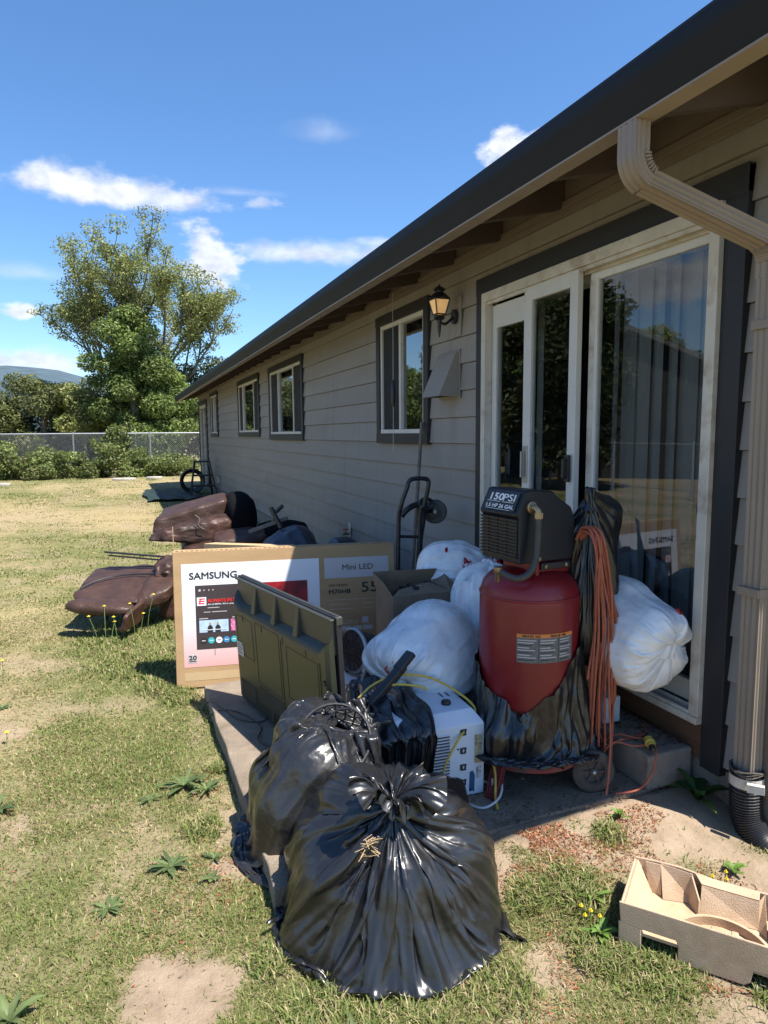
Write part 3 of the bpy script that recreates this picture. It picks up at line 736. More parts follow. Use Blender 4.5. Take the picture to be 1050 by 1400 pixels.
# gutter: K-profile, shaded face and lawn-lit underside put into the colours
prof = [(1.641, 2.562), (1.598, 2.562), (1.588, 2.585), (1.580, 2.625), (1.568, 2.645), (1.564, 2.66), (1.558, 2.702), (1.563, 2.712), (1.570, 2.706), (1.574, 2.66), (1.604, 2.585), (1.640, 2.575)]
T = Matrix(((1, 0, 0, 0), (0, 0, 1, RY0 + .01), (0, 1, 0, 0), (0, 0, 0, 1)))
m = MB(); m.prism(prof, RY1 - RY0 - .02, T); m.build('gutter', MT['gutter'], house, auto=True)
m = MB(); m.box((1.594, RY0 + .01, 2.552), (1.668, RY1 - .01, 2.5595)); m.build('gutter_lit_underside', MT['tanmetal'], house)
m = MB(); m.prism([(1.645, 2.717), (1.575, 2.716), (1.572, 2.722), (1.66, rz(1.66) + .072)], RY1 - RY0, Matrix(((1, 0, 0, 0), (0, 0, 1, RY0), (0, 1, 0, 0), (0, 0, 0, 1))))
m.build('drip_edge', MT['gutter'], house)
for yy in (RY0, RY1 - .03):
    m = MB(); m.prism([(1.67, rz(1.67) - .11), (xr, rz(xr) - .11), (2 * xr - 1.67, rz(1.67) - .11), (2 * xr - 1.67, rz(1.67) + .028), (xr, rz(xr) + .028), (1.67, rz(1.67) + .028)], .03,
                      Matrix(((1, 0, 0, 0), (0, 0, 1, yy + .0), (0, 1, 0, 0), (0, 0, 0, 1)))); m.build('barge_board', MT['soffit'], house)
yy = RY0 + .3; r0_ = None
while yy < RY1 - .1:
    if r0_ is None:
        m = MB(); m.prism([(1.668, 2.59), (1.70, 2.572), (2.185, 2.688), (2.185, rz(2.185) + .010), (1.668, rz(1.668) + .010)], .04, Matrix(((1, 0, 0, 0), (0, 0, 1, yy), (0, 1, 0, 0), (0, 0, 0, 1))))
        r0_ = m.build('rafter_tail', MT['rafter'], house)
        m = MB(); m.box((2.17, yy + .042, ZT + .0151), (2.19, yy + .607, rz(2.18) + .008)); b0_ = m.build('blocking', MT['soffit'], house); ys0 = yy
    else:
        for q in (r0_, b0_):
            c = q.copy(); C.objects.link(c); c.location = q.location + Vector((0, yy - ys0, 0)); c.parent = house
    yy += .61


# windows
def window(y0, y1, z0, z1, mull, dark, kind):
    t = .085; w = MB()
    w.box((WX - .038, y0, z1 - t), (WX + .01, y1, z1)); w.box((WX - .038, y0, z0), (WX + .01, y1, z0 + t))
    w.box((WX - .034, y0, z0 + t), (WX + .01, y0 + t, z1 - t)); w.box((WX - .034, y1 - t, z0 + t), (WX + .01, y1, z1 - t))
    o = w.build('window', MT['trim'], house, bevel=.003)
    a, b, c, d = y0 + t, y1 - t, z0 + t, z1 - t; f = .035; m = MB()
    m.box((WX - .022, a, d - f), (WX + .05, b, d)); m.box((WX - .026, a, c), (WX + .05, b, c + f))
    m.box((WX - .022, a, c + f), (WX + .05, a + f, d - f)); m.box((WX - .022, b - f, c + f), (WX + .05, b, d - f))
    m.build('window_frame', MT['vinyl'], o, bevel=.003)
    ys = [a + f] + [q for q in mull] + [b - f]
    for q in mull:
        m = MB(); m.box((WX - .015, q - .02, c + f), (WX + .045, q + .02, d - f)); m.build('mullion', MT['vinyl'], o, bevel=.002)
    for i in range(len(ys) - 1):
        s = ys[i] + (.02 if i else 0); e = ys[i + 1] - (.02 if i < len(ys) - 2 else 0)
        m = MB(); m.box((WX + .012, s, c + f), (WX + .018, e, d - f)); m.build('pane', MT['wglass'], o)
        if i in dark:
            m = MB(); m.box((WX - .004, s, c + f), (WX - .001, e, d - f)); m.build('insect_screen', MT['screenmesh'], o)
    m = MB(); n = int((b - a) / .05)
    for k in range(n + 1):
        yk = a + (b - a) * k / n; m.box((WX + .10 + .012 * (k % 2), yk - .024, c - .02), (WX + .115 + .012 * (k % 2), yk + .024, d + .02))
    m.build('curtain', MT['curtain'], o)
    return o


sm = bpy.data.materials.new('insect_mesh'); sm.use_nodes = True; nt = sm.node_tree
t_ = nt.nodes.new('ShaderNodeBsdfTransparent'); ms_ = nt.nodes.new('ShaderNodeMixShader'); ms_.inputs[0].default_value = .78
nt.nodes['Principled BSDF'].inputs['Base Color'].default_value = (.022, .023, .025, 1); nt.nodes['Principled BSDF'].inputs['Roughness'].default_value = .8
nt.links.new(t_.outputs[0], ms_.inputs[1]); nt.links.new(nt.nodes['Principled BSDF'].outputs[0], ms_.inputs[2]); nt.links.new(ms_.outputs[0], nt.nodes['Material Output'].inputs[0])
MT['screenmesh'] = sm
window(*WIN[0], [5.36], {1}, 0)
window(*WIN[1], [9.20, 10.15], {0, 2}, 1)
window(*WIN[2], [12.2, 13.35], {0, 2}, 1)
window(*WIN[3], [17.5, 17.95], {0, 2}, 1)
# far glazed door with a porch post at the end of the house
y0, y1, z0, z1 = FAR
m = MB(); m.box((WX - .04, y0, z0), (WX + .01, y0 + .12, z1)); m.box((WX - .04, y1 - .12, z0), (WX + .01, y1, z1)); m.box((WX - .04, y0 + .12, z1 - .12), (WX + .01, y1 - .12, z1))
fd = m.build('far_door', MT['trim'], house, bevel=.003)
m = MB(); m.box((WX - .02, y0 + .12, z0), (WX + .05, y0 + .20, z1 - .12)); m.box((WX - .02, y1 - .20, z0), (WX + .05, y1 - .12, z1 - .12)); m.box((WX - .015, 20.26, z0), (WX + .05, 20.34, z1 - .12)); m.box((WX - .02, y0 + .2, z1 - .2), (WX + .05, y1 - .2, z1 - .12))
m.build('door_frame', MT['vinyl2'], fd)
m = MB(); m.box((WX + .02, y0 + .2, z0), (WX + .026, y1 - .2, z1 - .2)); m.build('pane', MT['wglass'], fd)

# sliding patio door
y0, y1, z0, z1 = DOOR; TX = WX - .036
m = MB(); m.box((TX, y0, .17), (WX + .012, y0 + .10, 2.51)); m.box((TX, y1 - .10, .2), (WX + .012, y1, 2.51)); m.box((TX - .003, y0, 2.41), (WX + .012, y1, 2.515))
door = m.build('patio_door', MT['trim'], house, bevel=.003)
A, B, Cz, Dz = y0 + .10, y1 - .10, .35, 2.41
m = MB(); fx = WX - .055
m.box((fx, A, Dz - .055), (WX + .07, B, Dz)); m.box((fx - .01, A, Cz), (WX + .07, B, Cz + .03)); m.box((fx - .004, A, Cz + .03), (WX + .07, A + .05, Dz - .055)); m.box((fx, B - .05, Cz + .03), (WX + .07, B, Dz - .055))
m.box((fx + .012, A + .05, Dz - .075), (fx + .03, B - .05, Dz - .055)); m.box((WX - .005, A + .05, Dz - .085), (WX + .01, B - .05, Dz - .055))
m.box((fx - .004, A + .05, Cz + .03), (fx + .008, B - .05, Cz + .045)); m.box((WX - .01, A + .05, Cz + .03), (WX + .0, B - .05, Cz + .05))
m.build('door_frame', MT['vinyl2'], door, bevel=.003)


def sash(y0, y1, x, w, nm, wb=.085, mm='vinyl', wr=None, th=.034, topw=None):
    m = MB(); z0, z1 = Cz + .05, Dz - .06; wr = wr or w; tw = topw or w
    m.box((x, y0, z0), (x + th, y0 + wr, z1)); m.box((x, y1 - w, z0), (x + th, y1, z1)); m.box((x, y0 + wr, z1 - tw), (x + th, y1 - w, z1)); m.box((x, y0 + wr, z0), (x + th, y1 - w, z0 + wb))
    o = m.build(nm, MT[mm], door, bevel=.004); return (y0 + wr, y1 - w, z0 + wb, z1 - tw)


g = sash(A + .05, 2.91, WX + .015, .06, 'fixed_panel', .09)
m = MB(); m.box((WX + .028, g[0], g[2]), (WX + .036, g[1], g[3])); m.build('pane', MT['glass'], door)
m = MB(); m.box((WX + .014, 2.868, g[2]), (WX + .0145 + .03, 2.91, g[3])); m.build('stile', MT['vinyl2'], door)
g = sash(2.93, 3.42, fx + .01, .075, 'sliding_panel', .09, wr=.065)
m = MB(); m.box((fx + .025, g[0], g[2]), (fx + .032, g[1], g[3])); m.build('pane', MT['glass'], door)
g = sash(3.40, B - .055, WX - .005, .05, 'screen_panel', .09, topw=.16, wr=.06)
m = MB(); m.box((WX + .008, g[0], g[2]), (WX + .014, g[1], g[3])); m.build('pane', MT['glass'], door)
m = MB(); m.bar((fx - .006, 2.962, 1.29), (fx - .006, 2.962, 1.43), .03, .016); m.bar((fx - .03, 2.962, 1.31), (fx - .03, 2.962, 1.41), .018, .018)
m.bar((fx - .03, 2.962, 1.315), (fx - .0, 2.962, 1.315), .018, .018); m.bar((fx - .03, 2.962, 1.405), (fx - .0, 2.962, 1.405), .018, .018)
m.build('latch', MT['plastic'], door, bevel=.004)
m = MB(); m.box((fx + .004, 3.36, 1.26), (fx + .009, 3.405, 1.47)); m.bar((fx - .012, 3.385, 1.29), (fx - .012, 3.385, 1.44), .012, .02); m.build('handle', MT['silver'], door, bevel=.002)
# vertical blinds inside
ns = 17
for k in range(ns):
    yk = 2.13 + k * .098; a = R(12 + 9 * sin(k * 1.7) + (8 if k % 4 == 0 else 0)); m = MB()
    cx = WX + .19; dy = .058 * cos(a); dx = .058 * sin(a)
    if 9 <= k <= 14: continue
    prof = [(cx - dx, yk - dy), (cx - dx * .3 + .008, yk - dy * .3), (cx + dx * .3 + .008, yk + dy * .3), (cx + dx, yk + dy)]
    for (p, q) in zip(prof[:-1], prof[1:]):
        m.add([(p[0], p[1], .42), (q[0], q[1], .42), (q[0], q[1], 2.33), (p[0], p[1], 2.33), (p[0] + .001, p[1], .42), (q[0] + .001, q[1], .42), (q[0] + .001, q[1], 2.33), (p[0] + .001, p[1], 2.33)],
              [(0, 1, 2, 3), (4, 7, 6, 5)])
    m.build('blind_slat', MT['blinds'], door, fix=False)
m = MB(); m.box((WX + .14, 2.06, 2.33), (WX + .23, 3.86, 2.38)); m.build('blind_rail', MT['vinyl'], door)
# brown rim board under the sill
m = MB(); m.box((WX - .028, A, .245), (WX + .01, B, .345)); m.box((WX - .018, A, .19), (WX + .01, B, .244)); m.build('sill_board', MT['brownwood'], house, bevel=.003)

# ---- fittings on the wall
v = thing('vent_hood', (WX - .02, 4.42, 1.78), 'taupe painted wedge shaped metal vent hood below the wall lantern', 'vent hood')
m = MB(); ya, yb = 4.28, 4.57; xw = WX - .012
m.add([(xw, ya, 2.10), (xw, yb, 2.10), (xw - .025, ya, 2.10), (xw - .025, yb, 2.10), (xw - .155, ya, 1.80), (xw - .155, yb, 1.80), (xw, ya, 1.80), (xw, yb, 1.80)],
      [(0, 1, 3, 2), (2, 3, 5, 4), (0, 2, 4, 6), (1, 7, 5, 3), (6, 0, 1, 7)])
o = m.build('hood', MT['siding'], v); sd = o.modifiers.new('s', 'SOLIDIFY'); sd.thickness = .003
m = MB(); m.box((xw - .006, ya - .02, 1.785), (xw, yb + .02, 2.115)); m.build('flange', MT['siding'], v)
m = MB(); m.add([(xw - .15, ya + .006, 1.803), (xw - .15, yb - .006, 1.803), (xw, yb - .006, 1.806), (xw, ya + .006, 1.806)], [(0, 1, 2, 3)]); m.build('flap', MT['dark'], v)

l = thing('wall_lantern', (WX - .02, 4.33, 2.2), 'lit black carriage lantern with amber glass on the wall beside the patio door', 'wall lantern')
lx, ly = WX - .155, 4.30
m = MB(); T = Matrix.Translation((lx, ly, 0))
def sq(r, z): return (r, z)
m.lathe([(.078, 2.462), (.086, 2.466), (.080, 2.475), (.052, 2.502), (.034, 2.512), (.034, 2.524), (.046, 2.528), (.040, 2.548), (.014, 2.560), (.006, 2.575)], 14, T)
m.build('lantern_cap', MT['blackmetal'], l, auto=True)
m = MB(); top, bot = 2.462, 2.345
for k in range(4):
    a = pi / 4 + k * pi / 2; p = (lx + .088 * cos(a), ly + .088 * sin(a), top); q = (lx + .052 * cos(a), ly + .052 * sin(a), bot); m.bar(q, p, .009, .009)
for r_, z_ in ((.062, top - .004), (.038, bot)):
    for k in range(4):
        a = pi / 4 + k * pi / 2; b_ = a + pi / 2; rr = r_ * 1.414
        m.bar((lx + rr * cos(a), ly + rr * sin(a), z_), (lx + rr * cos(b_), ly + rr * sin(b_), z_), .009, .009)
m.lathe([(.040, 2.328), (.046, 2.316), (.022, 2.300), (.013, 2.27), (.016, 2.255), (.010, 2.20), (.004, 2.17)], 10, T)
m.build('lantern_frame', MT['blackmetal'], l)
m = MB(); vs = []
for rr, z_ in ((.050 * 1, bot + .005), (.084, top - .006)):
    for k in range(4): a = pi / 4 + k * pi / 2; vs.append((lx + rr * cos(a), ly + rr * sin(a), z_))
m.add(vs, [(0, 1, 5, 4), (1, 2, 6, 5), (2, 3, 7, 6), (3, 0, 4, 7), (0, 3, 2, 1)]); m.build('lantern_glass', MT['lampglass'], l)
m = MB(); m.tube(spline([(lx, ly, 2.29), (lx + .05, ly, 2.275), (lx + .10, ly, 2.31), (WX - .03, ly, 2.33)], 5), .011, 8)
Tm = Matrix(((0, 0, 1, WX - .035), (0, 1, 0, ly), (1, 0, 0, 2.335), (0, 0, 0, 1)))
vs = [(.058 * cos(2 * pi * k / 20), .046 * sin(2 * pi * k / 20)) for k in range(20)]; m.prism(vs, .02, Tm)
m.build('wall_bracket', MT['blackmetal'], l, auto=True)
for o_ in [q for q in bpy.data.objects if q.parent == l]:
    for v_ in o_.data.vertices: v_.co = Vector((lx, ly, 2.335)) - BASE[l.name] + (v_.co - (Vector((lx, ly, 2.335)) - BASE[l.name])) * .86
m = MB(); m.box((WX - .0145 - .012, ly - .06, 2.2), (WX - .012, ly + .06, 2.47)); m.build('mounting_block', MT['siding'], l, bevel=.003)

t = thing('garden_tap', (WX - .02, 6.78, .5), 'brass garden tap with a short pipe on the siding behind the carton', 'tap')
m = MB(); m.box((WX - .02, 6.74, .36), (WX - .0125, 6.80, .62)); m.build('backplate', MT['vinyl2'], t)
m = MB(); m.tube([(WX, 6.78, .50), (WX - .09, 6.78, .50), (WX - .115, 6.78, .46)], .013, 8); m.tube([(WX - .06, 6.78, .50), (WX - .06, 6.78, .545)], .008, 6); m.build('spout', MT['brass'], t)
m = MB(); m.lathe([(.028, 0), (.030, .004), (.028, .009)], 10, Matrix.Translation((WX - .06, 6.78, .545))); m.build('tap_handle', MT['p_red'], t)
t = thing('outlet_box', (WX - .03, 17.2, .4), 'small grey electrical outlet box low on the far end of the wall', 'outlet box')
m = MB(); m.box((WX - .07, 17.05, .36), (WX - .012, 17.3, .52)); m.build('cover', MT['silver'], t, bevel=.006)
m = MB(); m.box((WX - .02, 16.98, .26), (WX - .0121, 17.02, .6)); m.build('backplate', MT['siding'], t)
t = thing('hanging_ornament', (2.05, 5.17, 1.42), 'thin cord with a dark spindle hanging from the eave in front of the window', 'hanging ornament')
m = MB(); m.tube([(2.05, 5.17, 2.66), (2.052, 5.172, 2.3), (2.05, 5.17, 1.95)], .0022, 5); m.tube([(2.05, 5.17, 1.78), (2.048, 5.17, 1.40)], .0022, 5); m.build('cord', MT['galv'], t)
m = MB(); m.lathe([(.004, 1.76), (.018, 1.80), (.020, 1.86), (.018, 1.93), (.004, 1.97)], 10, Matrix.Translation((2.05, 5.17, 0))); m.build('spindle', MT['blackmetal'], t, auto=True)

# downspout
d = thing('downspout', (2.13, 1.84, .28), 'ribbed tan rectangular downspout with elbows from the gutter down the house corner', 'downspout')


def rib_rect(path, w, dth, ribs=3, side=None):
    """sweep of a ribbed rectangular section along a path; side vector = width direction"""
    sec = []
    for (ax, sgn) in ((0, 1), (1, 1), (0, -1), (1, -1)):
        n = 12
        for k in range(n):
            t_ = -1 + 2 * k / n; gro = -.0045 if (k % 4 in (2, 3) and 1 < k < 11) else 0
            if ax == 0: sec.append((sgn * -t_ * w / 2 * -1, -sgn * (dth / 2 + gro)))
            else: sec.append((sgn * (w / 2 + gro), sgn * t_ * dth / 2))
    m = MB(); n = len(sec); K = len(path)
    for i, p in enumerate(path):
        p = Vector(p); t_ = (Vector(path[min(i + 1, K - 1)]) - Vector(path[max(i - 1, 0)])).normalized()
        s = Vector(side); s = (s - t_ * s.dot(t_)).normalized(); u = t_.cross(s)
        for a, b in sec: m.v.append(tuple(p + s * a + u * b))
    for i in range(K - 1):
        for k in range(n): m.f.append((i * n + k, i * n + (k + 1) % n, (i + 1) * n + (k + 1) % n, (i + 1) * n + k)); m.mi.append(0)
    m.f.append(tuple(range(n))); m.mi.append(0); m.f.append(tuple((K - 1) * n + k for k in range(n))); m.mi.append(0)
    return m


side = (0.03, 1, 0)
top = [(1.622, 1.925, 2.551), (1.622, 1.925, 2.455)]
el1 = []
for k in range(15):
    a = R(66) * k / 14; el1.append((1.622 + .085 * (1 - cos(a)), 1.925, 2.455 - .085 * sin(a)))
e = Vector(el1[-1]); dr = Vector((sin(R(66)), -.27, -cos(R(66)))).normalized(); end = Vector((2.085, 1.795, 0)); L_ = (end.x - e.x) / dr.x
diag = [tuple(e + dr * (L_ * k / 3)) for k in range(4)]; e2 = Vector(diag[-1])
el2 = []
for k in range(1, 13):
    a = R(66) * (1 - k / 12); el2.append((e2.x + .075 * (cos(a) - cos(R(66))), e2.y, e2.z - .075 * (sin(R(66)) - sin(a))))
e3 = Vector(el2[-1])


def crimp(pts, amp=.004):
    out = []
    for i, p in enumerate(pts):
        out.append(p)
    return out


rib_rect(top + el1, .088, .060, side=side).build('elbow', MT['tanmetal'], d, auto=True)
# crimps on the inside of each elbow
for pts, cx, cz in ((el1, 1.707, 2.455), (el2, e3.x - .075, e3.z)):
    m = MB()
    for i in range(1, len(pts) - 1, 2):
        p = Vector(pts[i]); c_ = Vector((cx, p.y, cz)); dv = (c_ - p).normalized(); q = p + dv * .0285
        m.bar((q.x, q.y - .040, q.z), (q.x, q.y + .040, q.z), .007, .009, up=dv)
        q2 = p + dv * .008
        m.bar((q2.x, q2.y - .046, q2.z), (p.x + dv.x * .032, q2.y - .046, p.z + dv.z * .032), .007, .006)
        m.bar((q2.x, q2.y + .041, q2.z), (p.x + dv.x * .027, q2.y + .041, p.z + dv.z * .027), .005, .004)
    m.build('crimp', MT['tanmetal'], d)
rib_rect(diag, .083, .056, side=side).build('diagonal_pipe', MT['tanmetal'], d, auto=True)
rib_rect([tuple(e2)] + el2 + [(e3.x, e3.y, e3.z - .05)], .088, .060, side=side).build('elbow', MT['tanmetal'], d, auto=True)
rib_rect([(e3.x, e3.y, e3.z - .03), (e3.x + .01, e3.y, 1.2), (e3.x + .012, e3.y, .26)], .080, .056, side=side).build('pipe', MT['tanmetal'], d, auto=True)
for zz in (1.9, .95): m = MB(); m.box((e3.x - .03, e3.y - .045, zz), (WX - .0, e3.y - .039, zz + .03)); m.box((e3.x - .03, e3.y + .039, zz), (WX, e3.y + .045, zz + .03)); m.box((e3.x - .036, e3.y - .045, zz), (e3.x - .028, e3.y + .045, zz + .03)); m.build('strap', MT['tanmetal'], d)
0
ex, ey = e3.x + .012, e3.y

# corrugated drain pipe
d2 = thing('corrugated_drain_pipe', (ex, ey, 0), 'black corrugated drain pipe strapped under the tan downspout', 'drain pipe')
pth = spline([(ex, ey, .29), (ex, ey, .18), (ex + .005, ey - .008, .09), (ex + .02, ey - .05, .02), (ex + .04, ey - .14, -.03)], 34)
rs = [.052 + .006 * (1 if (i // 2) % 2 else 0) + (.0) for i in range(len(pth))]
m = MB(); m.tube(pth, rs, 20, cap=False); m.build('pipe', MT['drain'], d2, auto=True)
m = MB(); m.tube([(ex, ey, .222), (ex, ey, .262)], .0605, 20, cap=False); m.bar((ex - .055, ey - .05, .242), (ex - .02, ey - .095, .245), .02, .03); m.build('clamp_band', MT['vinyl2'], d2)
m = MB()
for q in range(3): m.tube([(ex + .060 * cos(2 * pi * k / 18), ey + .060 * sin(2 * pi * k / 18), .275 + .006 * q + .006 * sin(k + q)) for k in range(18)], .0035, 5, closed=True)
m.build('cord_wrap', MT['rubber'], d2)

# ------------------------------------------------------------------ background
def leaves(n, blobs, size, cols, rg, shell=.55, zmin=-9, flat=0.0, colnoise=.8):
    """leaf quads spread through ellipsoid clumps; returns verts, faces, colours"""
    blobs = np.array(blobs, float); vol = blobs[:, 3] * blobs[:, 4] * blobs[:, 5]; pr = vol ** .75; pr /= pr.sum()
    bi = rg.choice(len(blobs), n, p=pr); b = blobs[bi]
    u = rg.normal(size=(n, 3)); u /= np.linalg.norm(u, axis=1)[:, None]
    rad = np.where(rg.random(n) < shell, rg.uniform(.75, 1.08, n), rg.random(n) ** .4)
    p = b[:, :3] + u * rad[:, None] * b[:, 3:6]
    nn = u * .8 + rg.normal(size=(n, 3)) * .8 + np.array([0, 0, .5]); nn /= np.linalg.norm(nn, axis=1)[:, None]
    t = np.cross(nn, rg.normal(size=(n, 3))); t /= np.linalg.norm(t, axis=1)[:, None]; s = np.cross(nn, t)
    L = size * rg.uniform(.6, 1.3, n)[:, None]
    V = np.stack([p - t * L, p - s * L * .45 + nn * L * .1, p + t * L, p + s * L * .45 + nn * L * .1], 1)
    k = V[:, :, 2].min(1) > zmin; V = V[k]; n2 = len(V)
    tone = rg.normal(0, 1, len(blobs))[bi][k]
    c = np.array(cols)[rg.integers(0, len(cols), n2)] * (1 + .16 * tone[:, None]) * rg.uniform(.7, 1.3, (n2, 1))
    return V.reshape(-1, 3), np.arange(n2 * 4).reshape(-1, 4), np.repeat(np.clip(c, .004, 1), 4, 0)


MT['leafm'] = attr_mat('foliage', .55, .35, .35)


def crown(name, parent, *a, **k):
    V, F, c = leaves(*a, **k); me = np_mesh(name, V, F); vcol(me, c); return link(name, me, MT['leafm'], parent)


def clump_blobs(cx, cy, z0, z1, rx, ry, n, rb, rg, taper=.3):
    out = []
    for i in range(n):
        zt = rg.random(); r = (1 - taper * abs(zt - .4) * 2) * math.sqrt(rg.random()); a = rg.uniform(0, 2 * pi)
        s = rb * rg.uniform(.6, 1.25); out.append((cx + rx * r * cos(a), cy + ry * r * sin(a), z0 + s * .6 + (z1 - z0 - 1.2 * s) * zt, s, s, s * .75))
    return out


G_OAK = [(.19, .23, .06), (.23, .26, .075), (.28, .30, .10), (.15, .19, .05), (.33, .32, .12)]
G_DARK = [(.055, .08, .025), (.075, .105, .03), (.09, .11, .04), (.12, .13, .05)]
G_OLIVE = [(.115, .14, .045), (.15, .17, .055), (.085, .11, .03), (.18, .18, .07)]
G_MAPLE = [(.14, .19, .045), (.18, .235, .055), (.22, .27, .075), (.10, .145, .035)]
rgn = np.random.default_rng(42)

# tall airy tree
tree = thing('tall_tree', (1.0, 36, 0), 'tall airy deciduous tree with a thin see-through crown behind the fence', 'tree')
rt = random.Random(5); limbs = MB(); tips = []


def branch(p, dirv, L, r, depth):
    pts = [p]; q = Vector(p); dv = Vector(dirv).normalized()
    for i in range(4):
        dv = (dv + Vector((rt.uniform(-.16, .16), rt.uniform(-.16, .16), rt.uniform(-.02, .12)))).normalized(); q = q + dv * L / 4; pts.append(tuple(q))
        if depth >= 2: tips.append((q.x, q.y, q.z, depth))
    limbs.tube(pts, [r * (1 - .6 * k / 4) + .012 for k in range(5)], 6 if depth < 2 else 4)
    if depth < 4:
        for k in range(3 if depth else 5):
            i = rt.choice([2, 3, 4]) if k else 4; a = rt.uniform(0, 2 * pi); sp = rt.uniform(.45, 1.0)
            nd = (dv + Vector((cos(a) * sp, sin(a) * sp * .8, rt.uniform(-.12, .5)))).normalized()
            branch(pts[i], nd, L * rt.uniform(.62, .8), r * .5, depth + 1)


MB_tr = MB(); MB_tr.tube([(1.0, 36, -.3), (.95, 36, 1.2), (.9, 36.1, 2.6)], [.30, .24, .21], 10); MB_tr.build('trunk', MT['bark'], tree, auto=True)
for dv, L_ in (((-.45, 0, 1), 3.5), ((.0, .1, 1), 3.7), ((.5, 0, .95), 3.4), ((-.9, .2, .75), 3.4), ((.95, -.1, .75), 3.3), ((.15, -.5, .9), 3.4)): branch((.9, 36.1, 2.5), dv, L_, .13, 1)
limbs.build('limbs', MT['bark'], tree, auto=True)
tb = [(x, y, z, .5 * rt.uniform(.4, 1.5), .5, .34 * rt.uniform(.4, 1.4)) for (x, y, z, dd) in tips if rt.random() < .62]
crown('crown', tree, 52000, tb, .070, G_OAK, rgn, shell=.2)
# vine-covered maple in front of it
t = thing('vine_covered_tree', (.8, 33.5, 0), 'dense bright green vine covered tree below the tall airy tree', 'tree')
m = MB(); m.tube([(.6, 33.5, -.3), (.6, 33.4, 3.5), (.8, 33.5, 6)], [.25, .2, .1], 8); m.build('trunk', MT['bark'], t)
bl = clump_blobs(.8, 33.5, .3, 6.0, 1.5, 1.3, 34, .7, rt, .5) + clump_blobs(.3, 33.8, 2.6, 7.4, 2.3, 1.2, 22, .65, rt, .6) + clump_blobs(1.9, 33.9, .8, 4.8, 1.4, 1, 18, .7, rt, .5)
crown('crown', t, 80000, bl, .080, G_MAPLE, rgn, shell=.7)
# darker trees and hedges
specs = [(-7.6, 36, 3.9, 3.2, 'low olive green thicket tree at the left edge behind the fence', G_OLIVE), (-3.6, 37, 4.6, 2.9, 'round olive green thicket tree left of the vine covered tree', G_OLIVE),
         (-1.2, 36, 4.3, 1.6, 'short yellow green bush tree just left of the vine covered tree', G_OAK),
         (3.8, 36, 5.6, 2.4, 'dark green tree between the vine covered tree and the house end', G_DARK), (6.8, 38, 6.0, 3.0, 'dark green tree behind the far house corner', G_DARK),
         (-13, 36, 4.6, 3.6, 'wide olive thicket tree beyond the left end of the fence', G_OLIVE)]
for (x, y, h, r, lb, cols) in specs:
    t = thing('thicket_tree', (x, y, 0), lb, 'tree'); m = MB(); m.tube([(x, y, -.3), (x + .1, y, h * .5), (x, y, h * .8)], [.16, .12, .05], 7); m.build('trunk', MT['bark'], t)
    crown('crown', t, int(17000 * r / 2.5), clump_blobs(x, y, .1, h, r, 1.6, int(34 * r / 2.5), .72, rt, .3), .085, cols, rgn, shell=.75)
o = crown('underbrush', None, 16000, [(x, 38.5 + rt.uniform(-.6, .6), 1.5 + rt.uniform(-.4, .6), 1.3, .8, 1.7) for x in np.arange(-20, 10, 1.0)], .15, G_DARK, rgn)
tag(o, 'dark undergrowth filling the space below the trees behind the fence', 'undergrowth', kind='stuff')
# brambles in front of and through the fence
bl = []
for x in np.arange(-13, 2.4, .42):
    h = .68 + .30 * fbm(np.array([x]), np.array([0.]), .8, 9)[0] + (.45 if -1.1 < x < .5 else 0) + (.25 if x < -3.4 else 0) - (.22 if x > .9 else 0)
    for k in range(6): s = rt.uniform(.24, .40); bl.append((x + rt.uniform(-.3, .3), 27.6 + rt.uniform(-.7, .8), rt.uniform(.08, h * 1.0), s, s, s * .8))
for k in range(9): bl.append((-.1 + rt.uniform(-.45, .4), 28.2, rt.uniform(.8, 1.75), .24, .24, .24))
o = crown('brambles', None, 52000, bl, .062, G_MAPLE + G_OLIVE + [(.18, .2, .08)], rgn, shell=.5, zmin=-.03); tag(o, 'tangled green brambles growing along the chain link fence', 'brambles', kind='stuff')

# chain-link fence
f = thing('chain_link_fence', (-4, 28.4, 0), 'galvanised chain link fence across the far end of the lawn', 'fence'); FY = 28.4; x0, x1 = -16, 7
m = MB(); m.tube([(x0, FY, 1.62), (x1, FY, 1.62)], .024, 8); m.build('top_rail', MT['galv'], f, auto=True)
m = MB(); sp = .075; n = int((x1 - x0) / sp); hh = 1.55
for k in range(-21, n + 1):
    for sg in (1, -1):
        a = x0 + k * sp; b_ = a + hh * .9
        if sg < 0: a, b_ = b_, a
        m.tube([(a, FY - .03 + .002 * sg, .05), (b_, FY - .03 + .002 * sg, .05 + hh)], .0036, 3, cap=False)
o = m.build('wire_mesh', MT['galv'], f, fix=False); o['kind'] = 'stuff'
for x in np.arange(-15.5, 7, 2.75):
    m = MB(); m.tube([(x, FY, -.1), (x, FY, 1.68)], .03, 8); m.build('post', MT['galv'], f, auto=True)
for (x, y, s, lb) in [(-.02, 25.3, 1.0, 'flat pale stone slab lying by the brambles, nearest the fence post'), (1.0, 25.6, .8, 'pale stone slab by the brambles beside the far house end'), (-3.6, 24.3, .7, 'small brownish stone at the foot of the brambles, left side')]:
    m = MB(); n = 9; m.prism([(s * .38 * cos(2 * pi * k / n) * rt.uniform(.8, 1.1), s * .2 * sin(2 * pi * k / n) * rt.uniform(.8, 1.1)) for k in range(n)], .09, Matrix.Translation((x, y, -.01)))
    tag(m.build('stone_slab', MT['stone'], bevel=.02), lb, 'stone')

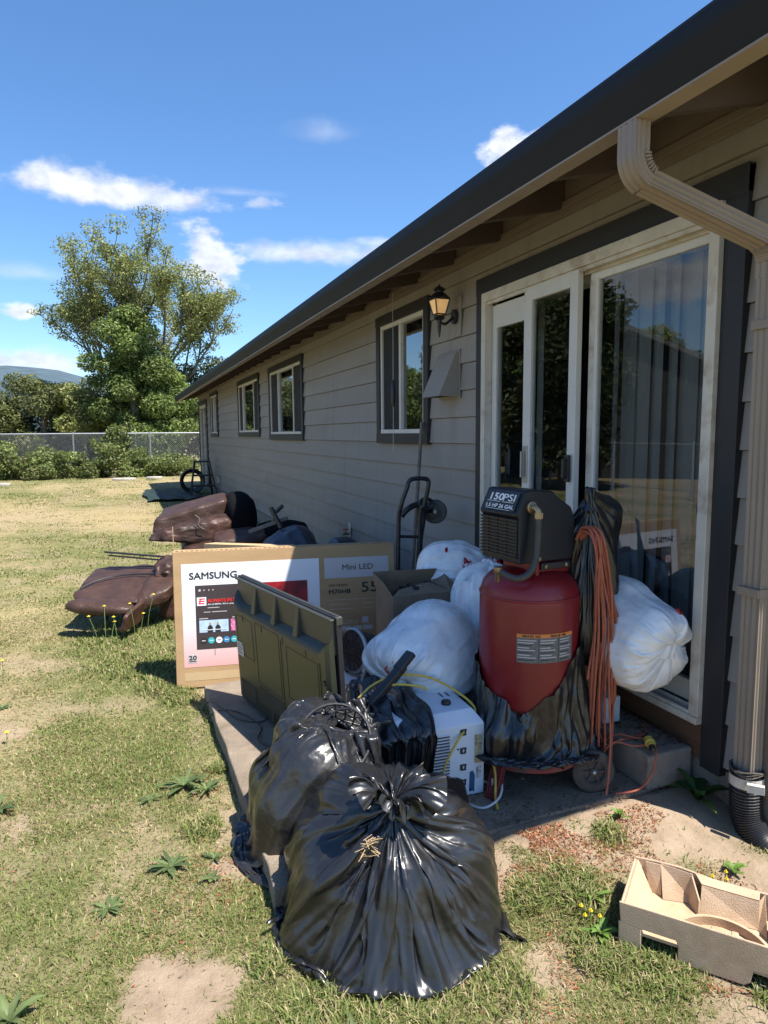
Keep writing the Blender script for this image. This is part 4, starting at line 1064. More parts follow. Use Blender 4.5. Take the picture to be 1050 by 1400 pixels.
# things seen only in the glass: neighbour's house, trees, shed, side fence
nb = thing('neighbour_house', (-11, 14, 0), 'dark sided neighbouring house with a gable roof mirrored in the patio door glass', 'house')
cx, cy = -11.0, 18.3; dv = Vector((cos(R(38)), sin(R(38)), 0)); pv = Vector((-dv.y, dv.x, 0))
T = frame((cx, cy, 0), dv, pv)
m = MB(); w_ = 3.7
m.prism([(-w_, 0), (w_, 0), (w_, 3.0), (0, 4.75), (-w_, 3.0)], 7, T @ Matrix(((1, 0, 0, 0), (0, 0, 1, 0), (0, 1, 0, 0), (0, 0, 0, 1)))); m.build('wall', MT['nbhouse'], nb)
m = MB()
for sg in (1, -1): m.prism([(0, 4.76), (sg * (w_ + .5), 4.76 - (w_ + .5) * .47), (sg * (w_ + .5), 4.90 - (w_ + .5) * .47), (0, 4.90)], 7.8, T @ Matrix(((1, 0, 0, 0), (0, 0, 1, -.4), (0, 1, 0, 0), (0, 0, 0, 1))))
m.build('roof', MT['nbroof'], nb)
for (x, y, h, r, lb, cols) in [(-6.7, 15.4, 7.2, 1.5, 'tall dark conifer mirrored in the left door pane', G_DARK), (-5.9, 18.6, 8.0, 1.6, 'second tall dark conifer mirrored in the narrow door pane', G_DARK),
                               (-13.5, 30, 6.5, 3.0, 'broad green tree mirrored in the nearest small window', G_MAPLE), (-17, 24, 6, 3.2, 'green tree mirrored beside the neighbouring house', G_OAK), (-9.5, 33, 5.2, 2.6, 'leafy tree mirrored in the second window', G_MAPLE)]:
    t = thing('garden_tree', (x, y, 0), lb, 'tree'); m = MB(); m.tube([(x, y, -.3), (x, y, h * .8)], [.2, .06], 7); m.build('trunk', MT['bark'], t)
    crown('crown', t, 24000, clump_blobs(x, y, .4, h, r, r, 60, .75, rt, .7), .10, cols, rgn, shell=.8)
sh = thing('garden_shed', (-9.6, 21.2, 0), 'small white shed mirrored low in the left door pane', 'shed')
m = MB(); m.box((-10.8, 20.6, 0), (-8.9, 22.2, 1.75)); m.build('wall', MT['shedwhite'], sh)
m = MB(); T = Matrix(((1, 0, 0, 0), (0, 0, 1, 20.4), (0, 1, 0, 0), (0, 0, 0, 1))); m.prism([(-11.1, 1.7), (-9.85, 2.2), (-8.6, 1.7), (-8.6, 1.76), (-9.85, 2.28), (-11.1, 1.76)], 2.0, T); m.build('roof', MT['shedwhite'], sh)
m = MB(); m.box((-9.9, 20.585, .05), (-9.3, 20.599, 1.5)); m.build('door', MT['trim'], sh)
f = thing('side_fence', (-7.2, 10, 0), 'wire side fence mirrored in the glass of the patio door', 'fence')
m = MB(); m.tube([(-7.2, -4, 1.25), (-7.2, 24, 1.25)], .02, 6); m.tube([(-7.2, -4, .2), (-7.2, 24, .2)], .01, 5); m.build('rail', MT['galv'], f)
for y in np.arange(-4, 25, 2.6):
    m = MB(); m.tube([(-7.2, y, -.1), (-7.2, y, 1.3)], .025, 6); m.build('post', MT['galv'], f)
# ------------------------------------------------------------------ plastic film: a small cloth solver
def solve(P, Lu, Lv, blobs, wrap=True, steps=90, iters=5, ground=None, pins=None, g=(0, 0, -9.8), dt=.012, damp=.96, kc=.35, bend=.08,
          shear=.25, seam=False, plates=(), fric=.5, press=0):
    """P (rows, cols, 3); rests Lu per row / Lv; blobs = solid ellipsoids inside; pins(P) re-imposes fixed points"""
    P = P.astype(np.float64).copy(); nv, nu, _ = P.shape; prev = P.copy(); G = np.array(g) * dt * dt
    Lu = np.broadcast_to(np.asarray(Lu, float), (nv,)).copy(); Lv = float(Lv)
    bl = np.array(blobs, float).reshape(-1, 6); kr = np.full((nv, 1), kc)
    if seam: kr[:int(nv * .4)] = .03

    def con(A, B, L, ks, kcc, w=.5):
        d = B - A; l = np.sqrt((d * d).sum(-1)) + 1e-9; k = np.where(l > L, ks, kcc)
        c = d * ((l - L) / l * k * w)[..., None]; A += c; B -= c
    Ld = np.sqrt(Lu[:-1] ** 2 + Lv ** 2)[:, None]
    for s in range(steps):
        v = (P - prev) * damp; prev = P.copy(); P = P + v + G
        if press:
            du = np.roll(P, -1, 1) - np.roll(P, 1, 1); dv_ = np.gradient(P, axis=0); n = np.cross(du, dv_); n /= np.linalg.norm(n, axis=-1, keepdims=True) + 1e-9
            P += n * (press * np.clip(np.arange(nv) / nv * 4 - .5, 0, 1))[:, None, None] * (1 - .9 * s / steps) * dt * dt
        for it in range(iters):
            for par in (0, 1):
                A = P[:, par:nu - 1:2]; B = P[:, par + 1:nu:2]; n = min(A.shape[1], B.shape[1]); con(A[:, :n], B[:, :n], Lu[:, None], 1, kr)
            if wrap: con(P[:, -1], P[:, 0], Lu, 1, kr[:, 0])
            for par in (0, 1):
                A = P[par:nv - 1:2]; B = P[par + 1:nv:2]; n = min(len(A), len(B)); con(A[:n], B[:n], Lv, 1, kc)
            for par in (0, 1):
                con(P[par:nv - 1:2, :-1], P[par + 1:nv:2, 1:], Ld[par::2], 1, shear, .35)
                con(P[par:nv - 1:2, 1:], P[par + 1:nv:2, :-1], Ld[par::2], 1, shear, .35)
            if bend and it % 2 == 0:
                for par in (0, 1, 2, 3):
                    A = P[:, par:nu - 2:4]; B = P[:, par + 2:nu:4]; n = min(A.shape[1], B.shape[1]); con(A[:, :n], B[:, :n], 2 * Lu[:, None], 0, bend)
                    A = P[par:nv - 2:4]; B = P[par + 2:nv:4]; n = min(len(A), len(B)); con(A[:n], B[:n], 2 * Lv, 0, bend)
            if seam:
                # bottom row is a flat welded seam: front and back halves coincide
                h = nu // 2; a = P[0, 1:h]; b = P[0, :h:-1][:len(a)]; mm = (a + b) / 2; P[0, 1:h] = mm; P[0, :h:-1][:len(a)] = mm
            for e in bl:
                q = (P - e[:3]) / e[3:6]; l2 = (q * q).sum(-1); m = l2 < 1
                if m.any():
                    l = np.sqrt(l2[m])[:, None] + 1e-6; P[m] = e[:3] + q[m] / l * e[3:6]
                    if it == iters - 1: prev[m] += (P[m] - prev[m]) * fric
            for (p0, nrm) in plates:
                dd = (P - p0) @ nrm; m = dd < 0
                if m.any(): P[m] -= dd[m][:, None] * nrm; prev[m] += (P[m] - prev[m]) * fric
            if ground is not None:
                m = P[..., 2] < ground
                if m.any(): P[..., 2][m] = ground; prev[m] += (P[m] - prev[m]) * .25
            if pins is not None: pins(P)
    return P


def sheet_obj(name, P, m, parent=None, wrap=True, thick=.0, sub=1):
    nv, nu, _ = P.shape; I = np.arange(nv * nu).reshape(nv, nu)
    if wrap: I = np.concatenate([I, I[:, :1]], 1)
    F = np.stack([I[:-1, :-1], I[:-1, 1:], I[1:, 1:], I[1:, :-1]], -1).reshape(-1, 4)
    o = link(name, np_mesh(name, P.reshape(-1, 3), F), m, parent, smooth=True)
    if sub: md = o.modifiers.new('sub', 'SUBSURF'); md.levels = md.render_levels = sub
    return o


def bag(name, c, rx, ry, h, knot, blobs, nu=200, nv=120, ears=12, loose=1.14, seed=1, rot=0, knotr=.016, kaxis=(0, 0, 1), steps=90, iters=5, ground=.004, squash=1.0,
        steps_kw=None, frill=0, falong=(1, .2, .1), corners=(), low=(.45, .62, .80, .98, 1.08, 1.0, 1.1), g=(0, 0, -9.8), vs=1.0):
    """tied trash bag: flat seam at the bottom, gathered at a knot, free ruffled ears above"""
    rg = np.random.default_rng(seed); c = np.array(c, float); knot = np.array(knot, float); ka = np.array(kaxis, float); ka /= np.linalg.norm(ka)
    th = 2 * pi * np.arange(nu) / nu; R_ = (rx + ry) / 2
    # profile up the side
    t = np.linspace(0, 1, nv); P = np.zeros((nv + ears, nu, 3)); cr, sr = cos(rot), sin(rot)
    for i, ti in enumerate(t):
        if ti < .18:
            k = ti / .18; ex = rx * (.55 + .5 * k ** .7); ey = ry * (k ** .7) * 1.02; z = .008 + .035 * k * k
        elif ti < .62:
            k = (ti - .18) / .44; ex = rx * 1.05; ey = ry * 1.05; z = .04 + (h * .78 - .04) * k
        else:
            k = (ti - .62) / .38; s = cos(k * pi / 2) ** .9; ex = rx * 1.05 * s + .02; ey = ry * 1.05 * s + .02; z = h * .78 + (knot[2] - c[2] - h * .78) * sin(k * pi / 2)
        ctr = c[:2] + (knot[:2] - c[:2]) * max(0, (ti - .5) / .5) ** 1.3
        X = ex * np.cos(th); Y = ey * np.sin(th); P[i] = np.stack([ctr[0] + X * cr - Y * sr, ctr[1] + X * sr + Y * cr, np.full(nu, c[2] + z)], -1)
    a = np.cross(ka, [0.3, 1, .2]); a /= np.linalg.norm(a); b_ = np.cross(ka, a)
    ring = knotr * (np.cos(th)[:, None] * a + np.sin(th)[:, None] * b_) * (1 + .25 * np.sin(th * 7 + seed)[:, None])
    P[nv - 1] = knot + ring
    for e in range(ears):
        k = (e + 1) / ears; rr = knotr + k * .085; P[nv + e] = knot + ka * k * .10 + (np.cos(th)[:, None] * a + np.sin(th)[:, None] * b_) * rr * (1 + .45 * np.sin(th * 9 + seed)[:, None]) + np.array([0, 0, .03 * k]) * np.sin(th * 2 + seed)[:, None]
    P += rg.normal(0, .0025, P.shape); lowf = .010 * np.sin(np.outer(np.arange(nv + ears) * .15, np.ones(nu)) + th * 11 + seed)[..., None]; P += lowf * np.array([.4, .4, .6])
    Lc = 2 * pi * R_ * loose / nu; seg = np.linalg.norm(np.diff(P[:nv].mean(1) * 0 + P[:nv, nu // 4], axis=0), axis=1).sum(); Lv = seg * vs / (nv - 1)

    def pins(P):
        P[nv - 1] = knot + ring; P[nv] = P[nv] * .7 + (knot + ring * 1.1 + ka * Lv) * .3
        for (j, q) in corners:
            for r_ in range(4):
                for dj in (-1, 0, 1): P[r_, (j + dj) % nu] += (np.array(q) + (0, 0, .0035 * r_) - P[r_, (j + dj) % nu]) * (1 - r_ / 4) * .45
    t2 = np.arange(nv + ears) / nv; Lc = Lc * np.interp(t2, [0, .10, .24, .5, .8, 1, 1.2], low)
    kw = dict(steps=steps, iters=iters, ground=ground, seam=True, pins=pins, g=g); kw.update(steps_kw or {})
    Pn = solve(P, Lc, Lv, blobs, **kw)
    if frill:
        al = np.array(falong, float); al = al - ka * (al @ ka); al /= np.linalg.norm(al); be = np.cross(ka, al)
        for e_ in range(ears):
            k = (e_ + .5) / ears; rr = knotr * .8 + frill * k * (.42 + .58 * np.abs(np.cos(th)) ** 1.5) * (1 + .16 * np.sin(th * 5 + seed))
            hz = .30 * frill * np.sin(k * 2.4) + frill * k * (.22 * np.sin(th * 9 + seed) + .12 * np.sin(th * 17 + k * 3)) + .25 * frill * k * np.sin(th * 2 + 1)
            Pn[nv + e_] = knot + ka * (.012 + hz)[:, None] + (np.cos(th)[:, None] * al + np.sin(th)[:, None] * be) * rr[:, None]
    return Pn


def normals(P, wrap=True):
    du = (np.roll(P, -1, 1) - np.roll(P, 1, 1)) if wrap else np.gradient(P, axis=1)
    n = np.cross(du, np.gradient(P, axis=0)); return n / (np.linalg.norm(n, axis=-1, keepdims=True) + 1e-9)


def upsample(P, wrap=True):
    if wrap: P = np.concatenate([P, P[:, :1]], 1)
    Q = np.zeros((P.shape[0] * 2 - 1, P.shape[1] * 2 - 1, 3)); Q[::2, ::2] = P; Q[1::2, ::2] = (P[1:] + P[:-1]) / 2
    Q[:, 1::2] = (Q[:, 2::2] + Q[:, :-1:2]) / 2
    return Q[:, :-1] if wrap else Q


def crumple(P, seed, amp=.006, wrap=True, fu=9, fv=5, n=5):
    """sharp film creases: ridged noise sheared in several directions, along the normals"""
    nv, nu, _ = P.shape; N = normals(P, wrap); V, U = np.meshgrid(np.arange(nv) / nv, np.arange(nu) / nu, indexing='ij')
    a = 2 * pi * U; X = np.cos(a) * 1.6; Y = np.sin(a) * 1.6; d = 0
    rg = np.random.default_rng(seed)
    for k in range(n):
        w = vnoise(X * 2 + 31 + k, Y * 2 + V * 3 + 31, 1.0, seed + k * 5) * 1.2
        sh = rg.uniform(-2.5, 2.5); sc = rg.uniform(.8, 2.2)
        q = vnoise(X * fu * .35 * sc + 50 + w + V * sh, Y * fu * .35 * sc + V * fv * .3 + 50 + w, 1.0, seed + k * 13)
        r = 1 - np.abs(2 * q - 1); m = vnoise(X * 1.5 + 9, Y * 1.5 + V * 5 + 9, 1.0, seed + 99 + k)
        d = d + (r ** 3 - .35) * np.clip(m * 2 - .5, 0, 1) / sc
    return P + N * (d * amp)[..., None]


t_bag = bag('trash_bag', (.770, 1.995, 0), .305, .30, .46, (.715, 1.82, .43),
            [(.770 + .165 * cos(k * pi / 3 + .3), 1.995 + .16 * sin(k * pi / 3 + .3), .178 + .02 * (k % 2), .185, .175, .16) for k in range(6)] +
            [(.765 + .10 * cos(k * pi / 2 + .9), 1.985 + .10 * sin(k * pi / 2 + .9), .27 + .02 * (k % 2), .155, .15, .14) for k in range(4)] + [(.770, 1.995, .17, .345, .335, .15)],
            nu=250, nv=120, ears=13, loose=1.12, seed=3, rot=-.42, kaxis=(.05, -.15, .98), steps=80, iters=7, corners=((0, (1.07, 1.60, .03)), (125, (.335, 1.955, .05))), vs=.80, frill=.13, falong=(1, -.25, .1), steps_kw=dict(press=5, g=(0, 0, -4), damp=.90, kc=.85, bend=.03))
t_bag = crumple(crumple(t_bag, 15, .026, n=7, fu=5, fv=6), 6, .010, n=6, fu=12, fv=12)
tb_ = thing('trash_bag', (.745, 1.95, 0), 'knotted shiny black trash bag full and bulging, nearest the camera on the grass', 'trash bag')
sheet_obj('bag_film', t_bag, MT['bag'], tb_)


def tbag(M, rx, ry, h, lumps, knot=None, g=9.8, **k):
    """bag simulated with its knot up, then laid down by matrix M (local to world)"""
    M = Matrix(M); Rm = np.array(M.to_3x3()); gl = Rm.T @ np.array([0, 0, -g]); sw = k.pop('steps_kw', {})
    zf = k.pop('floor', None); pl = list(k.pop('planes', []))
    if zf is not None: pl.append(((0, 0, zf), (0, 0, 1)))
    t = np.array(M.translation); plates = [(Rm.T @ (np.array(p, float) - t), Rm.T @ np.array(n, float)) for p, n in pl]
    kw = dict(press=5, damp=.9, kc=.8, bend=.03, plates=plates); kw.update(sw)
    P = bag('b', (0, 0, 0), rx, ry, h, knot or (0, 0, h * .95), lumps, ground=None, g=tuple(gl), steps_kw=kw, **k)
    return P @ Rm.T + t


def lie(c, d, up=(0, 0, 1)):
    """matrix whose z axis points along d, origin c"""
    z = Vector(d).normalized(); x = Vector(up).cross(z)
    if x.length < .1: x = Vector((1, 0, 0))
    x.normalize(); y = z.cross(x); M = Matrix((x, y, z)).transposed().to_4x4(); M.translation = c; return M


def lumps(rx, ry, h, n, seed, s=.55):
    rg = np.random.default_rng(seed); out = [(0, 0, h * .46, rx * .93, ry * .93, h * .40)]
    for i in range(n):
        a = 2 * pi * i / n + rg.uniform(-.3, .3); z = h * rg.uniform(.28, .66); k = rg.uniform(.42, .58); r = s * rg.uniform(.8, 1.1)
        out.append((rx * k * cos(a), ry * k * sin(a), z, rx * r, ry * r, h * .27))
    return out
# straw bits caught on the bag
m = MB(); rq = random.Random(4)
for k in range(26):
    a = rq.uniform(0, 2 * pi); p = Vector((.605 + rq.gauss(0, .014), 1.725 + rq.gauss(0, .014), .375 + rq.gauss(0, .010))); m.bar(p, p + Vector((.028 * cos(a), .028 * sin(a), rq.uniform(-.012, .012))), .0012, .0012)
tag(m.build('dry_grass_wisp', MT['lumber']), 'small wisp of dry grass stuck on the front black bag below its knot', 'dry grass', kind='stuff')

# ---- open black bag behind it
M = lie((.67, 2.47, .0), (.10, -.16, 1))
P = tbag(M, .335, .30, .52, [(.175 * cos(k * pi / 3), .14 * sin(k * pi / 3), .17 + .03 * (k % 2), .17, .165, .16) for k in range(6)] + [(.20, .05, .26, .14, .16, .15), (-.12, -.02, .34, .15, .17, .13), (.02, .14, .36, .17, .12, .12), (.14, .02, .31, .14, .15, .13), (-.03, -.12, .27, .2, .13, .14)],
         knot=(.03, .01, .475), nu=220, nv=105, ears=17, loose=1.26, seed=8, rot=.6, knotr=.145, steps=80, iters=6, floor=.006, corners=(), vs=.86, steps_kw=dict(press=4.5, kc=.9, bend=.04))
P = crumple(crumple(P, 21, .024, n=6, fu=5), 22, .010, n=5, fu=12, fv=8)
t = thing('open_trash_bag', (.68, 2.46, 0), 'dusty black trash bag lying open with a black basket inside, behind the knotted bag', 'trash bag')
sheet_obj('bag_film', P, MT['bag2'], t)
t = thing('plastic_basket', (.70, 2.42, .38), 'round black lattice plastic basket sticking out of the open trash bag', 'basket')
Mb = lie((.70, 2.385, .365), (-.25, -.70, .75)); m = MB()
for zz, rr in ((.085, .135), (.04, .122), (-.01, .108)): m.tube([Mb @ Vector((rr * cos(2 * pi * k / 28), rr * sin(2 * pi * k / 28), zz)) for k in range(28)], .006 if zz > .05 else .004, 6, closed=True)
m.build('rim', MT['plastic'], t, auto=True)
m = MB()
for k in range(20):
    a = 2 * pi * k / 20; b_ = a + .3
    m.bar(Mb @ Vector((.133 * cos(a), .133 * sin(a), .085)), Mb @ Vector((.105 * cos(a), .105 * sin(a), -.03)), .006, .004)
    m.bar(Mb @ Vector((.133 * cos(a), .133 * sin(a), .085)), Mb @ Vector((.122 * cos(b_), .122 * sin(b_), .04)), .004, .003)
m.build('lattice', MT['plastic'], t)
m = MB()
for s in (-1, 0, 1): m.tube([Mb @ Vector((-.105 + .21 * k / 10, .055 * s, -.025 - .01 * sin(pi * k / 10))) for k in range(11)], .005, 6); m.tube([Mb @ Vector((.055 * s, -.105 + .21 * k / 10, -.028)) for k in range(11)], .005, 6)
m.tube([Mb @ Vector((.04 + .085 * cos(a), .03 + .085 * sin(a), .06 + .03 * sin(a))) for a in [2 * pi * k / 22 for k in range(22)]], .004, 6, closed=True)
m.build('bottom_grid', MT['plastic'], t)


def cushion(name, C8, m, parent, puff=.12, n=14, seed=0, wr=.004, rnd=5.0, sub=1, fq=9):
    """rounded padded block through eight corners (x,y,z order 000,100,010,110,001,101,011,111)"""
    C8 = [np.array(c, float) for c in C8]; bm_v = []; bm_f = []; idx = {}
    g = np.linspace(-1, 1, n + 1); rg = np.random.default_rng(seed)

    def vid(p):
        k = tuple(np.round(p, 5))
        if k not in idx: idx[k] = len(bm_v); bm_v.append(p)
        return idx[k]
    for ax in range(3):
        for sg in (-1, 1):
            for i in range(n):
                for j in range(n):
                    q = []
                    for (a, b) in ((i, j), (i + 1, j), (i + 1, j + 1), (i, j + 1)):
                        p = [0, 0, 0]; p[ax] = sg; p[(ax + 1) % 3] = g[a]; p[(ax + 2) % 3] = g[b]; q.append(vid(tuple(p)))
                    bm_f.append(q if sg > 0 else q[::-1])
    V = np.array(bm_v); r = (np.abs(V) ** rnd).sum(1) ** (1 / rnd); V = V / r[:, None]
    s = 1 + puff * (1 - V[:, [0]] ** 2) * (1 - V[:, [1]] ** 2) + 0; V[:, 2] *= (1 + puff * 2 * (1 - V[:, 0] ** 2) * (1 - V[:, 1] ** 2))
    w = (V + 1) / 2; X = 0
    for k in range(8):
        a = w[:, 0] if k & 1 else 1 - w[:, 0]; b = w[:, 1] if k & 2 else 1 - w[:, 1]; c = w[:, 2] if k & 4 else 1 - w[:, 2]; X = X + (a * b * c)[:, None] * C8[k]
    nrm = V / np.linalg.norm(V, axis=1)[:, None]
    nz = vnoise(X[:, 0] * fq + 40 + X[:, 2] * 5, X[:, 1] * fq + 40 - X[:, 2] * 4, 1, seed); nz2 = vnoise(X[:, 0] * fq * 2.7 + 40, X[:, 1] * fq * 1.1 + 40 + X[:, 2] * fq * 2, 1, seed + 3)
    X = X + nrm * ((1 - np.abs(2 * nz - 1)) ** 2 * 2 + (1 - np.abs(2 * nz2 - 1)) ** 3 - 1)[:, None] * wr
    return link_sub(name, np_mesh(name, X, np.array(bm_f)), m, parent, sub)


def link_sub(name, me, m, parent, sub):
    o = link(name, me, m, parent, smooth=True)
    if sub: md = o.modifiers.new('sub', 'SUBSURF'); md.levels = md.render_levels = sub
    return o


def hexa(a, b, c, d, down, ab=None):
    """top quad a (front-left) b (front-right) c (back-left) d (back-right), thickness down"""
    dn = np.array(down, float); return [np.array(a) + dn, np.array(b) + dn, np.array(c) + dn, np.array(d) + dn, a, b, c, d]


# ---- carton of the big television
O = Vector((.235, 4.22, .0)); U = Vector((.98837, -.15206, 0)); Wv = Vector((.0148, .0962, .9953)); Nn = U.cross(Wv)
Tb = Matrix((U, Wv, Nn)).transposed().to_4x4(); Tb.translation = O     # x along, y up, z out of the front towards -y
t = thing('television_carton', tuple(O), 'large brown cardboard television carton with white printed panels standing behind the old television', 'carton')
m = MB(); m.box((0, 0, -.16), (1.39, .845, 0), Tb); m.build('carton_body', MT['card'], t, bevel=.006, seg=3)
e = .0008
def flat(name, x0, y0, x1, y1, mm, z=1, par=None): q = MB(); q.box((x0, y0, e * z - e * .5), (x1, y1, e * z + e * .4), Tb); return q.build(name, MT[mm], par or t)
# top flap joint, tape and dents
m = MB()
for k in range(46): x0 = .02 + k * .0295; m.box((x0, .8455, -.006 + .004 * ((k * 7) % 3 - 1)), (x0 + .018, .8475, -.001), Tb)
o = m.build('torn_edge', MT['card2'], t); o['kind'] = 'stuff'
flat('tape', .05, .045, .50, .095, 'tape')
# white panel with a faint pink base
mt = bpy.data.materials.new('printed_fade'); mt.use_nodes = True; nt = mt.node_tree; b = nt.nodes['Principled BSDF']; b.inputs['Roughness'].default_value = .45
tc = nt.nodes.new('ShaderNodeTexCoord'); sp = nt.nodes.new('ShaderNodeSeparateXYZ'); nt.links.new(tc.outputs['Generated'], sp.inputs[0]); rp = nt.nodes.new('ShaderNodeValToRGB')
rp.color_ramp.elements[0].position = .0; rp.color_ramp.elements[0].color = (.70, .36, .33, 1); rp.color_ramp.elements[1].position = .55; rp.color_ramp.elements[1].color = (.74, .74, .77, 1)
nt.links.new(sp.outputs[2], rp.inputs[0]); nt.links.new(rp.outputs[0], b.inputs['Base Color']); MT['fade'] = mt
flat('printed_panel', .05, .128, .895, .765, 'fade')
flat('screen_picture', .128, .235, .817, .63, 'screen', 2)
flat('red_picture', .50, .235, .817, .63, 'p_darkred', 3)
def TT(x, y, z): return Tb @ Matrix.Translation((x, y, z * e))
text('brand_lettering', 'SAMSUNG', TT(.094, .670, 2), .058, MT['ink'], t, bold=.0016, width=.285)

q = MB(); q.box((.137, .505, 2.6 * e), (.193, .557, 3.4 * e), Tb); q.build('app_badge', MT['print_white'], t, bevel=.0)
q = MB()
for k, yy in enumerate((.515, .529, .543)): q.add([(.148 - .002 + k * .002, yy, 4.4 * e), (.180 + k * .002, yy, 4.4 * e), (.182 + k * .002, yy + .007, 4.4 * e), (.150 - .002 + k * .002, yy + .007, 4.4 * e)], [(0, 1, 2, 3)], Tb)
q.add([(.148, .515, 4.3 * e), (.155, .515, 4.3 * e), (.162, .549, 4.3 * e), (.155, .549, 4.3 * e)], [(0, 1, 2, 3)], Tb); q.build('badge_letter', MT['p_red'], t, fix=False)
text('headline', 'ALWAYS IN SEASON', TT(.200, .523, 4), .030, MT['p_red'], t, bold=.0011, width=.255)
text('small_print', 'All of ESPN. All in one place.', TT(.200, .507, 4), .012, MT['print_white'], t, bold=.0002, width=.20)
q = MB()
for x, y, w in ((.20, .488, .07), (.176, .462, .04), (.225, .462, .09)): q.box((x, y, 3 * e), (x + w, y + .004, 4 * e), Tb)
q.build('small_print', MT['print_grey'], t)
q = MB()
for k, x in enumerate((.155, .182, .21, .235)):
    r0q = .0075 if k == 0 else .004; q.prism([(x + r0q * cos(2 * pi * j / 12), .600 + r0q * sin(2 * pi * j / 12)) for j in range(12)], .0008, Tb @ Matrix.Translation((0, 0, 3 * e)))
q.build('menu_icon', MT['print_grey'], t)
q = MB(); q.box((.147, .422, 3 * e), (.20, .427, 4 * e), Tb); q.box((.345, .422, 3 * e), (.41, .427, 4 * e), Tb); q.build('small_print', MT['print_grey'], t)
flat('thumbnail', .147, .339, .322, .414, 'p_sky', 3); flat('thumbnail', .336, .339, .47, .414, 'p_pink', 3)
q = MB()
for x in (.212, .258):
    q.add([(x - .017, .340, 4.6 * e), (x + .017, .340, 4.6 * e), (x + .015, .372, 4.6 * e), (x + .005, .383, 4.6 * e), (x - .005, .383, 4.6 * e), (x - .015, .372, 4.6 * e)], [(0, 1, 2, 3, 4, 5)], Tb)
q.build('figure_suit', MT['ink'], t, fix=False)
q = MB()
for x in (.212, .258): q.prism([(x + .0065 * cos(2 * pi * j / 10), .391 + .009 * sin(2 * pi * j / 10)) for j in range(10)], .0008, Tb @ Matrix.Translation((0, 0, 4 * e)))
q.build('figure_head', MT['card'], t)
q = MB(); q.box((.162, .352, 5 * e), (.31, .356, 5.5 * e), Tb); q.build('caption', MT['print_white'], t)
for k, (x, mm) in enumerate(((.170, 'ink'), (.216, 'p_teal'), (.263, 'print_white'), (.308, 'p_blue'), (.354, 'p_teal'), (.40, 'p_red'), (.446, 'print_white'))):
    q = MB(); q.prism([(x + .0195 * cos(2 * pi * j / 20), .288 + .0195 * sin(2 * pi * j / 20)) for j in range(20)], .0008, Tb @ Matrix.Translation((0, 0, 3 * e))); q.build('app_icon', MT[mm], t)
    q = MB(); q.box((x - .011, .286, 4.2 * e), (x + .011, .290, 4.8 * e), Tb); q.build('icon_lettering', MT['print_white' if mm != 'print_white' else 'ink'], t)
q = MB(); q.box((.073, .155, 2 * e), (.130, .207, 2.8 * e), Tb); q.build('year_badge', MT['print_grey'], t)
text('year_lettering', '20', TT(.078, .175, 3.2), .036, MT['ink'], t, bold=.0012, width=.045)
q = MB(); q.box((.080, .162, 3 * e), (.123, .168, 3.5 * e), Tb); q.box((.235, .195, 3 * e), (.237, .235, 4 * e), Tb); q.build('small_print', MT['ink'], t)
flat('model_panel', .929, .632, 1.348, .762, 'print_grey')
text('model_lettering', 'Mini LED', TT(1.04, .682, 2.2), .050, MT['brownink'], t, bold=.0004, width=.20)
text('model_lettering', '2025 MODEL', TT(.952, .580, 1.4), .018, MT['brownink'], t, bold=.0003, width=.125)
text('model_lettering', 'M70HB', TT(.950, .532, 1.4), .038, MT['ink'], t, bold=.0008, width=.140)
text('size_lettering', '55"', TT(1.160, .535, 1.4), .092, MT['ink'], t, bold=.0006, width=.15)
text('system_lettering', 'TIZEN', TT(1.01, .335, 1.4), .034, MT['paleink'], t, bold=.0005, width=.12)
q = MB()
for x0, w in ((.955, .19), (1.165, .16)):
    for k in range(3): q.box((x0, .49 - k * .030, e), (x0 + w * (1, .7, .85)[k], .494 - k * .030, 1.8 * e), Tb)
for k in range(4): q.box((1.325, .54 + k * .016, e), (1.352, .545 + k * .016, 1.8 * e), Tb)
q.build('small_print', MT['paleink'], t)
for k, x in enumerate((.960, 1.03, 1.10, 1.17)): flat('badge', x, .292, x + .062, .318, 'print_grey', 1.2)
flat('badge', 1.165, .335, 1.205, .375, 'print_grey', 1.2)

# ---- old television, back towards the camera
A0 = Vector((.585, 3.70, .085)); B0 = Vector((.825, 2.66, .085)); A1 = Vector((.565, 3.62, .785))
U = (B0 - A0); TL_ = U.length; U.normalize(); Wv = (A1 - A0); Wv = (Wv - U * Wv.dot(U)); TH = Wv.length; Wv.normalize(); Nn = Wv.cross(U)   # Nn points away from the back?
if Nn.x > 0: Nn = -Nn
Tt = Matrix((U, Wv, Nn)).transposed().to_4x4(); Tt.translation = A0      # x towards the camera, y up, z out of the back
t = thing('old_television', (.68, 3.1, .085), 'old flat television standing on the slab with its scuffed dark back, tinted olive as reflected lawn, towards us', 'television')
m = MB(); m.box((0, 0, -.026), (TL_, TH, -.014), Tt); m.build('screen_glass', MT['plastic'], t, bevel=.002)
m = MB(); m.box((-.004, -.004, -.014), (TL_ + .004, TH + .004, .0), Tt); m.build('bezel', MT['plastic'], t, bevel=.003)
m = MB(); m.box((TL_ - .02, TH - .03, -.03), (TL_ + .006, TH + .006, -.0), Tt); m.box((.01, TH + .001, -.028), (TL_ + .002, TH + .008, -.012), Tt); m.build('edge_strip', MT['tvdark'], t, bevel=.003)
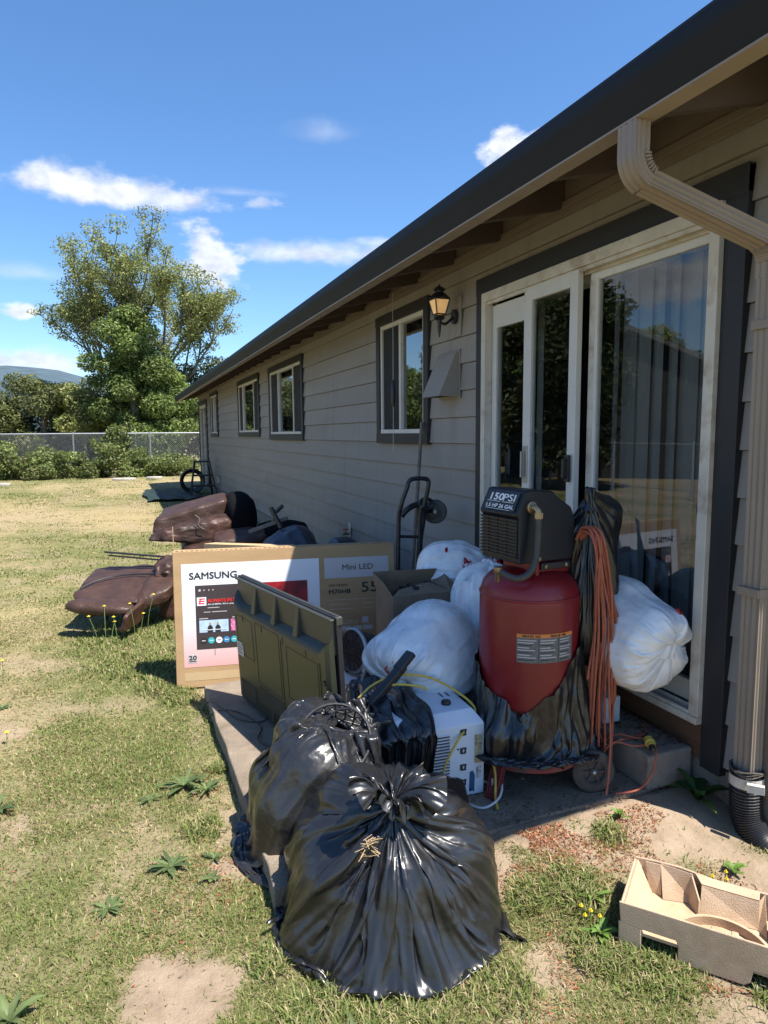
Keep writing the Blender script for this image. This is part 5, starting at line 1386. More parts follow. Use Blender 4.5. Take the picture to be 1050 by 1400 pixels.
# back shell: bulged lower part whose top edge dips between the ribs
m = MB(); nx_ = 60; zt_ = .048
def shelltop(u):
    base = TH - .155; d0 = min(u, TL_ - u); rise = .075 * max(0, 1 - d0 / .09) ** 1.5
    return base + rise
rows = []
for i in range(nx_ + 1):
    u = .012 + (TL_ - .024) * i / nx_; ty = shelltop(u); zz = zt_ * min(1, (min(u, TL_ - u)) / .035 + .35)
    rows.append([(u, .012, .0), (u, .022, zz * .8), (u, .05, zz), (u, ty - .03, zz), (u, ty - .006, zz * .93), (u, ty + .012, zz * .62), (u, ty + .026, .012)])
vs = [p for r in rows for p in r]; k_ = 7; fs = []
for i in range(nx_):
    for j in range(k_ - 1): fs.append((i * k_ + j, (i + 1) * k_ + j, (i + 1) * k_ + j + 1, i * k_ + j + 1))
fs.append(tuple(range(k_))); fs.append(tuple(nx_ * k_ + j for j in range(k_))[::-1]); m.add(vs, fs, Tt); m.build('back_shell', MT['tvback'], t, auto=True)
m = MB(); m.box((.012, TH - .16, -.002), (TL_ - .012, TH - .006, .010), Tt); m.build('upper_recess', MT['tvdark'], t, bevel=.003)
m = MB(); m.box((.008, TH - .012, .001), (TL_ - .008, TH - .002, .022), Tt); m.build('top_lip', MT['tvdark'], t, bevel=.003)
for u in (.26, .50, .74):
    m = MB(); m.add([(u - .010, TH - .004, .012), (u + .010, TH - .004, .012), (u + .022, TH - .15, .040), (u - .022, TH - .15, .040), (u - .012, TH - .004, .0), (u + .012, TH - .004, .0), (u + .026, TH - .15, .0), (u - .026, TH - .15, .0)],
                    [(0, 1, 2, 3), (4, 7, 6, 5), (0, 3, 7, 4), (1, 5, 6, 2), (0, 4, 5, 1), (3, 2, 6, 7)], Tt); m.build('rib', MT['tvback'], t, bevel=.004)
m = MB(); zz = zt_ + .0008; hw = .0018
def outline(x0, y0, x1, y1):
    for a, b, c, d in ((x0, y0, x1, y0 + hw), (x0, y1 - hw, x1, y1), (x0, y0, x0 + hw, y1), (x1 - hw, y0, x1, y1)): m.box((a, b, zz - .001), (c, d, zz + .0006), Tt)
outline(.30, .20, .58, .52); outline(.05, .30, .26, .51); outline(.66, .24, .97, .49)
m.box((.60, .16, zz - .001), (.604, .50, zz + .001), Tt); m.box((.985, .10, zz - .001), (.991, .50, zz + .001), Tt); m.build('panel_joint', MT['ink'], t)
for (x0, y0, x1, y1) in ((.31, .10, .60, .185), (.05, .06, .25, .15), (.72, .04, .88, .15)):
    m = MB(); m.box((x0, y0, zz - .001), (x1, y1, zz + .0012), Tt)
    for k in range(int((y1 - y0) / .009)): m.box((x0 + .004, y0 + .003 + k * .009, zz + .001), (x1 - .004, y0 + .0065 + k * .009, zz + .0022), Tt)
    m.build('vent_grille', MT['grille'], t)
m = MB(); m.box((.035, .285, zz), (.12, .36, zz + .001), Tt); m.build('label', MT['print_grey'], t)
m = MB()
for k in range(4): m.box((.045, .298 + k * .015, zz + .001), (.045 + (.06, .045, .065, .03)[k], .302 + k * .015, zz + .0018), Tt)
m.box((.10, .345, zz + .001), (.115, .356, zz + .0018), Tt); m.build('label_print', MT['ink'], t)
m = MB(); m.box((.44, .035, zz - .002), (.47, .12, zz + .002), Tt); m.box((1.0, .09, zz - .002), (1.04, .16, zz + .003), Tt); m.lathe([(.012, 0), (.012, .004), (.006, .005)], 12, Tt @ Matrix.Translation((1.02, .42, zz)))
m.build('socket', MT['ink'], t)
m = MB()
for u, v_ in ((.14, TH - .19), (.38, TH - .19), (.62, TH - .19), (.86, TH - .19)): m.box((u, v_ - .025, zz), (u + .005, v_ + .012, zz + .001), Tt)
m.build('screw_slot', MT['ink'], t)

# ---- stuff on the slab between the televisions and the compressor
def slab_box(name, loc, x0, y0, x1, y1, z0, z1, rot, mm, parent, bev=.006):
    T = Matrix.Translation(((x0 + x1) / 2, (y0 + y1) / 2, 0)) @ Matrix.Rotation(rot, 4, 'Z'); q = MB(); q.box((-(x1 - x0) / 2, -(y1 - y0) / 2, z0), ((x1 - x0) / 2, (y1 - y0) / 2, z1), T); return q.build(name, MT[mm], parent, bevel=bev), T


# window air conditioner standing on the slab
t = thing('air_conditioner', (1.09, 2.56, .08), 'white window air conditioner with slotted side and yellow stickers beside the compressor', 'air conditioner')
Ta = Matrix.Translation((1.315, 2.335, .082)) @ Matrix.Rotation(R(-2), 4, 'Z')    # origin: front right bottom corner; x to the right, y back
wA, dA, hA = .44, .43, .30
m = MB(); m.add([(-wA, 0, 0), (0, 0, 0), (0, 0, hA - .0), (-wA, 0, hA), (-wA, .03, hA + .045), (-.03, .06, hA + .045), (-.03, dA, hA + .045), (-wA, dA, hA + .045), (-wA, dA, 0), (0, dA, 0), (0, dA, hA - .02), (0.0, .03, hA - .0)],
              [(0, 1, 2, 3), (3, 2, 5, 4), (4, 5, 6, 7), (7, 6, 10, 9, 8), (0, 3, 4, 7, 8), (1, 9, 10, 11, 2), (2, 11, 5), (11, 10, 6, 5), (0, 8, 9, 1)], Ta)
m.build('casing', MT['applwhite'], t, bevel=.005, seg=2)
m = MB()
for k in range(18): zz = .045 + k * .0128; m.box((-.36, -.0035, zz), (-.155, .004, zz + .0068), Ta)
m.build('louvre_slots', MT['ink'], t)
m = MB()
for k in range(19): zz = .0385 + k * .0128; m.box((-.36, -.006, zz), (-.155, -.001, zz + .0045), Ta)
m.build('louvre', MT['applwhite'], t)
m = MB()
for zz in (.05, .115, .185, .262):
    x_ = -.095; m.box((x_ - .013, -.004, zz), (x_ - .003, .001, zz + .022), Ta); m.box((x_ + .006, -.004, zz), (x_ + .012, .001, zz + .022), Ta); m.box((x_ - .013, -.004, zz + .018), (x_ + .014, .001, zz + .023), Ta); m.box((x_ - .010, -.004, zz - .002), (x_ + .012, .001, zz + .003), Ta)
m.lathe([(.004, 0), (.004, .003)], 8, Ta @ Matrix(((1, 0, 0, -.118), (0, 0, -1, 0), (0, 1, 0, .205), (0, 0, 0, 1)))); m.lathe([(.006, 0), (.006, .003)], 8, Ta @ Matrix(((1, 0, 0, -.062), (0, 0, -1, 0), (0, 1, 0, .024), (0, 0, 0, 1))))
m.build('punched_clip', MT['ink'], t)
m = MB(); m.box((-.045, -.0015, .135), (-.012, 0, .255), Ta); m.build('sticker', mat('yellowed_sticker', (.50, .42, .24), .6, .15, 30, col2=(.2, .17, .1), c2scale=60), t)
m = MB(); m.add([(-.068, -.0016, .022), (-.045, -.0016, .015), (-.042, -.0016, .085), (-.052, -.0016, .105), (-.066, -.0016, .10)], [(0, 1, 2, 3, 4)], Ta); m.build('sticker', mat('blue_sticker', (.02, .08, .17), .5, .1), t, fix=False)
m = MB(); m.box((-.036, -.0015, .07), (-.014, 0, .118), Ta); m.build('sticker', mat('grey_sticker', (.42, .42, .42), .5, .7, 90), t)
m = MB(); m.lathe([(.019, 0), (.021, .008), (.018, .016), (.010, .017)], 14, Ta @ Matrix.Translation((-.115, .125, hA + .045))); m.build('knob', MT['plastic'], t, auto=True)
m = MB(); m.box((-.10, .20, hA + .045), (-.094, .40, hA + .047), Ta); m.box((-.07, .20, hA + .045), (-.064, .40, hA + .047), Ta); m.build('seam', MT['ink'], t)
m = MB(); m.tube(spline([(1.30, 2.42, .11), (1.36, 2.36, .10), (1.375, 2.30, .13), (1.33, 2.24, .105), (1.25, 2.22, .09), (1.20, 2.28, .09)], 8), .005, 6); m.build('power_cord', MT['vinyl'], t, auto=True)

t = thing('white_appliance', (1.25, 3.15, .08), 'flat white appliance lying on the slab beneath the big white bag', 'appliance')
o, T = slab_box('casing', None, .88, 2.90, 1.66, 3.36, .08, .385, R(-2), 'applwhite', t, .008)
m = MB()
for k in range(10): m.box((-.385, -.15 + k * .03, .14), (-.393, -.135 + k * .03, .29), T)
m.box((-.30, -.05, .385), (-.26, 0, .398), T); m.box((-.22, -.10, .385), (-.17, -.08, .392), T); m.build('slot', MT['ink'], t)

# work lamp / round heater resting on it
t = thing('round_fan_heater', (1.0, 3.05, .39), 'small round fan heater with a silver rim on the white appliance beside the television', 'heater')
Mf = lie((.995, 3.05, .505), (-.93, -.30, .12)); m = MB()
m.lathe([(.098, -.012), (.108, -.006), (.110, .004), (.104, .012), (.096, .010), (.094, -.008)], 32, Mf, cap=False); m.build('rim', MT['silver'], t, auto=True)
m = MB(); m.lathe([(.095, -.004), (.07, .002), (.03, .004), (.004, .005)], 28, Mf, cap=False); m.build('face', mat('heater_face', (.22, .15, .12), .4, .5, 40, metal=.3), t, auto=True)
m = MB()
for rr in (.03, .05, .07, .088): m.tube([Mf @ Vector((rr * cos(2 * pi * k / 24), rr * sin(2 * pi * k / 24), .011)) for k in range(24)], .0016, 4, closed=True)
for k in range(16): a = 2 * pi * k / 16; m.bar(Mf @ Vector((.02 * cos(a), .02 * sin(a), .0115)), Mf @ Vector((.095 * cos(a), .095 * sin(a), .0115)), .0022, .0022)
m.build('grille', MT['blackmetal'], t)
m = MB(); m.lathe([(.096, -.012), (.092, -.05), (.078, -.10), (.060, -.135), (.02, -.15), (.001, -.15)], 24, Mf, cap=False); m.build('housing', MT['plastic'], t, auto=True)
m = MB(); m.tube([Mf @ Vector(p) for p in ((.0, -.13, -.02), (0.0, -.118, -.09), (0, -.09, -.10))], .012, 8); m.tube([Mf @ Vector((.09 * cos(a), -.135, -.05 + .055 * sin(a))) for a in [2 * pi * k / 14 for k in range(14)]], .008, 6, closed=True); m.build('stand', MT['plastic'], t)

# black vacuum wand
t = thing('vacuum_wand', (1.0, 2.6, .4), 'black vacuum wand sticking up out of the rubbish against the big white bag', 'vacuum wand')
m = MB(); m.bar((.86, 2.52, .42), (1.06, 2.58, .575), .042, .034); m.bar((1.03, 2.572, .56), (1.105, 2.595, .62), .05, .026); m.build('tube', MT['plastic'], t, bevel=.006)

# draped black film over the air conditioner
def drape(name, fn, nu, nv, m, parent, seed, amp=.01, sub=1, fu=9, fv=5):
    P = np.array([[fn(u / (nu - 1), v / (nv - 1)) for u in range(nu)] for v in range(nv)]); P = crumple(P, seed, amp, wrap=False, fu=fu, fv=fv); return sheet_obj(name, P, m, parent, wrap=False, sub=sub)


def fn(u, v):
    # u across (left to right), v from the back of the pile over the top edge and down the front
    x = .84 + .24 * u; fold = .016 * sin(u * 21 + 2 * v) + .010 * sin(u * 43 + v * 5) + .008 * sin(v * 19 + u * 6)
    if v < .5: k = v / .5; return (x + .05 * (1 - k) + fold, 2.80 - .47 * k, .415 + .035 * sin(k * 3.1) + fold)
    if v < .6: k = (v - .5) / .1; return (x + fold, 2.33 - .035 * sin(k * pi / 2), .412 - .03 * (1 - cos(k * pi / 2)) + fold * (1 - k))
    k = (v - .6) / .4; return (x + fold * .4 - .05 * k * (u - .3), 2.295 + fold - .012 * k, .382 - .30 * k * (.8 + .2 * u))


t = thing('black_plastic_sheet', (.96, 2.5, .3), 'crumpled empty black plastic film draped over the left of the air conditioner', 'plastic film')
drape('film', fn, 90, 90, MT['bag'], t, 44, .016)
def fn(u, v):
    f = .02 * sin(u * 17 + v * 3) + .012 * sin(v * 29 + u * 9); return (.80 + .62 * u + f, 2.62 + .24 * v + f, .40 + .05 * sin(u * 5 + 1) * sin(v * 3) + f - .10 * abs(u - .4) ** 2 * 2 + .03 * v)
drape('film', fn, 80, 40, MT['bag'], t, 45, .02)

# yellow cord
t = thing('yellow_cord', (1.1, 2.6, .5), 'yellow extension cord looping over the black film and down the air conditioner', 'cord')
m = MB()
m.tube(spline([(.86, 2.58, .46), (.93, 2.60, .50), (1.03, 2.58, .535), (1.16, 2.55, .52), (1.27, 2.50, .46), (1.315, 2.42, .41), (1.262, 2.37, .375), (1.18, 2.315, .33), (1.13, 2.306, .26), (1.11, 2.300, .20), (1.095, 2.295, .13)], 10), .0052, 8)
m.tube(spline([(.95, 2.565, .50), (1.02, 2.53, .515), (1.10, 2.50, .505), (1.13, 2.49, .49)], 8), .0052, 8)
m.tube(spline([(1.335, 2.34, .28), (1.345, 2.30, .18), (1.325, 2.26, .10), (1.30, 2.20, .088)], 8), .0052, 8)
m.build('cord_run', MT['yellow'], t, auto=True)

# ---- white bags
def tie(t, p, s=.05, seed=0, dirs=None):
    rg = random.Random(seed); m = MB(); p = Vector(p)
    for k in range(5):
        a = rg.uniform(0, 2 * pi); c = p + Vector((rg.uniform(-.3, .3), rg.uniform(-.3, .3), rg.uniform(-.3, .3))) * s
        pts = [c + Vector((cos(a + q * 1.1) * s * .5, sin(a + q * 1.3) * s * .4, sin(q * .9 + k) * s * .55)) for q in range(7)]; pts = spline(pts, 4)
        for i in range(len(pts) - 1):
            d = pts[i + 1] - pts[i]; w = Vector((rg.uniform(-.2, .2), rg.uniform(-.2, .2), 1)).normalized() * .006
            m.add([pts[i] - w, pts[i + 1] - w, pts[i + 1] + w, pts[i] + w], [(0, 1, 2, 3)])
    m.build('red_tie', MT['red_tie'], t, fix=False)


def white_bag(c, d, rx, ry, h, lb, seed, floor, planes=(), tp=None, **k):
    kw = dict(nu=130, nv=72, ears=9, loose=1.02, seed=seed, vs=.86, steps=60, iters=5, steps_kw=dict(press=6, kc=.8, bend=.03)); kw.update(k)
    P = tbag(lie(c, d), rx, ry, h, lumps(rx, ry, h, 5, seed), g=1.5, floor=floor, planes=planes, **kw); P = crumple(P, seed, .007, n=5)
    t = thing('white_trash_bag', tuple(c), lb, 'trash bag', 'stuffed white trash bags on the patio'); sheet_obj('bag_film', P, MT['white_bag'], t); tie(t, tp, .045, seed); return t


white_bag((1.565, 3.04, .60), (-.80, -.52, -.20), .215, .225, .60, 'largest stuffed white bag with red ties, lying left of the red compressor tank', 11, .39, tp=(1.06, 2.71, .53))
white_bag((1.73, 3.0, .40), (.1, .25, .95), .20, .18, .52, 'white bag wedged upright between the big white bag and the compressor', 12, .09, tp=(1.80, 3.1, .86))
t = thing('closed_carton', (1.72, 3.75, .08), 'plain cardboard carton under the small white bag by the hand truck', 'carton'); slab_box('carton_body', None, 1.50, 3.55, 1.98, 3.98, .08, .62, .1, 'card2', t)
white_bag((1.60, 3.72, .75), (.85, -.42, .10), .125, .15, .40, 'small white bag with a red tie resting behind the open carton', 13, .63, tp=(1.79, 3.40, .80), nu=110, nv=60)
tie(thing('red_tie_string', (1.70, 3.5, .86), 'tiny red ribbon end poking up behind the small white bag', 'ribbon'), (1.72, 3.52, .875), .016, 3)
t = thing('support_carton', (1.98, 2.78, .08), 'low cardboard carton on the slab behind the compressor under the right white bag', 'carton'); slab_box('carton_body', None, 1.83, 2.56, 2.13, 3.1, .08, .585, .02, 'card2', t)
m = MB(); m.box((1.955, 2.40, .24), (2.05, 2.50, .36)); tag(m.build('white_block', MT['applwhite'], bevel=.006), 'small white plastic block on the step beneath the right white bag', 'plastic block')
white_bag((1.965, 2.66, .745), (.10, -1, -.02), .165, .165, .60, 'stuffed white bag leaning on the door glass right of the orange cords', 14, None, planes=[((2.135, 0, 0), (-1, 0, 0))], tp=(2.06, 2.085, .80))
t = thing('cardboard_sheet', (2.1, 2.7, 1.0), 'folded brown cardboard piece leaning on the door behind the compressor', 'cardboard'); m = MB()
m.add([(2.0, 2.75, .5), (2.11, 2.62, .50), (2.125, 2.60, .98), (2.09, 2.70, 1.12), (2.0, 2.78, 1.09)], [(0, 1, 2, 3, 4)]); o = m.build('panel', MT['card2'], t, fix=False); sd = o.modifiers.new('s', 'SOLIDIFY'); sd.thickness = .008
m = MB(); m.add([(2.113, 2.62, .50), (2.128, 2.56, .50), (2.130, 2.55, .93), (2.127, 2.60, .975)], [(0, 1, 2, 3)]); o = m.build('flap', MT['card2'], t, fix=False); sd = o.modifiers.new('s', 'SOLIDIFY'); sd.thickness = .006

# open carton
t = thing('open_carton', (1.50, 3.30, .08), 'open brown carton with bent flaps behind the big white bag', 'carton')
x0, y0, x1, y1, z0, z1 = 1.30, 3.30, 1.64, 3.56, .08, .685; m = MB()
m.box((x0, y0, z0), (x1, y0 + .006, z1)); m.box((x0, y1 - .006, z0), (x1, y1, z1)); m.box((x0, y0 + .006, z0), (x0 + .006, y1 - .006, z1)); m.box((x1 - .006, y0 + .006, z0), (x1, y1 - .006, z1)); m.box((x0, y0 + .006, z0), (x1, y1 - .006, z0 + .006))
m.build('carton_body', MT['card2'], t)
for vs in ([(x0, y0, z1), (x1, y0, z1), (x1 + .05, y0 + .06, z1 - .02), (x1 - .08, y0 + .12, z1 + .035), (x0 + .07, y0 + .09, z1 + .015)],
           [(x0, y1, z1), (x1, y1, z1), (x1 + .03, y1 - .02, z1 + .08), (x0 - .02, y1 - .01, z1 + .09)],
           [(x0, y0, z1), (x0, y1, z1), (x0 - .015, y1, z1 + .085), (x0 - .02, y0 + .08, z1 + .06)],
           [(x1, y0, z1), (x1, y1, z1), (x1 + .07, y1 - .03, z1 + .05), (x1 + .10, y0 + .05, z1 - .03)]):
    m = MB(); m.add(vs, [tuple(range(len(vs)))]); o = m.build('flap', MT['card2'], t, fix=False); sd = o.modifiers.new('s', 'SOLIDIFY'); sd.thickness = .005
t2 = thing('glass_jar', (1.50, 3.42, .55), 'small jar among dark things in the open carton', 'jar'); m = MB(); m.lathe([(.03, .5), (.034, .52), (.034, .66), (.02, .68), (.022, .71)], 14, Matrix.Translation((1.50, 3.40, 0))); m.build('jar_body', MT['silver'], t2, auto=True)
m = MB()
for k in range(9): p = (1.36 + .03 * k, 3.36 + .02 * (k % 3), .55 + .02 * (k % 4)); m.box(p, (p[0] + .03, p[1] + .12, p[2] + .10))
tag(m.build('carton_contents', MT['plastic'], bevel=.006), 'jumble of dark odds and ends inside the open carton', 'odds and ends', kind='stuff')

# ---- air compressor
CX, CY = 1.57, 2.42; Tc = Matrix.Translation((CX, CY, 0)); ac = thing('air_compressor', (CX, CY, .08), 'tall upright air compressor with red tank, black motor cover and wheels', 'air compressor')
rT = .207
m = MB(); pr = [(.004, .995), (.06, .993), (.12, .982), (.165, .962), (.192, .932), (.204, .895), (rT, .86), (rT, .32), (.203, .27), (.18, .23), (.10, .21), (.004, .205)]
m.lathe(pr[::-1], 56, Tc, cap=False); m.build('tank', MT['red'], ac, smooth=True)
for zz in (.885, .30):
    m = MB(); m.lathe([(rT - .001, zz - .006), (rT + .0025, zz - .003), (rT + .0025, zz + .003), (rT - .001, zz + .006)], 56, Tc, cap=False); m.build('weld_seam', MT['red'], ac, smooth=True)
m = MB(); m.lathe([(.165, .205), (.215, .240), (.232, .232), (.236, .195), (.229, .190), (.225, .222), (.19, .228), (.165, .225)], 48, Tc, cap=False); m.build('base_ring', MT['redbase'], ac, auto=True)
aF = math.atan2(-.839, -.544)
for k, (aa, rr) in enumerate(((aF - .50, .275), (aF + 2.1, .27))):
    m = MB(); d = Vector((cos(aa), sin(aa), 0)); p = Vector((CX, CY, 0)) + d * .215; q = Vector((CX, CY, 0)) + d * rr
    m.bar((p.x, p.y, .225), (q.x, q.y, .085), .05, .012, up=d); s = d.cross(Vector((0, 0, 1)))
    for sg in (-1, 1): a_ = p + s * .022 * sg; b_ = q + s * .022 * sg; m.bar((a_.x, a_.y, .225), (b_.x, b_.y, .085), .006, .03, up=d)
    m.bar((q.x - .02 * d.x, q.y - .02 * d.y, .088), (q.x + .02 * d.x, q.y + .02 * d.y, .088), .05, .010); m.build('leg', MT['redbase'], ac)
m = MB(); q = Vector((CX, CY, 0)) + Vector((cos(aF - .55), sin(aF - .55), 0)) * .26; m.box((q.x - .006, q.y - .008, .125), (q.x + .004, q.y - .005, .155)); m.build('leg_sticker', MT['print_grey'], ac)
# wheels
for (wx, wy, vis) in ((1.735, 2.185, 1), (1.86, 2.62, 0)):
    ax = Vector((-.30, -.95, .03)) if vis else Vector((-.30, -.95, 0)); Mw = lie((wx, wy, .168), ax); m = MB()
    m.lathe([(.052, -.020), (.072, -.022), (.086, -.014), (.089, 0), (.086, .014), (.072, .022), (.052, .020)], 36, Mw, cap=False); w = m.build('wheel', MT['rubber'], ac, auto=True)
    m = MB(); m.lathe([(.053, -.012), (.053, .017), (.047, .017), (.045, .006), (.016, .008), (.016, .018), (.004, .019)], 30, Mw, cap=False); m.lathe([(.053, -.012), (.004, -.014)], 30, Mw, cap=False)
    for j in range(6):
        a = 2 * pi * j / 6; m.bar(Mw @ Vector((.014 * cos(a), .014 * sin(a), .009)), Mw @ Vector((.049 * cos(a), .049 * sin(a), .009)), .010, .008, up=Mw.to_3x3() @ Vector((0, 0, 1)))
    m.build('rim', MT['rubber'], w, auto=True)
    m = MB(); m.lathe([(.008, .016), (.008, .024), (.003, .026)], 8, Mw); m.build('hub_bolt', MT['silver'], w)
    m = MB(); p = Vector((wx, wy, .17)); c_ = Vector((CX, CY, .19)); m.bar(p + Vector((.01, .03, 0)), c_ + (p - c_).normalized() * .17, .03, .03); m.build('axle_bracket', MT['redbase'], ac)
# motor cover
Tm = Matrix.Translation((1.432, 2.285, 1.03)) @ Matrix.Rotation(R(6), 4, 'Z')     # x along the right face, y along the left face, z up
LX, LY = .285, .25
pf = [(.0, 0), (.27, 0), (.285, .03), (.285, .17), (.265, .215), (.19, .262), (.165, .285), (.045, .292), (.03, .288), (-.012, .20), (-.012, .19), (0, .182)]
m = MB(); m.prism(pf, LY, Tm @ Matrix(((1, 0, 0, 0), (0, 0, 1, 0), (0, 1, 0, 0), (0, 0, 0, 1)))); sh_ = m.build('motor_cover', MT['shroud'], ac, bevel=.012, seg=3)
m = MB(); m.box((-.006, .012, .02), (.004, LY - .012, .178), Tm); m.build('grille_recess', MT['ink'], ac)
m = MB()
for k in range(12): zz = .022 + k * .0135; m.box((-.013, .006, zz), (-.004, LY - .006, zz + .0065), Tm)
for yy in (.07, .13, .19): m.box((-.011, yy, .02), (-.005, yy + .006, .18), Tm)
m.build('grille_slats', MT['shroud'], ac)
# pressure panel: sloping face above the grille
tn = Vector((-.012 - .03, 0, .20 - .288)).normalized(); Tp = Tm @ frame((-.0135, LY * .96, .201), (0, -1, 0), (.042, 0, .088))
m = MB(); m.box((.012, .006, .0010), (.22, .090, .0025), Tp); m.build('panel_plate', MT['ink'], ac)
text('panel_lettering', '150', Tp @ Matrix.Translation((.028, .048, .0032)), .042, MT['print_white'], ac, bold=.0012, width=.085)
text('panel_lettering', 'PSI', Tp @ Matrix.Translation((.122, .048, .0032)), .042, MT['print_white'], ac, bold=.0004, width=.075)
text('panel_lettering', '1.5 HP 26 GAL', Tp @ Matrix.Translation((.024, .016, .0032)), .022, MT['print_white'], ac, bold=.0005, width=.18)
m = MB(); m.box((.026, .041, .003), (.112, .043, .0036), Tp); m.box((.125, .041, .003), (.2, .043, .0036), Tp); m.box((.03, .009, .003), (.19, .0105, .0036), Tp); m.build('panel_line', MT['print_white'], ac)
m = MB(); m.box((.105, -.002, .03), (.107, -.0005, .15), Tm); m.bar(Tm @ Vector((.106, -.0015, .15)), Tm @ Vector((.085, -.0015, .175)), .002, .002); m.build('cover_joint', MT['ink'], ac)
# outlet elbow and hose
m = MB(); m.lathe([(.024, 0), (.024, .012), (.018, .014), (.018, .02)], 14, Tm @ Matrix(((1, 0, 0, .055), (0, 0, -1, 0), (0, 1, 0, .225), (0, 0, 0, 1)))); m.tube([Tm @ Vector(p) for p in ((.055, -.01, .225), (.057, -.030, .225), (.062, -.038, .215), (.064, -.038, .18))], .014, 10)
m.lathe([(.018, 0), (.018, .022)], 6, Tm @ Matrix.Translation((.064, -.038, .185))); m.build('outlet_elbow', MT['brass'], ac, auto=True)
m = MB(); m.tube(spline([Tm @ Vector(p) for p in ((.064, -.038, .19), (.058, -.042, .09), (.045, -.046, .02), (.012, -.048, -.028), (-.03, -.035, -.045), (-.062, -.01, -.035), (-.085, .02, -.015))], 8), .0135, 12); m.build('discharge_hose', MT['hose'], ac, auto=True)
m = MB(); p = Tm @ Vector((-.085, .02, -.015)); m.lathe([(.014, -.012), (.017, -.008), (.017, .01), (.012, .014)], 8, Matrix.Translation(p)); m.tube([p, (p.x + .015, p.y + .03, .965)], .011, 8); m.build('fitting', MT['brass'], ac, auto=True)
m = MB(); m.box((.10, .02, -.055), (.275, .20, -.006), Tm); m.box((.09, .0, -.055), (.105, .22, .0), Tm); m.build('mounting_bracket', MT['red'], ac, bevel=.003)
m = MB(); m.box((.12, .005, -.035), (.27, .02, -.008), Tm); m.build('bracket_bar', MT['blackmetal'], ac, bevel=.002)
for x_ in (.14, .245, .10):
    m = MB(); m.lathe([(.009, 0), (.009, .006), (.004, .008)], 8, Tm @ Matrix(((1, 0, 0, x_), (0, 0, -1, .004 if x_ > .11 else -.002), (0, 1, 0, -.021 if x_ > .11 else .015), (0, 0, 0, 1)))); m.build('bolt', MT['brass'], ac)
# curved warning label
def curved(name, a0, a1, z0, z1, r, mm, n=14):
    vs = []; 
    for k in range(n + 1): a = aF + a0 + (a1 - a0) * k / n; vs += [(CX + r * cos(a), CY + r * sin(a), z0), (CX + r * cos(a), CY + r * sin(a), z1)]
    m = MB(); m.add(vs, [(2 * k, 2 * k + 2, 2 * k + 3, 2 * k + 1) for k in range(n)]); return m.build(name, mm if not isinstance(mm, str) else MT[mm], ac, smooth=True, fix=False)
gl = mat('grey_label', (.13, .125, .12), .6, .3, 120); og = mat('orange_label', (.62, .20, .04), .5, .1, 20)
curved('warning_label', -.22, .96, .640, .742, rT + .0012, gl); curved('warning_header', -.22, .96, .742, .757, rT + .0014, og)
for a in (.20, .60): curved('label_rule', a - .006, a + .006, .642, .742, rT + .0018, 'ink', 2)
for k in range(9):
    for (a0, a1) in ((-.20, .17), (.23, .57), (.63, .93)):
        rr_ = .6 + .4 * ((k * 37 + int(a0 * 50)) % 7) / 7; curved('label_print', a0, a0 + (a1 - a0) * rr_, .650 + k * .010, .6535 + k * .010, rT + .0019, 'print_grey' if k % 3 else 'ink', 4)
def curved_text(s, a, z, size, m_):
    for ch, off in zip(s, range(len(s))):
        aa = aF + a + off * size * .8 / rT; o_ = Vector((CX + (rT + .002) * cos(aa), CY + (rT + .002) * sin(aa), z)); text('warning_lettering', ch, frame(o_, (-sin(aa), cos(aa), 0), (0, 0, 1)), size, m_, ac, bold=.0004)
curved_text('WARNING', -.12, .7445, .013, MT['ink']); curved_text('WARNING', .42, .7445, .013, MT['ink'])

# black film wrapped round the lower tank
nu, nv = 200, 64; th = 2 * pi * np.arange(nu) / nu; P = np.zeros((nv, nu, 3)); vv = np.linspace(0, 1, nv)[:, None]
dth = np.abs((th - (aF - .06) + pi) % (2 * pi) - pi); sgn_ = np.sin(th - (aF - .06)); topz = .435 + np.where(sgn_ > 0, .32, .19) * np.clip(dth / 1.5, 0, 1) ** 1.3 + .01 * np.sin(th * 9)
rr = rT + .006 + (.075 + .055 * np.clip(-np.sin(th - aF), 0, 1)) * np.sin(np.pi * np.clip(vv * 1.0, 0, 1) ** .8) - .004 * vv + 0 * th; zz = topz * (1 - vv) + .245 * vv
P[..., 0] = CX + rr * np.cos(th); P[..., 1] = CY + rr * np.sin(th); P[..., 2] = zz
P += RNG.normal(0, .002, P.shape); top0 = P[0].copy(); bot0 = P[-1].copy()
def pin(P): P[0] = top0; P[-1] = bot0
P = solve(P, 2 * pi * .262 / nu * 1.16, .72 / nv, [(CX, CY, .42, rT + .006, rT + .006, .8), (CX - .10, CY - .05, .33, .17, .16, .10), (CX + .08, CY - .08, .31, .15, .16, .08)], steps=60, iters=5, pins=pin, ground=.242, kc=.85, bend=.03, damp=.9, g=(0, 0, -9))
P = crumple(P, 31, .019, n=7); rq_ = np.hypot(P[..., 0] - CX, P[..., 1] - CY); kq = np.maximum(1, (rT + .0055) / rq_); P[..., 0] = CX + (P[..., 0] - CX) * kq; P[..., 1] = CY + (P[..., 1] - CY) * kq
t = thing('black_film_wrap', (CX, CY, .2), 'black plastic bag wrapped in a V round the lower half of the red tank', 'plastic film'); sheet_obj('film', P, MT['bag'], t)
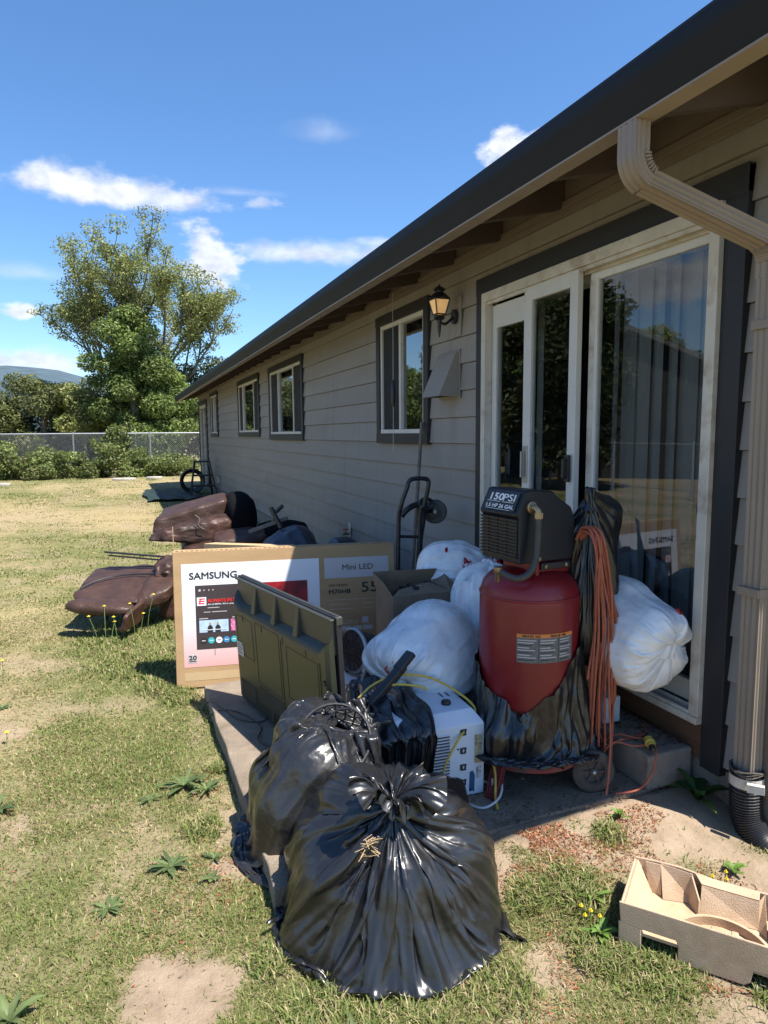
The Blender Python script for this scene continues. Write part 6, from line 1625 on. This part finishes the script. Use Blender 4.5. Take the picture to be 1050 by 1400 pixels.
# film bunched beside the motor and hanging behind the cords
t = thing('hanging_black_bag', (1.86, 2.4, 1.2), 'torn black bag hooked on the motor cover and hanging down behind the orange cords', 'plastic film')
P = bag('x', (1.845, 2.40, .98), .115, .095, .32, (1.80, 2.33, 1.315), [(1.85, 2.40, 1.13, .09, .08, .11), (1.92, 2.39, 1.19, .07, .07, .08)], nu=110, nv=60, ears=10, loose=1.5, seed=5, steps=45, iters=4, ground=None, low=(.5, .7, .9, 1, 1.1, 1, 1.2),
        steps_kw=dict(press=5, kc=.9, bend=.02, seam=True, g=(0, 0, -5)))
P = crumple(P, 61, .020, n=6); sheet_obj('film', P, MT['bag'], t)
def fn(u, v):
    k = v; f = .014 * sin(u * 13 + v * 5) + .010 * sin(u * 31 - v * 8); w = .05 + .09 * sin(pi * min(1, v * 1.2)) ** .8
    return (1.80 + w * u + .015 * v + f * .5, 2.345 - .03 * v + f + .02 * u, 1.14 - .80 * k + .05 * sin(u * 7) * k)
drape('film', fn, 60, 110, MT['bag'], t, 62, .02)
m = MB(); m.add([(1.775, 2.30, .70), (1.80, 2.27, .71), (1.84, 2.25, .685), (1.91, 2.23, .62), (1.84, 2.26, .655), (1.79, 2.29, .60), (1.765, 2.30, .64)], [(0, 1, 6), (1, 2, 4), (2, 3, 4), (1, 4, 5), (1, 5, 6)])
o = m.build('torn_strip', MT['bag'], t, fix=False); sd = o.modifiers.new('s', 'SOLIDIFY'); sd.thickness = .003

# orange cords
t = thing('orange_extension_cord', (1.82, 2.27, .3), 'bundle of looped orange extension cord hanging from the compressor down to its wheel', 'cord'); rq = random.Random(12); m = MB()
for k in range(15):
    a = k / 14; x0 = 1.722 + .05 * rq.random(); xb = 1.745 + .115 * a + rq.uniform(-.014, .014); zb = rq.choice([.50, .42, .36, .30, .27, .24]) + rq.uniform(-.02, .02) if k not in (5, 12) else .15
    yf = 2.235 - .035 * rq.random(); zt_ = 1.145 + .02 * rq.random()
    pts = [(x0 - .004, 2.32, zt_ - .04), (x0, 2.285, zt_), (x0 + .012, yf + .012, zt_ - .03), (x0 + .5 * (xb - x0) + .02 * rq.random(), yf, .95), (xb + rq.uniform(-.012, .016), yf - .004, .75), (xb + rq.uniform(-.014, .012), yf, .55), (xb, yf + .004, zb + .06), (xb + .006, yf + .012, zb), (xb + .014, yf + .02, zb + .05), (xb + .01, yf + .03, .55)]
    m.tube(spline(pts, 6), .0048, 7)
m.build('cord_loops', MT['orange'], t, auto=True)
m = MB()
m.tube(spline([(1.80, 2.22, 1.05), (1.815, 2.215, .80), (1.81, 2.19, .5), (1.80, 2.16, .30), (1.765, 2.125, .16), (1.745, 2.11, .10)], 8), .0048, 7)
m.tube(spline([(1.80, 2.26, .34), (1.84, 2.24, .24), (1.90, 2.21, .262), (1.97, 2.24, .245), (2.07, 2.26, .243), (2.12, 2.33, .243)], 8), .0045, 7)
m.tube(spline([(1.79, 2.27, .12), (1.86, 2.30, .20), (1.92, 2.27, .255), (1.99, 2.22, .248), (2.04, 2.20, .25)], 8), .0045, 7)
m.tube(spline([(1.985, 2.11, .262), (1.96, 2.075, .245), (1.93, 2.06, .18), (1.88, 2.08, .11), (1.80, 2.12, .088)], 8), .0045, 7)
m.tube(spline([(1.75, 2.22, .11), (1.80, 2.24, .16), (1.86, 2.22, .25), (1.93, 2.17, .246), (2.0, 2.15, .25)], 8), .0045, 7)
m.build('cord_run', MT['orange'], t, auto=True)
Mp = lie((1.975, 2.125, .266), (.45, .85, .1)); m = MB(); m.lathe([(.010, -.03), (.016, -.02), (.017, .0), (.021, .003), (.021, .016), (.017, .018), (.019, .034), (.016, .038)], 14, Mp); m.build('connector', MT['yellow'], t, auto=True)
m = MB(); m.lathe([(.008, -.045), (.014, -.034), (.015, -.020)], 10, Mp); m.lathe([(.012, .038), (.013, .062), (.008, .075)], 10, Mp); m.build('plug', MT['plastic'], t, auto=True)

# step
s_ = thing('concrete_step', (2.05, 2.7, .08), 'rough concrete block step under the patio door sill', 'step')
m = MB(); m.box((1.945, 2.10, .079), (2.178, 3.45, .229)); o = m.build('block', MT['block'], s_, bevel=.010, seg=3)

# ---- hand truck and pole by the wall
t = thing('hand_truck', (1.78, 4.12, .0), 'black tubular hand truck with a loop handle standing against the siding', 'hand truck')
m = MB(); m.tube(spline([(1.640, 4.08, .0), (1.648, 4.08, .9), (1.655, 4.05, 1.08), (1.69, 4.03, 1.20), (1.70, 4.03, 1.235), (1.73, 4.03, 1.255), (1.81, 4.03, 1.255), (1.838, 4.03, 1.24), (1.838, 4.03, 1.20), (1.82, 4.05, 1.08), (1.80, 4.08, .95), (1.795, 4.08, .0)], 6), .0145, 10)
for zz in (.25, .55, .88): m.tube([(1.645, 4.08, zz), (1.797, 4.08, zz - .012)], .010, 8)
m.build('frame', MT['blackmetal'], t, auto=True)
m = MB(); m.box((1.60, 3.98, .005), (1.84, 4.09, .012)); m.build('toe_plate', MT['blackmetal'], t)
for x_ in (1.615, 1.822):
    Mw = lie((x_, 4.15, .11), (1, 0, 0)); m = MB(); m.lathe([(.05, -.02), (.09, -.022), (.105, 0), (.09, .022), (.05, .02)], 24, Mw, cap=False); w = m.build('wheel', MT['rubber'], t, auto=True); m = MB(); m.lathe([(.05, -.015), (.01, -.02), (.01, .02), (.05, .015)], 18, Mw, cap=False); m.build('rim', MT['redbase'], w, auto=True)
t = thing('folded_walker', (1.9, 4.2, .0), 'folded black cart frame with a curved arm and a round wheel beside the hand truck', 'cart')
m = MB(); m.tube(spline([(1.70, 4.16, 1.00), (1.74, 4.15, 1.045), (1.80, 4.16, 1.07), (1.86, 4.17, 1.07), (1.90, 4.20, 1.03), (1.96, 4.25, 1.02)], 6), .020, 10); m.tube(spline([(1.86, 4.17, 1.08), (1.87, 4.18, .98), (1.845, 4.18, .80), (1.85, 4.19, .5), (1.90, 4.2, .05)], 6), .019, 10)
m.tube(spline([(1.82, 4.16, 1.05), (1.83, 4.16, .9), (1.82, 4.17, .6), (1.80, 4.17, .05)], 5), .012, 8); m.build('frame', MT['blackmetal'], t, auto=True)
Mw = lie((1.985, 4.24, 1.01), (-.5, -.8, .1)); m = MB(); m.lathe([(.052, -.022), (.078, -.02), (.084, 0), (.078, .02), (.052, .022)], 28, Mw, cap=False); w = m.build('wheel', MT['plastic'], t, auto=True)
m = MB(); m.lathe([(.052, -.015), (.015, -.018), (.015, .018), (.052, .015)], 20, Mw, cap=False); m.build('rim', MT['rubber'], w, auto=True)
m = MB(); m.tube([(1.875 + .05 * cos(a), 4.15, 1.075 + .035 * sin(a)) for a in [2 * pi * k / 16 for k in range(16)]], .012, 8, closed=True); m.build('grip_ring', MT['plastic'], t, auto=True)
m = MB(); m.tube([(1.665, 3.99, .10), (2.150, 4.83, 1.626)], .0135, 10); tag(m.build('wooden_pole', MT['greywood'], auto=True), 'grey weathered wooden pole leaning on the wall below the nearest window', 'pole')

# ---- moulded pulp tray
A = Vector((1.345, 1.535, 0)); ux = Vector((.642, -.767, 0)); uy = Vector((.767, .642, 0)); Tt = Matrix((ux, uy, Vector((0, 0, 1)))).transposed().to_4x4(); Tt.translation = A
t = thing('pulp_tray', tuple(A), 'tan moulded pulp packing tray lying on the grass in the bottom right corner', 'packing tray'); L, D, H = .52, .245, .135; th_ = .007
def wallquad(m, p0, p1, z0, z1, out, k=10):
    """thin wall from p0 to p1, slightly flared"""
    pass
m = MB()
# front wall with an arched cut out, legs at both ends
fr = [(0, .0), (.055, .0), (.052, .05), (.058, .066), (.150, .066), (.156, .05), (.156, .0), (.33, .0), (.345, .012), (.352, .05), (.40, .056), (.41, .012), (.46, 0), (L, 0), (L + .012, H), (.26, H + .002), (-.012, H)]
m.prism(fr, th_, Tt @ Matrix(((1, 0, 0, 0), (0, 0, 1, 0), (0, 1, 0, 0), (0, 0, 0, 1)))); m.build('front_wall', MT['pulp'], t, bevel=.003)
m = MB(); bk = [(0, 0), (L, 0), (L + .012, H), (.40, H + .004), (.27, H - .004), (.13, H + .012), (.06, H + .010), (-.006, H + .004)]
m.prism(bk, th_, Tt @ Matrix(((1, 0, 0, 0), (0, 0, 1, D), (0, 1, 0, 0), (0, 0, 0, 1)))); m.build('back_wall', MT['pulp'], t, bevel=.003)
m = MB(); m.box((-.008, th_, 0), (0, D, H), Tt); m.build('end_wall', MT['pulp'], t, bevel=.003); m = MB(); m.box((L, th_, 0), (L + .008, D, H), Tt); m.build('end_wall', MT['pulp'], t, bevel=.003)
m = MB(); m.box((0, th_, .042), (L, D, .050), Tt); m.build('tray_floor', MT['pulp'], t)
m = MB()   # sloped inner shoulders
m.add([(0, th_, H - .01), (0, D, H - .004), (.05, D, .05), (.055, th_, .05)], [(0, 1, 2, 3)], Tt); m.add([(.03, D, H), (.075, D - .005, H + .006), (.085, D - .03, .05), (.045, D - .02, .05)], [(0, 1, 2, 3)], Tt)
m.add([(.075, D, H + .006), (.17, D - .006, H + .004), (.185, D - .02, .05), (.09, D - .045, .05)], [(0, 1, 2, 3)], Tt)
m.add([(.17, D - .004, H + .004), (.20, D - .06, .09), (.20, D - .075, .05), (.165, D - .02, .05)], [(0, 1, 2, 3)], Tt)
m.add([(.20, D - .03, H * .93), (.36, D - .03, H * .93), (.36, D - .055, .05), (.20, D - .07, .05)], [(0, 1, 2, 3)], Tt); m.add([(.18, D, H), (.36, D, H), (.36, D - .03, H * .93), (.20, D - .03, H * .93)], [(0, 1, 2, 3)], Tt)
m.add([(.36, D - .03, H * .93), (.375, D, H), (.385, D - .09, .05), (.36, D - .055, .05)], [(0, 1, 2, 3)], Tt)
o = m.build('inner_shoulder', MT['pulp'], t, fix=False); sd = o.modifiers.new('s', 'SOLIDIFY'); sd.thickness = .005
m = MB(); cxr, cyr = .27, .02   # round seat ring
for (r0q, r1q, z1) in ((.128, .138, .078), (.036, .046, .062)): m.lathe([(r0q, .049), (r0q, z1), (r1q, z1), (r1q + .006, .049)], 40, Tt @ Matrix.Translation((cxr, cyr, 0)), cap=False, a0=.03, a1=pi - .03)
m.build('seat_ring', MT['pulp'], t, auto=True)
for (a, b_, c, d_) in ((.185, .055, .215, .085), (.235, .085, .265, .12), (.315, .07, .35, .10), (.29, .10, .31, .125)):
    m = MB(); m.box((a, b_, .049), (c, d_, .068), Tt); m.build('stud', MT['pulp'], t, bevel=.004)
m = MB(); m.box((.085, .03, .049), (.112, .055, .098), Tt); m.build('stud', MT['pulp'], t, bevel=.006)
m = MB(); m.box((.40, .13, .049), (.445, .19, .128), Tt); m.build('stud', MT['pulp'], t, bevel=.008); m = MB(); m.box((.39, .16, .049), (.50, .20, .085), Tt); m.build('stud', MT['pulp'], t, bevel=.006); m = MB(); m.box((.43, .03, .049), (.50, .09, .08), Tt); m.build('stud', MT['pulp'], t, bevel=.006)
m = MB(); m.add([(-.01, -.002, 0), (.055, -.002, 0), (.055, .03, 0), (-.01, .03, 0), (-.012, -.0015, .075), (.055, -.0015, .066), (.055, .03, .066), (-.012, .03, .075)], [(0, 3, 2, 1), (0, 1, 5, 4), (1, 2, 6, 5), (2, 3, 7, 6), (3, 0, 4, 7)], Tt); m.build('foot', MT['pulp'], t, bevel=.004)

# ---- broken recliner parts
t = thing('recliner_footrest', (-.1, 6.0, .0), 'scuffed brown leather recliner section lying tilted on the lawn left of the big carton', 'recliner')
cushion('padded_panel', hexa((-.46, 5.86, .27), (.06, 5.60, .24), (-.27, 6.46, .40), (.26, 6.22, .43), (0.02, .02, -.06)), MT['leather'], t, puff=.10, seed=5, wr=.007, n=18, rnd=8)
cushion('padded_panel', hexa((.02, 5.62, .25), (.30, 5.66, .33), (.20, 6.22, .43), (.46, 6.2, .43), (0, 0, -.12)), MT['leather'], t, puff=.15, seed=6, wr=.010, rnd=6)
cushion('footrest_roll', hexa((-.50, 5.66, .27), (-.02, 5.42, .245), (-.45, 5.82, .285), (.05, 5.60, .255), (0, 0, -.075)), MT['leather'], t, puff=.25, seed=7, wr=.006, rnd=3)
cushion('side_flap', [(-.10, 5.42, .07), (-.06, 5.40, .06), (.04, 5.62, .10), (.08, 5.60, .09), (-.06, 5.40, .20), (-.03, 5.39, .19), (.07, 5.62, .26), (.11, 5.60, .25)], MT['leather2'], t, puff=.05, seed=8, wr=.003, rnd=8)
cushion('recliner_base', [(.22, 5.85, .0), (.62, 5.80, .0), (.24, 6.35, .0), (.66, 6.3, .0), (.20, 5.85, .28), (.62, 5.80, .36), (.22, 6.35, .34), (.66, 6.3, .36)], MT['leather2'], t, puff=.02, seed=9, wr=.006, rnd=9)
cushion('crumpled_cover', hexa((.20, 5.9, .44), (.52, 5.85, .48), (.24, 6.20, .49), (.55, 6.2, .50), (0, 0, -.13)), MT['leather'], t, puff=.2, seed=10, wr=.02, fq=16)
m = MB(); m.bar((-.19, 6.32, .545), (.30, 6.12, .50), .03, .012); m.bar((-.16, 6.28, .52), (.30, 6.08, .475), .018, .012); m.build('metal_rail', MT['blackmetal'], t)
m = MB(); cv = [(-.36, 6.02, .385), (-.24, 6.02, .425), (-.12, 5.98, .44), (.02, 5.90, .42), (.12, 5.82, .37)]
m.tube(spline([(-.38, 5.97, .315), (-.25, 6.05, .355), (-.08, 6.08, .375), (.10, 6.02, .385), (.22, 5.95, .385)], 6), .007, 6); m.build('piping', MT['blackmetal'], t, auto=True)
m = MB(); m.tube([(-.1, 5.75, 0), (.0, 5.9, .24)], .012, 6); m.tube([(-.2, 6.1, 0), (-.15, 6.05, .3)], .012, 6); m.build('support_rod', MT['blackmetal'], t)

t = thing('loose_sofa_section', (.7, 7.0, .4), 'brown leather sofa back with a black fabric end lying on top of the furniture pile', 'sofa part')
cushion('back_panel', [(.20, 6.85, .60), (.95, 6.80, .56), (.34, 7.45, .66), (1.02, 7.4, .62), (.25, 6.88, .735), (.93, 6.80, .93), (.38, 7.45, .80), (1.0, 7.4, .95)], MT['leather'], t, puff=.03, seed=15, wr=.007, rnd=12, n=18)
cushion('front_roll', [(.26, 6.62, .56), (.98, 6.58, .46), (.30, 6.84, .57), (1.0, 6.82, .5), (.30, 6.64, .66), (.95, 6.60, .76), (.34, 6.84, .68), (.98, 6.82, .80)], MT['leather2'], t, puff=.10, seed=16, wr=.010, rnd=5, n=18)
cushion('arm_cover', [(.90, 6.60, .50), (1.22, 6.60, .58), (.96, 7.35, .58), (1.26, 7.35, .62), (.90, 6.62, .925), (1.20, 6.62, .93), (.95, 7.35, .94), (1.22, 7.35, .93)], MT['blackcloth'], t, puff=.10, seed=17, wr=.006, rnd=3.6)
cushion('torn_flap', [(.16, 6.70, .56), (.34, 6.66, .54), (.22, 6.86, .57), (.36, 6.84, .56), (.20, 6.72, .60), (.36, 6.68, .66), (.24, 6.86, .62), (.38, 6.84, .68)], MT['leather2'], t, puff=.1, seed=18, wr=.006)
m = MB(); m.tube(spline([(.60, 6.60, .80), (.64, 6.585, .76), (.63, 6.58, .70), (.68, 6.58, .66)], 5), .004, 6); m.build('torn_seam', MT['greywood'], t, auto=True)
t = thing('broken_sofa', (.8, 6.5, .0), 'brown leather sofa base under the loose back and seat parts', 'sofa part')
cushion('base_block', [(.46, 6.25, .0), (1.10, 6.2, .0), (.50, 7.2, .0), (1.2, 7.1, .0), (.46, 6.25, .50), (1.10, 6.2, .56), (.50, 7.2, .52), (1.2, 7.1, .56)], MT['leather2'], t, puff=.02, seed=20, wr=.012, rnd=9)
cushion('seat_cushion', hexa((.72, 6.2, .60), (1.2, 6.15, .63), (.76, 6.6, .64), (1.25, 6.6, .66), (0, 0, -.12)), MT['leather'], t, puff=.2, seed=21, wr=.01)
t = thing('dark_furniture_cover', (1.3, 6.2, .0), 'heap of black furniture covering behind the sofa base against the wall', 'furniture cover')
cushion('cover', [(1.15, 6.3, .0), (1.75, 6.3, .0), (1.2, 7.0, 0), (1.8, 7.0, 0), (1.15, 6.3, .66), (1.65, 6.25, .70), (1.2, 7.0, .66), (1.7, 7.0, .60)], MT['blackcloth'], t, puff=.05, seed=22, wr=.03, rnd=4)
t = thing('navy_cushion', (1.25, 5.5, .0), 'large dark navy cushion stuffed upright behind the big carton', 'cushion')
cushion('cushion_body', [(.98, 5.25, .0), (1.5, 5.20, .0), (1.05, 5.8, .0), (1.6, 5.75, .0), (.96, 5.25, .60), (1.42, 5.20, .76), (1.02, 5.8, .66), (1.52, 5.75, .78)], MT['bluecushion'], t, puff=.10, seed=23, wr=.012, rnd=4, n=18)
t = thing('navy_cushion', (1.6, 5.2, .0), 'smaller dark navy cushion half hidden right of the larger one', 'cushion')
cushion('cushion_body', [(1.42, 5.0, .0), (1.80, 4.98, .0), (1.46, 5.45, .0), (1.9, 5.4, .0), (1.42, 5.0, .60), (1.76, 4.98, .64), (1.46, 5.45, .66), (1.86, 5.4, .66)], MT['bluecushion'], t, puff=.12, seed=24, wr=.012, rnd=3.4)
m = MB(); m.bar((.62, 5.62, .655), (1.02, 4.52, .775), .10, .04); tag(m.build('lumber_plank', MT['lumber'], bevel=.003), 'fresh pale lumber plank sticking out behind the top of the big carton', 'plank')
m = MB(); m.bar((1.28, 5.95, .72), (1.20, 6.0, .90), .05, .03); m.tube([(1.24, 5.97, .86), (1.30, 5.95, .92)], .02, 6); tag(m.build('black_bracket', MT['blackmetal'], bevel=.004), 'small black bracket poking up behind the navy cushions', 'bracket')
m = MB(); m.bar((1.02, 6.1, .68), (1.35, 6.0, .80), .07, .03); tag(m.build('broken_board', MT['greywood'], bevel=.003), 'short broken wooden board lying on the black furniture covering', 'board')

# step stool at the far end
t = thing('step_stool', (1.82, 17.6, 0), 'black folding step stool standing at the far end of the house wall', 'step stool'); m = MB()
for (xb, xt, yb, yt) in ((1.50, 1.64, 17.4, 17.6), (2.14, 2.0, 17.4, 17.6), (1.54, 1.66, 18.0, 17.7), (2.1, 1.98, 18.0, 17.7)): m.tube([(xb, yb, 0), (xt, yt, .86)], .028, 6)
m.build('frame', MT['blackmetal'], t)
for (z_, x_) in ((.26, 1.56), (.52, 1.60)): m = MB(); m.box((x_, 17.42, z_), (3.64 - x_, 17.6, z_ + .04)); m.build('tread', MT['plastic'], t)
m = MB(); m.box((1.62, 17.52, .86), (2.02, 17.78, .90)); m.build('platform', MT['plastic'], t)
t = thing('hose_reel', (1.62, 18.6, 0), 'round black coil of garden hose behind the step stool', 'hose'); m = MB()
for q in range(4): m.tube([(1.66 + (.30 - .02 * q) * cos(a), 18.5 + .05 * q, .34 + (.30 - .02 * q) * sin(a)) for a in [2 * pi * k / 26 for k in range(26)]], .03, 6, closed=True)
m.build('coil', MT['rubber' if 0 else 'plastic'], t, auto=True)
def fn(u, v): return (.45 + 1.3 * u + .05 * sin(v * 9), 16.6 + 3.2 * v, .03 + .03 * sin(u * 9 + v * 3) ** 2 + .02 * sin(v * 17 + u * 5) ** 2)
t = thing('green_tarp', (1.1, 18, 0), 'dark green tarp spread on the shaded ground near the step stool', 'tarp'); drape('tarp_sheet', fn, 40, 50, MT['tarp'], t, 70, .02, sub=0)

# black cable on the slab
t = thing('black_cable', (.5, 3.5, .08), 'thin black cable snaking off the slab edge by the old television', 'cable'); m = MB()
m.tube(spline([(.66, 3.40, .13), (.60, 3.36, .087), (.50, 3.42, .086), (.44, 3.58, .087), (.40, 3.72, .086), (.37, 3.80, .05), (.345, 3.78, .012), (.36, 3.66, .03), (.42, 3.58, .09), (.52, 3.50, .086), (.58, 3.30, .086), (.54, 3.16, .086), (.6, 3.02, .086)], 9), .0036, 6); m.build('cable_run', MT['plastic'], t, auto=True)

# ---- weeds and flowers
def weed(x, y, n, ln, wd, lb, cols=((.085, .125, .045), (.125, .165, .06)), up=.35, z0=None, cat='weed', name='weed', seed=0, curl=1.0):
    rg = random.Random(seed + int(x * 977 + y * 331)); t = thing(name, (x, y, 0), lb, cat); V = []; F = []; K = []; z0 = float(zground(np.array([x]), np.array([y]))[0]) if z0 is None else z0
    for i in range(n):
        a = 2 * pi * i / n + rg.uniform(-.4, .4); L = ln * rg.uniform(.6, 1.15); el = up * rg.uniform(.5, 1.7); w = wd * rg.uniform(.7, 1.2); b0 = len(V); st = 7; c = np.array(cols[rg.randrange(len(cols))]) * rg.uniform(.75, 1.3)
        for k in range(st + 1):
            s = k / st; r = L * s * cos(el * (1 - .3 * s)); z = z0 + .004 + L * (sin(el) * s - .55 * curl * sin(el) * s * s) ; hw_ = w * (sin(pi * min(1, .12 + .88 * s)) ** .7) * (1 if k % 2 else .72)
            cx_, cy_ = x + r * cos(a), y + r * sin(a)
            V += [(cx_ - sin(a) * hw_, cy_ + cos(a) * hw_, z + hw_ * .35), (cx_, cy_, z), (cx_ + sin(a) * hw_, cy_ - cos(a) * hw_, z + hw_ * .35)]; K += [c, c * 1.25, c]
        for k in range(st):
            for q in (0, 1): F.append((b0 + k * 3 + q, b0 + k * 3 + 3 + q, b0 + k * 3 + 4 + q, b0 + k * 3 + 1 + q))
    me = np_mesh('leaf', np.array(V), np.array(F)); vcol(me, np.array(K)); me.shade_smooth(); link('leaves', me, MT['leafm'], t); return t


weed(.18, 2.99, 16, .12, .012, 'broad clump of plantain leaves on the lawn just left of the slab', seed=1, up=.5); weed(.27, 2.92, 12, .10, .010, 'second plantain clump almost touching the slab edge', seed=2, up=.6)
weed(.09, 2.42, 15, .085, .010, 'flat plantain rosette left of the front black bag', seed=3, up=.3); weed(-.56, 3.06, 12, .11, .012, 'broad leaved weed at the left edge of the lawn', seed=4, up=.5)
weed(-.36, 1.90, 11, .11, .013, 'large upright weed in the bottom left corner', seed=5, up=.9); weed(.03, 2.93, 9, .06, .008, 'small weed left of the plantain clumps', seed=6); weed(.24, 2.42, 8, .05, .008, 'tiny rosette on the bare patch near the slab corner', seed=7)
weed(.22, 2.30, 8, .05, .009, 'tiny rosette in front of the slab corner shadow', seed=17)
weed(-.12, 2.28, 10, .08, .009, 'low weed in the middle of the lower left lawn', seed=8); weed(.48, 1.50, 9, .09, .010, 'leafy weed at the bottom edge in front of the black bag', seed=9, up=.7)
weed(2.10, 1.99, 10, .17, .026, 'dark broad leaved dock plant between the step and the drain pipe', seed=10, up=.75, cols=((.035, .075, .02), (.05, .10, .025)))
weed(1.52, 2.13, 8, .045, .008, 'small sprig in front of the compressor, left one of two', seed=11, up=.9); weed(1.585, 2.15, 8, .05, .008, 'small sprig in front of the compressor, right one of two', seed=12, up=.9)
weed(1.72, 2.0, 9, .075, .010, 'bright green upright weed on the bare soil in front of the step', seed=13, up=1.0, cols=((.12, .2, .04), (.16, .24, .06))); weed(1.36, 1.70, 9, .07, .008, 'leafy weed behind the left corner of the pulp tray', seed=14, up=.8, cols=((.12, .2, .04), (.16, .24, .06)))
weed(1.30, 1.58, 14, .07, .010, 'bushy clover like weed against the left end of the pulp tray', seed=15, up=.9, cols=((.10, .18, .03), (.14, .22, .05))); weed(1.93, 1.66, 10, .06, .010, 'clover like weed below the drain pipe', seed=16, up=.8, cols=((.10, .18, .03), (.14, .22, .05)))
weed(.33, 5.05, 14, .13, .016, 'dark leafy weed standing in the shade left of the big carton', seed=18, up=1.1); weed(-.72, 4.3, 10, .07, .01, 'small weed far left in the lawn beyond the bare patch', seed=19)


def flower(x, y, h, lx, ly, lb, group, r=.011, z0=0):
    t = thing('dandelion', (x, y, 0), lb, 'flower', group); m = MB(); top = Vector((x + lx, y + ly, h)); m.tube(spline([(x, y, 0), (x + lx * .3, y + ly * .2, h * .55), tuple(top)], 5), .0022, 5); m.build('stalk', MT['stem'], t)
    m = MB()
    for k in range(14): a = 2 * pi * k / 14; m.add([top, top + Vector((r * cos(a - .2), r * sin(a - .2), .005)), top + Vector((r * 1.15 * cos(a), r * 1.15 * sin(a), .003)), top + Vector((r * cos(a + .2), r * sin(a + .2), .005))], [(0, 1, 2, 3)])
    m.lathe([(r * .6, .002), (r * .45, .009), (.002, .011)], 8, Matrix.Translation(top)); m.build('flower_head', MT['yflower'], t, fix=False)


gf = 'tall yellow flowers in front of the recliner'
for k, (px_, py_, h_, lx_, ly_) in enumerate([(-.22, 5.05, .30, -.06, .0), (-.18, 5.1, .34, .0, .05), (-.10, 5.05, .28, -.02, .0), (.02, 5.2, .33, -.03, .0), (.05, 5.15, .26, .03, 0), (.10, 5.3, .36, .06, 0), (-.15, 5.2, .2, .03, .03)]):
    flower(px_, py_, h_, lx_, ly_, ['leftmost', 'second from left', 'third from left', 'fourth from left', 'fifth from left', 'rightmost', 'shortest'][k] + ' of the tall yellow flowers in front of the tilted recliner section', gf)
flower(-.80, 4.9, .10, 0, 0, 'lone yellow flower low in the lawn near the left edge, level with the carton base', None); flower(-.62, 3.75, .06, 0, .02, 'lone yellow flower at the left edge beside the small bare patch', None)
for k, (px_, py_) in enumerate([(1.285, 1.66), (1.30, 1.63), (1.27, 1.62), (1.31, 1.60)]): flower(px_, py_, .05, .004, 0, ['farthest', 'second farthest', 'leftmost', 'nearest'][k] + ' tiny yellow flower in the weeds at the left end of the pulp tray', 'tiny yellow flowers by the left end of the tray', r=.006)
for k, (px_, py_) in enumerate([(1.80, 1.63), (1.83, 1.60), (1.86, 1.63)]): flower(px_, py_, .04, .004, 0, ['left', 'middle', 'right'][k] + ' one of the tiny yellow flowers behind the pulp tray', 'tiny yellow flowers behind the tray', r=.006)
m = MB(); m.tube([(.262, 4.35, 0), (.262, 4.34, .5), (.259, 4.33, .99)], .0025, 5); tag(m.build('dry_stalk', MT['lumber']), 'tall thin dry stalk standing at the left end of the big carton', 'stalk')
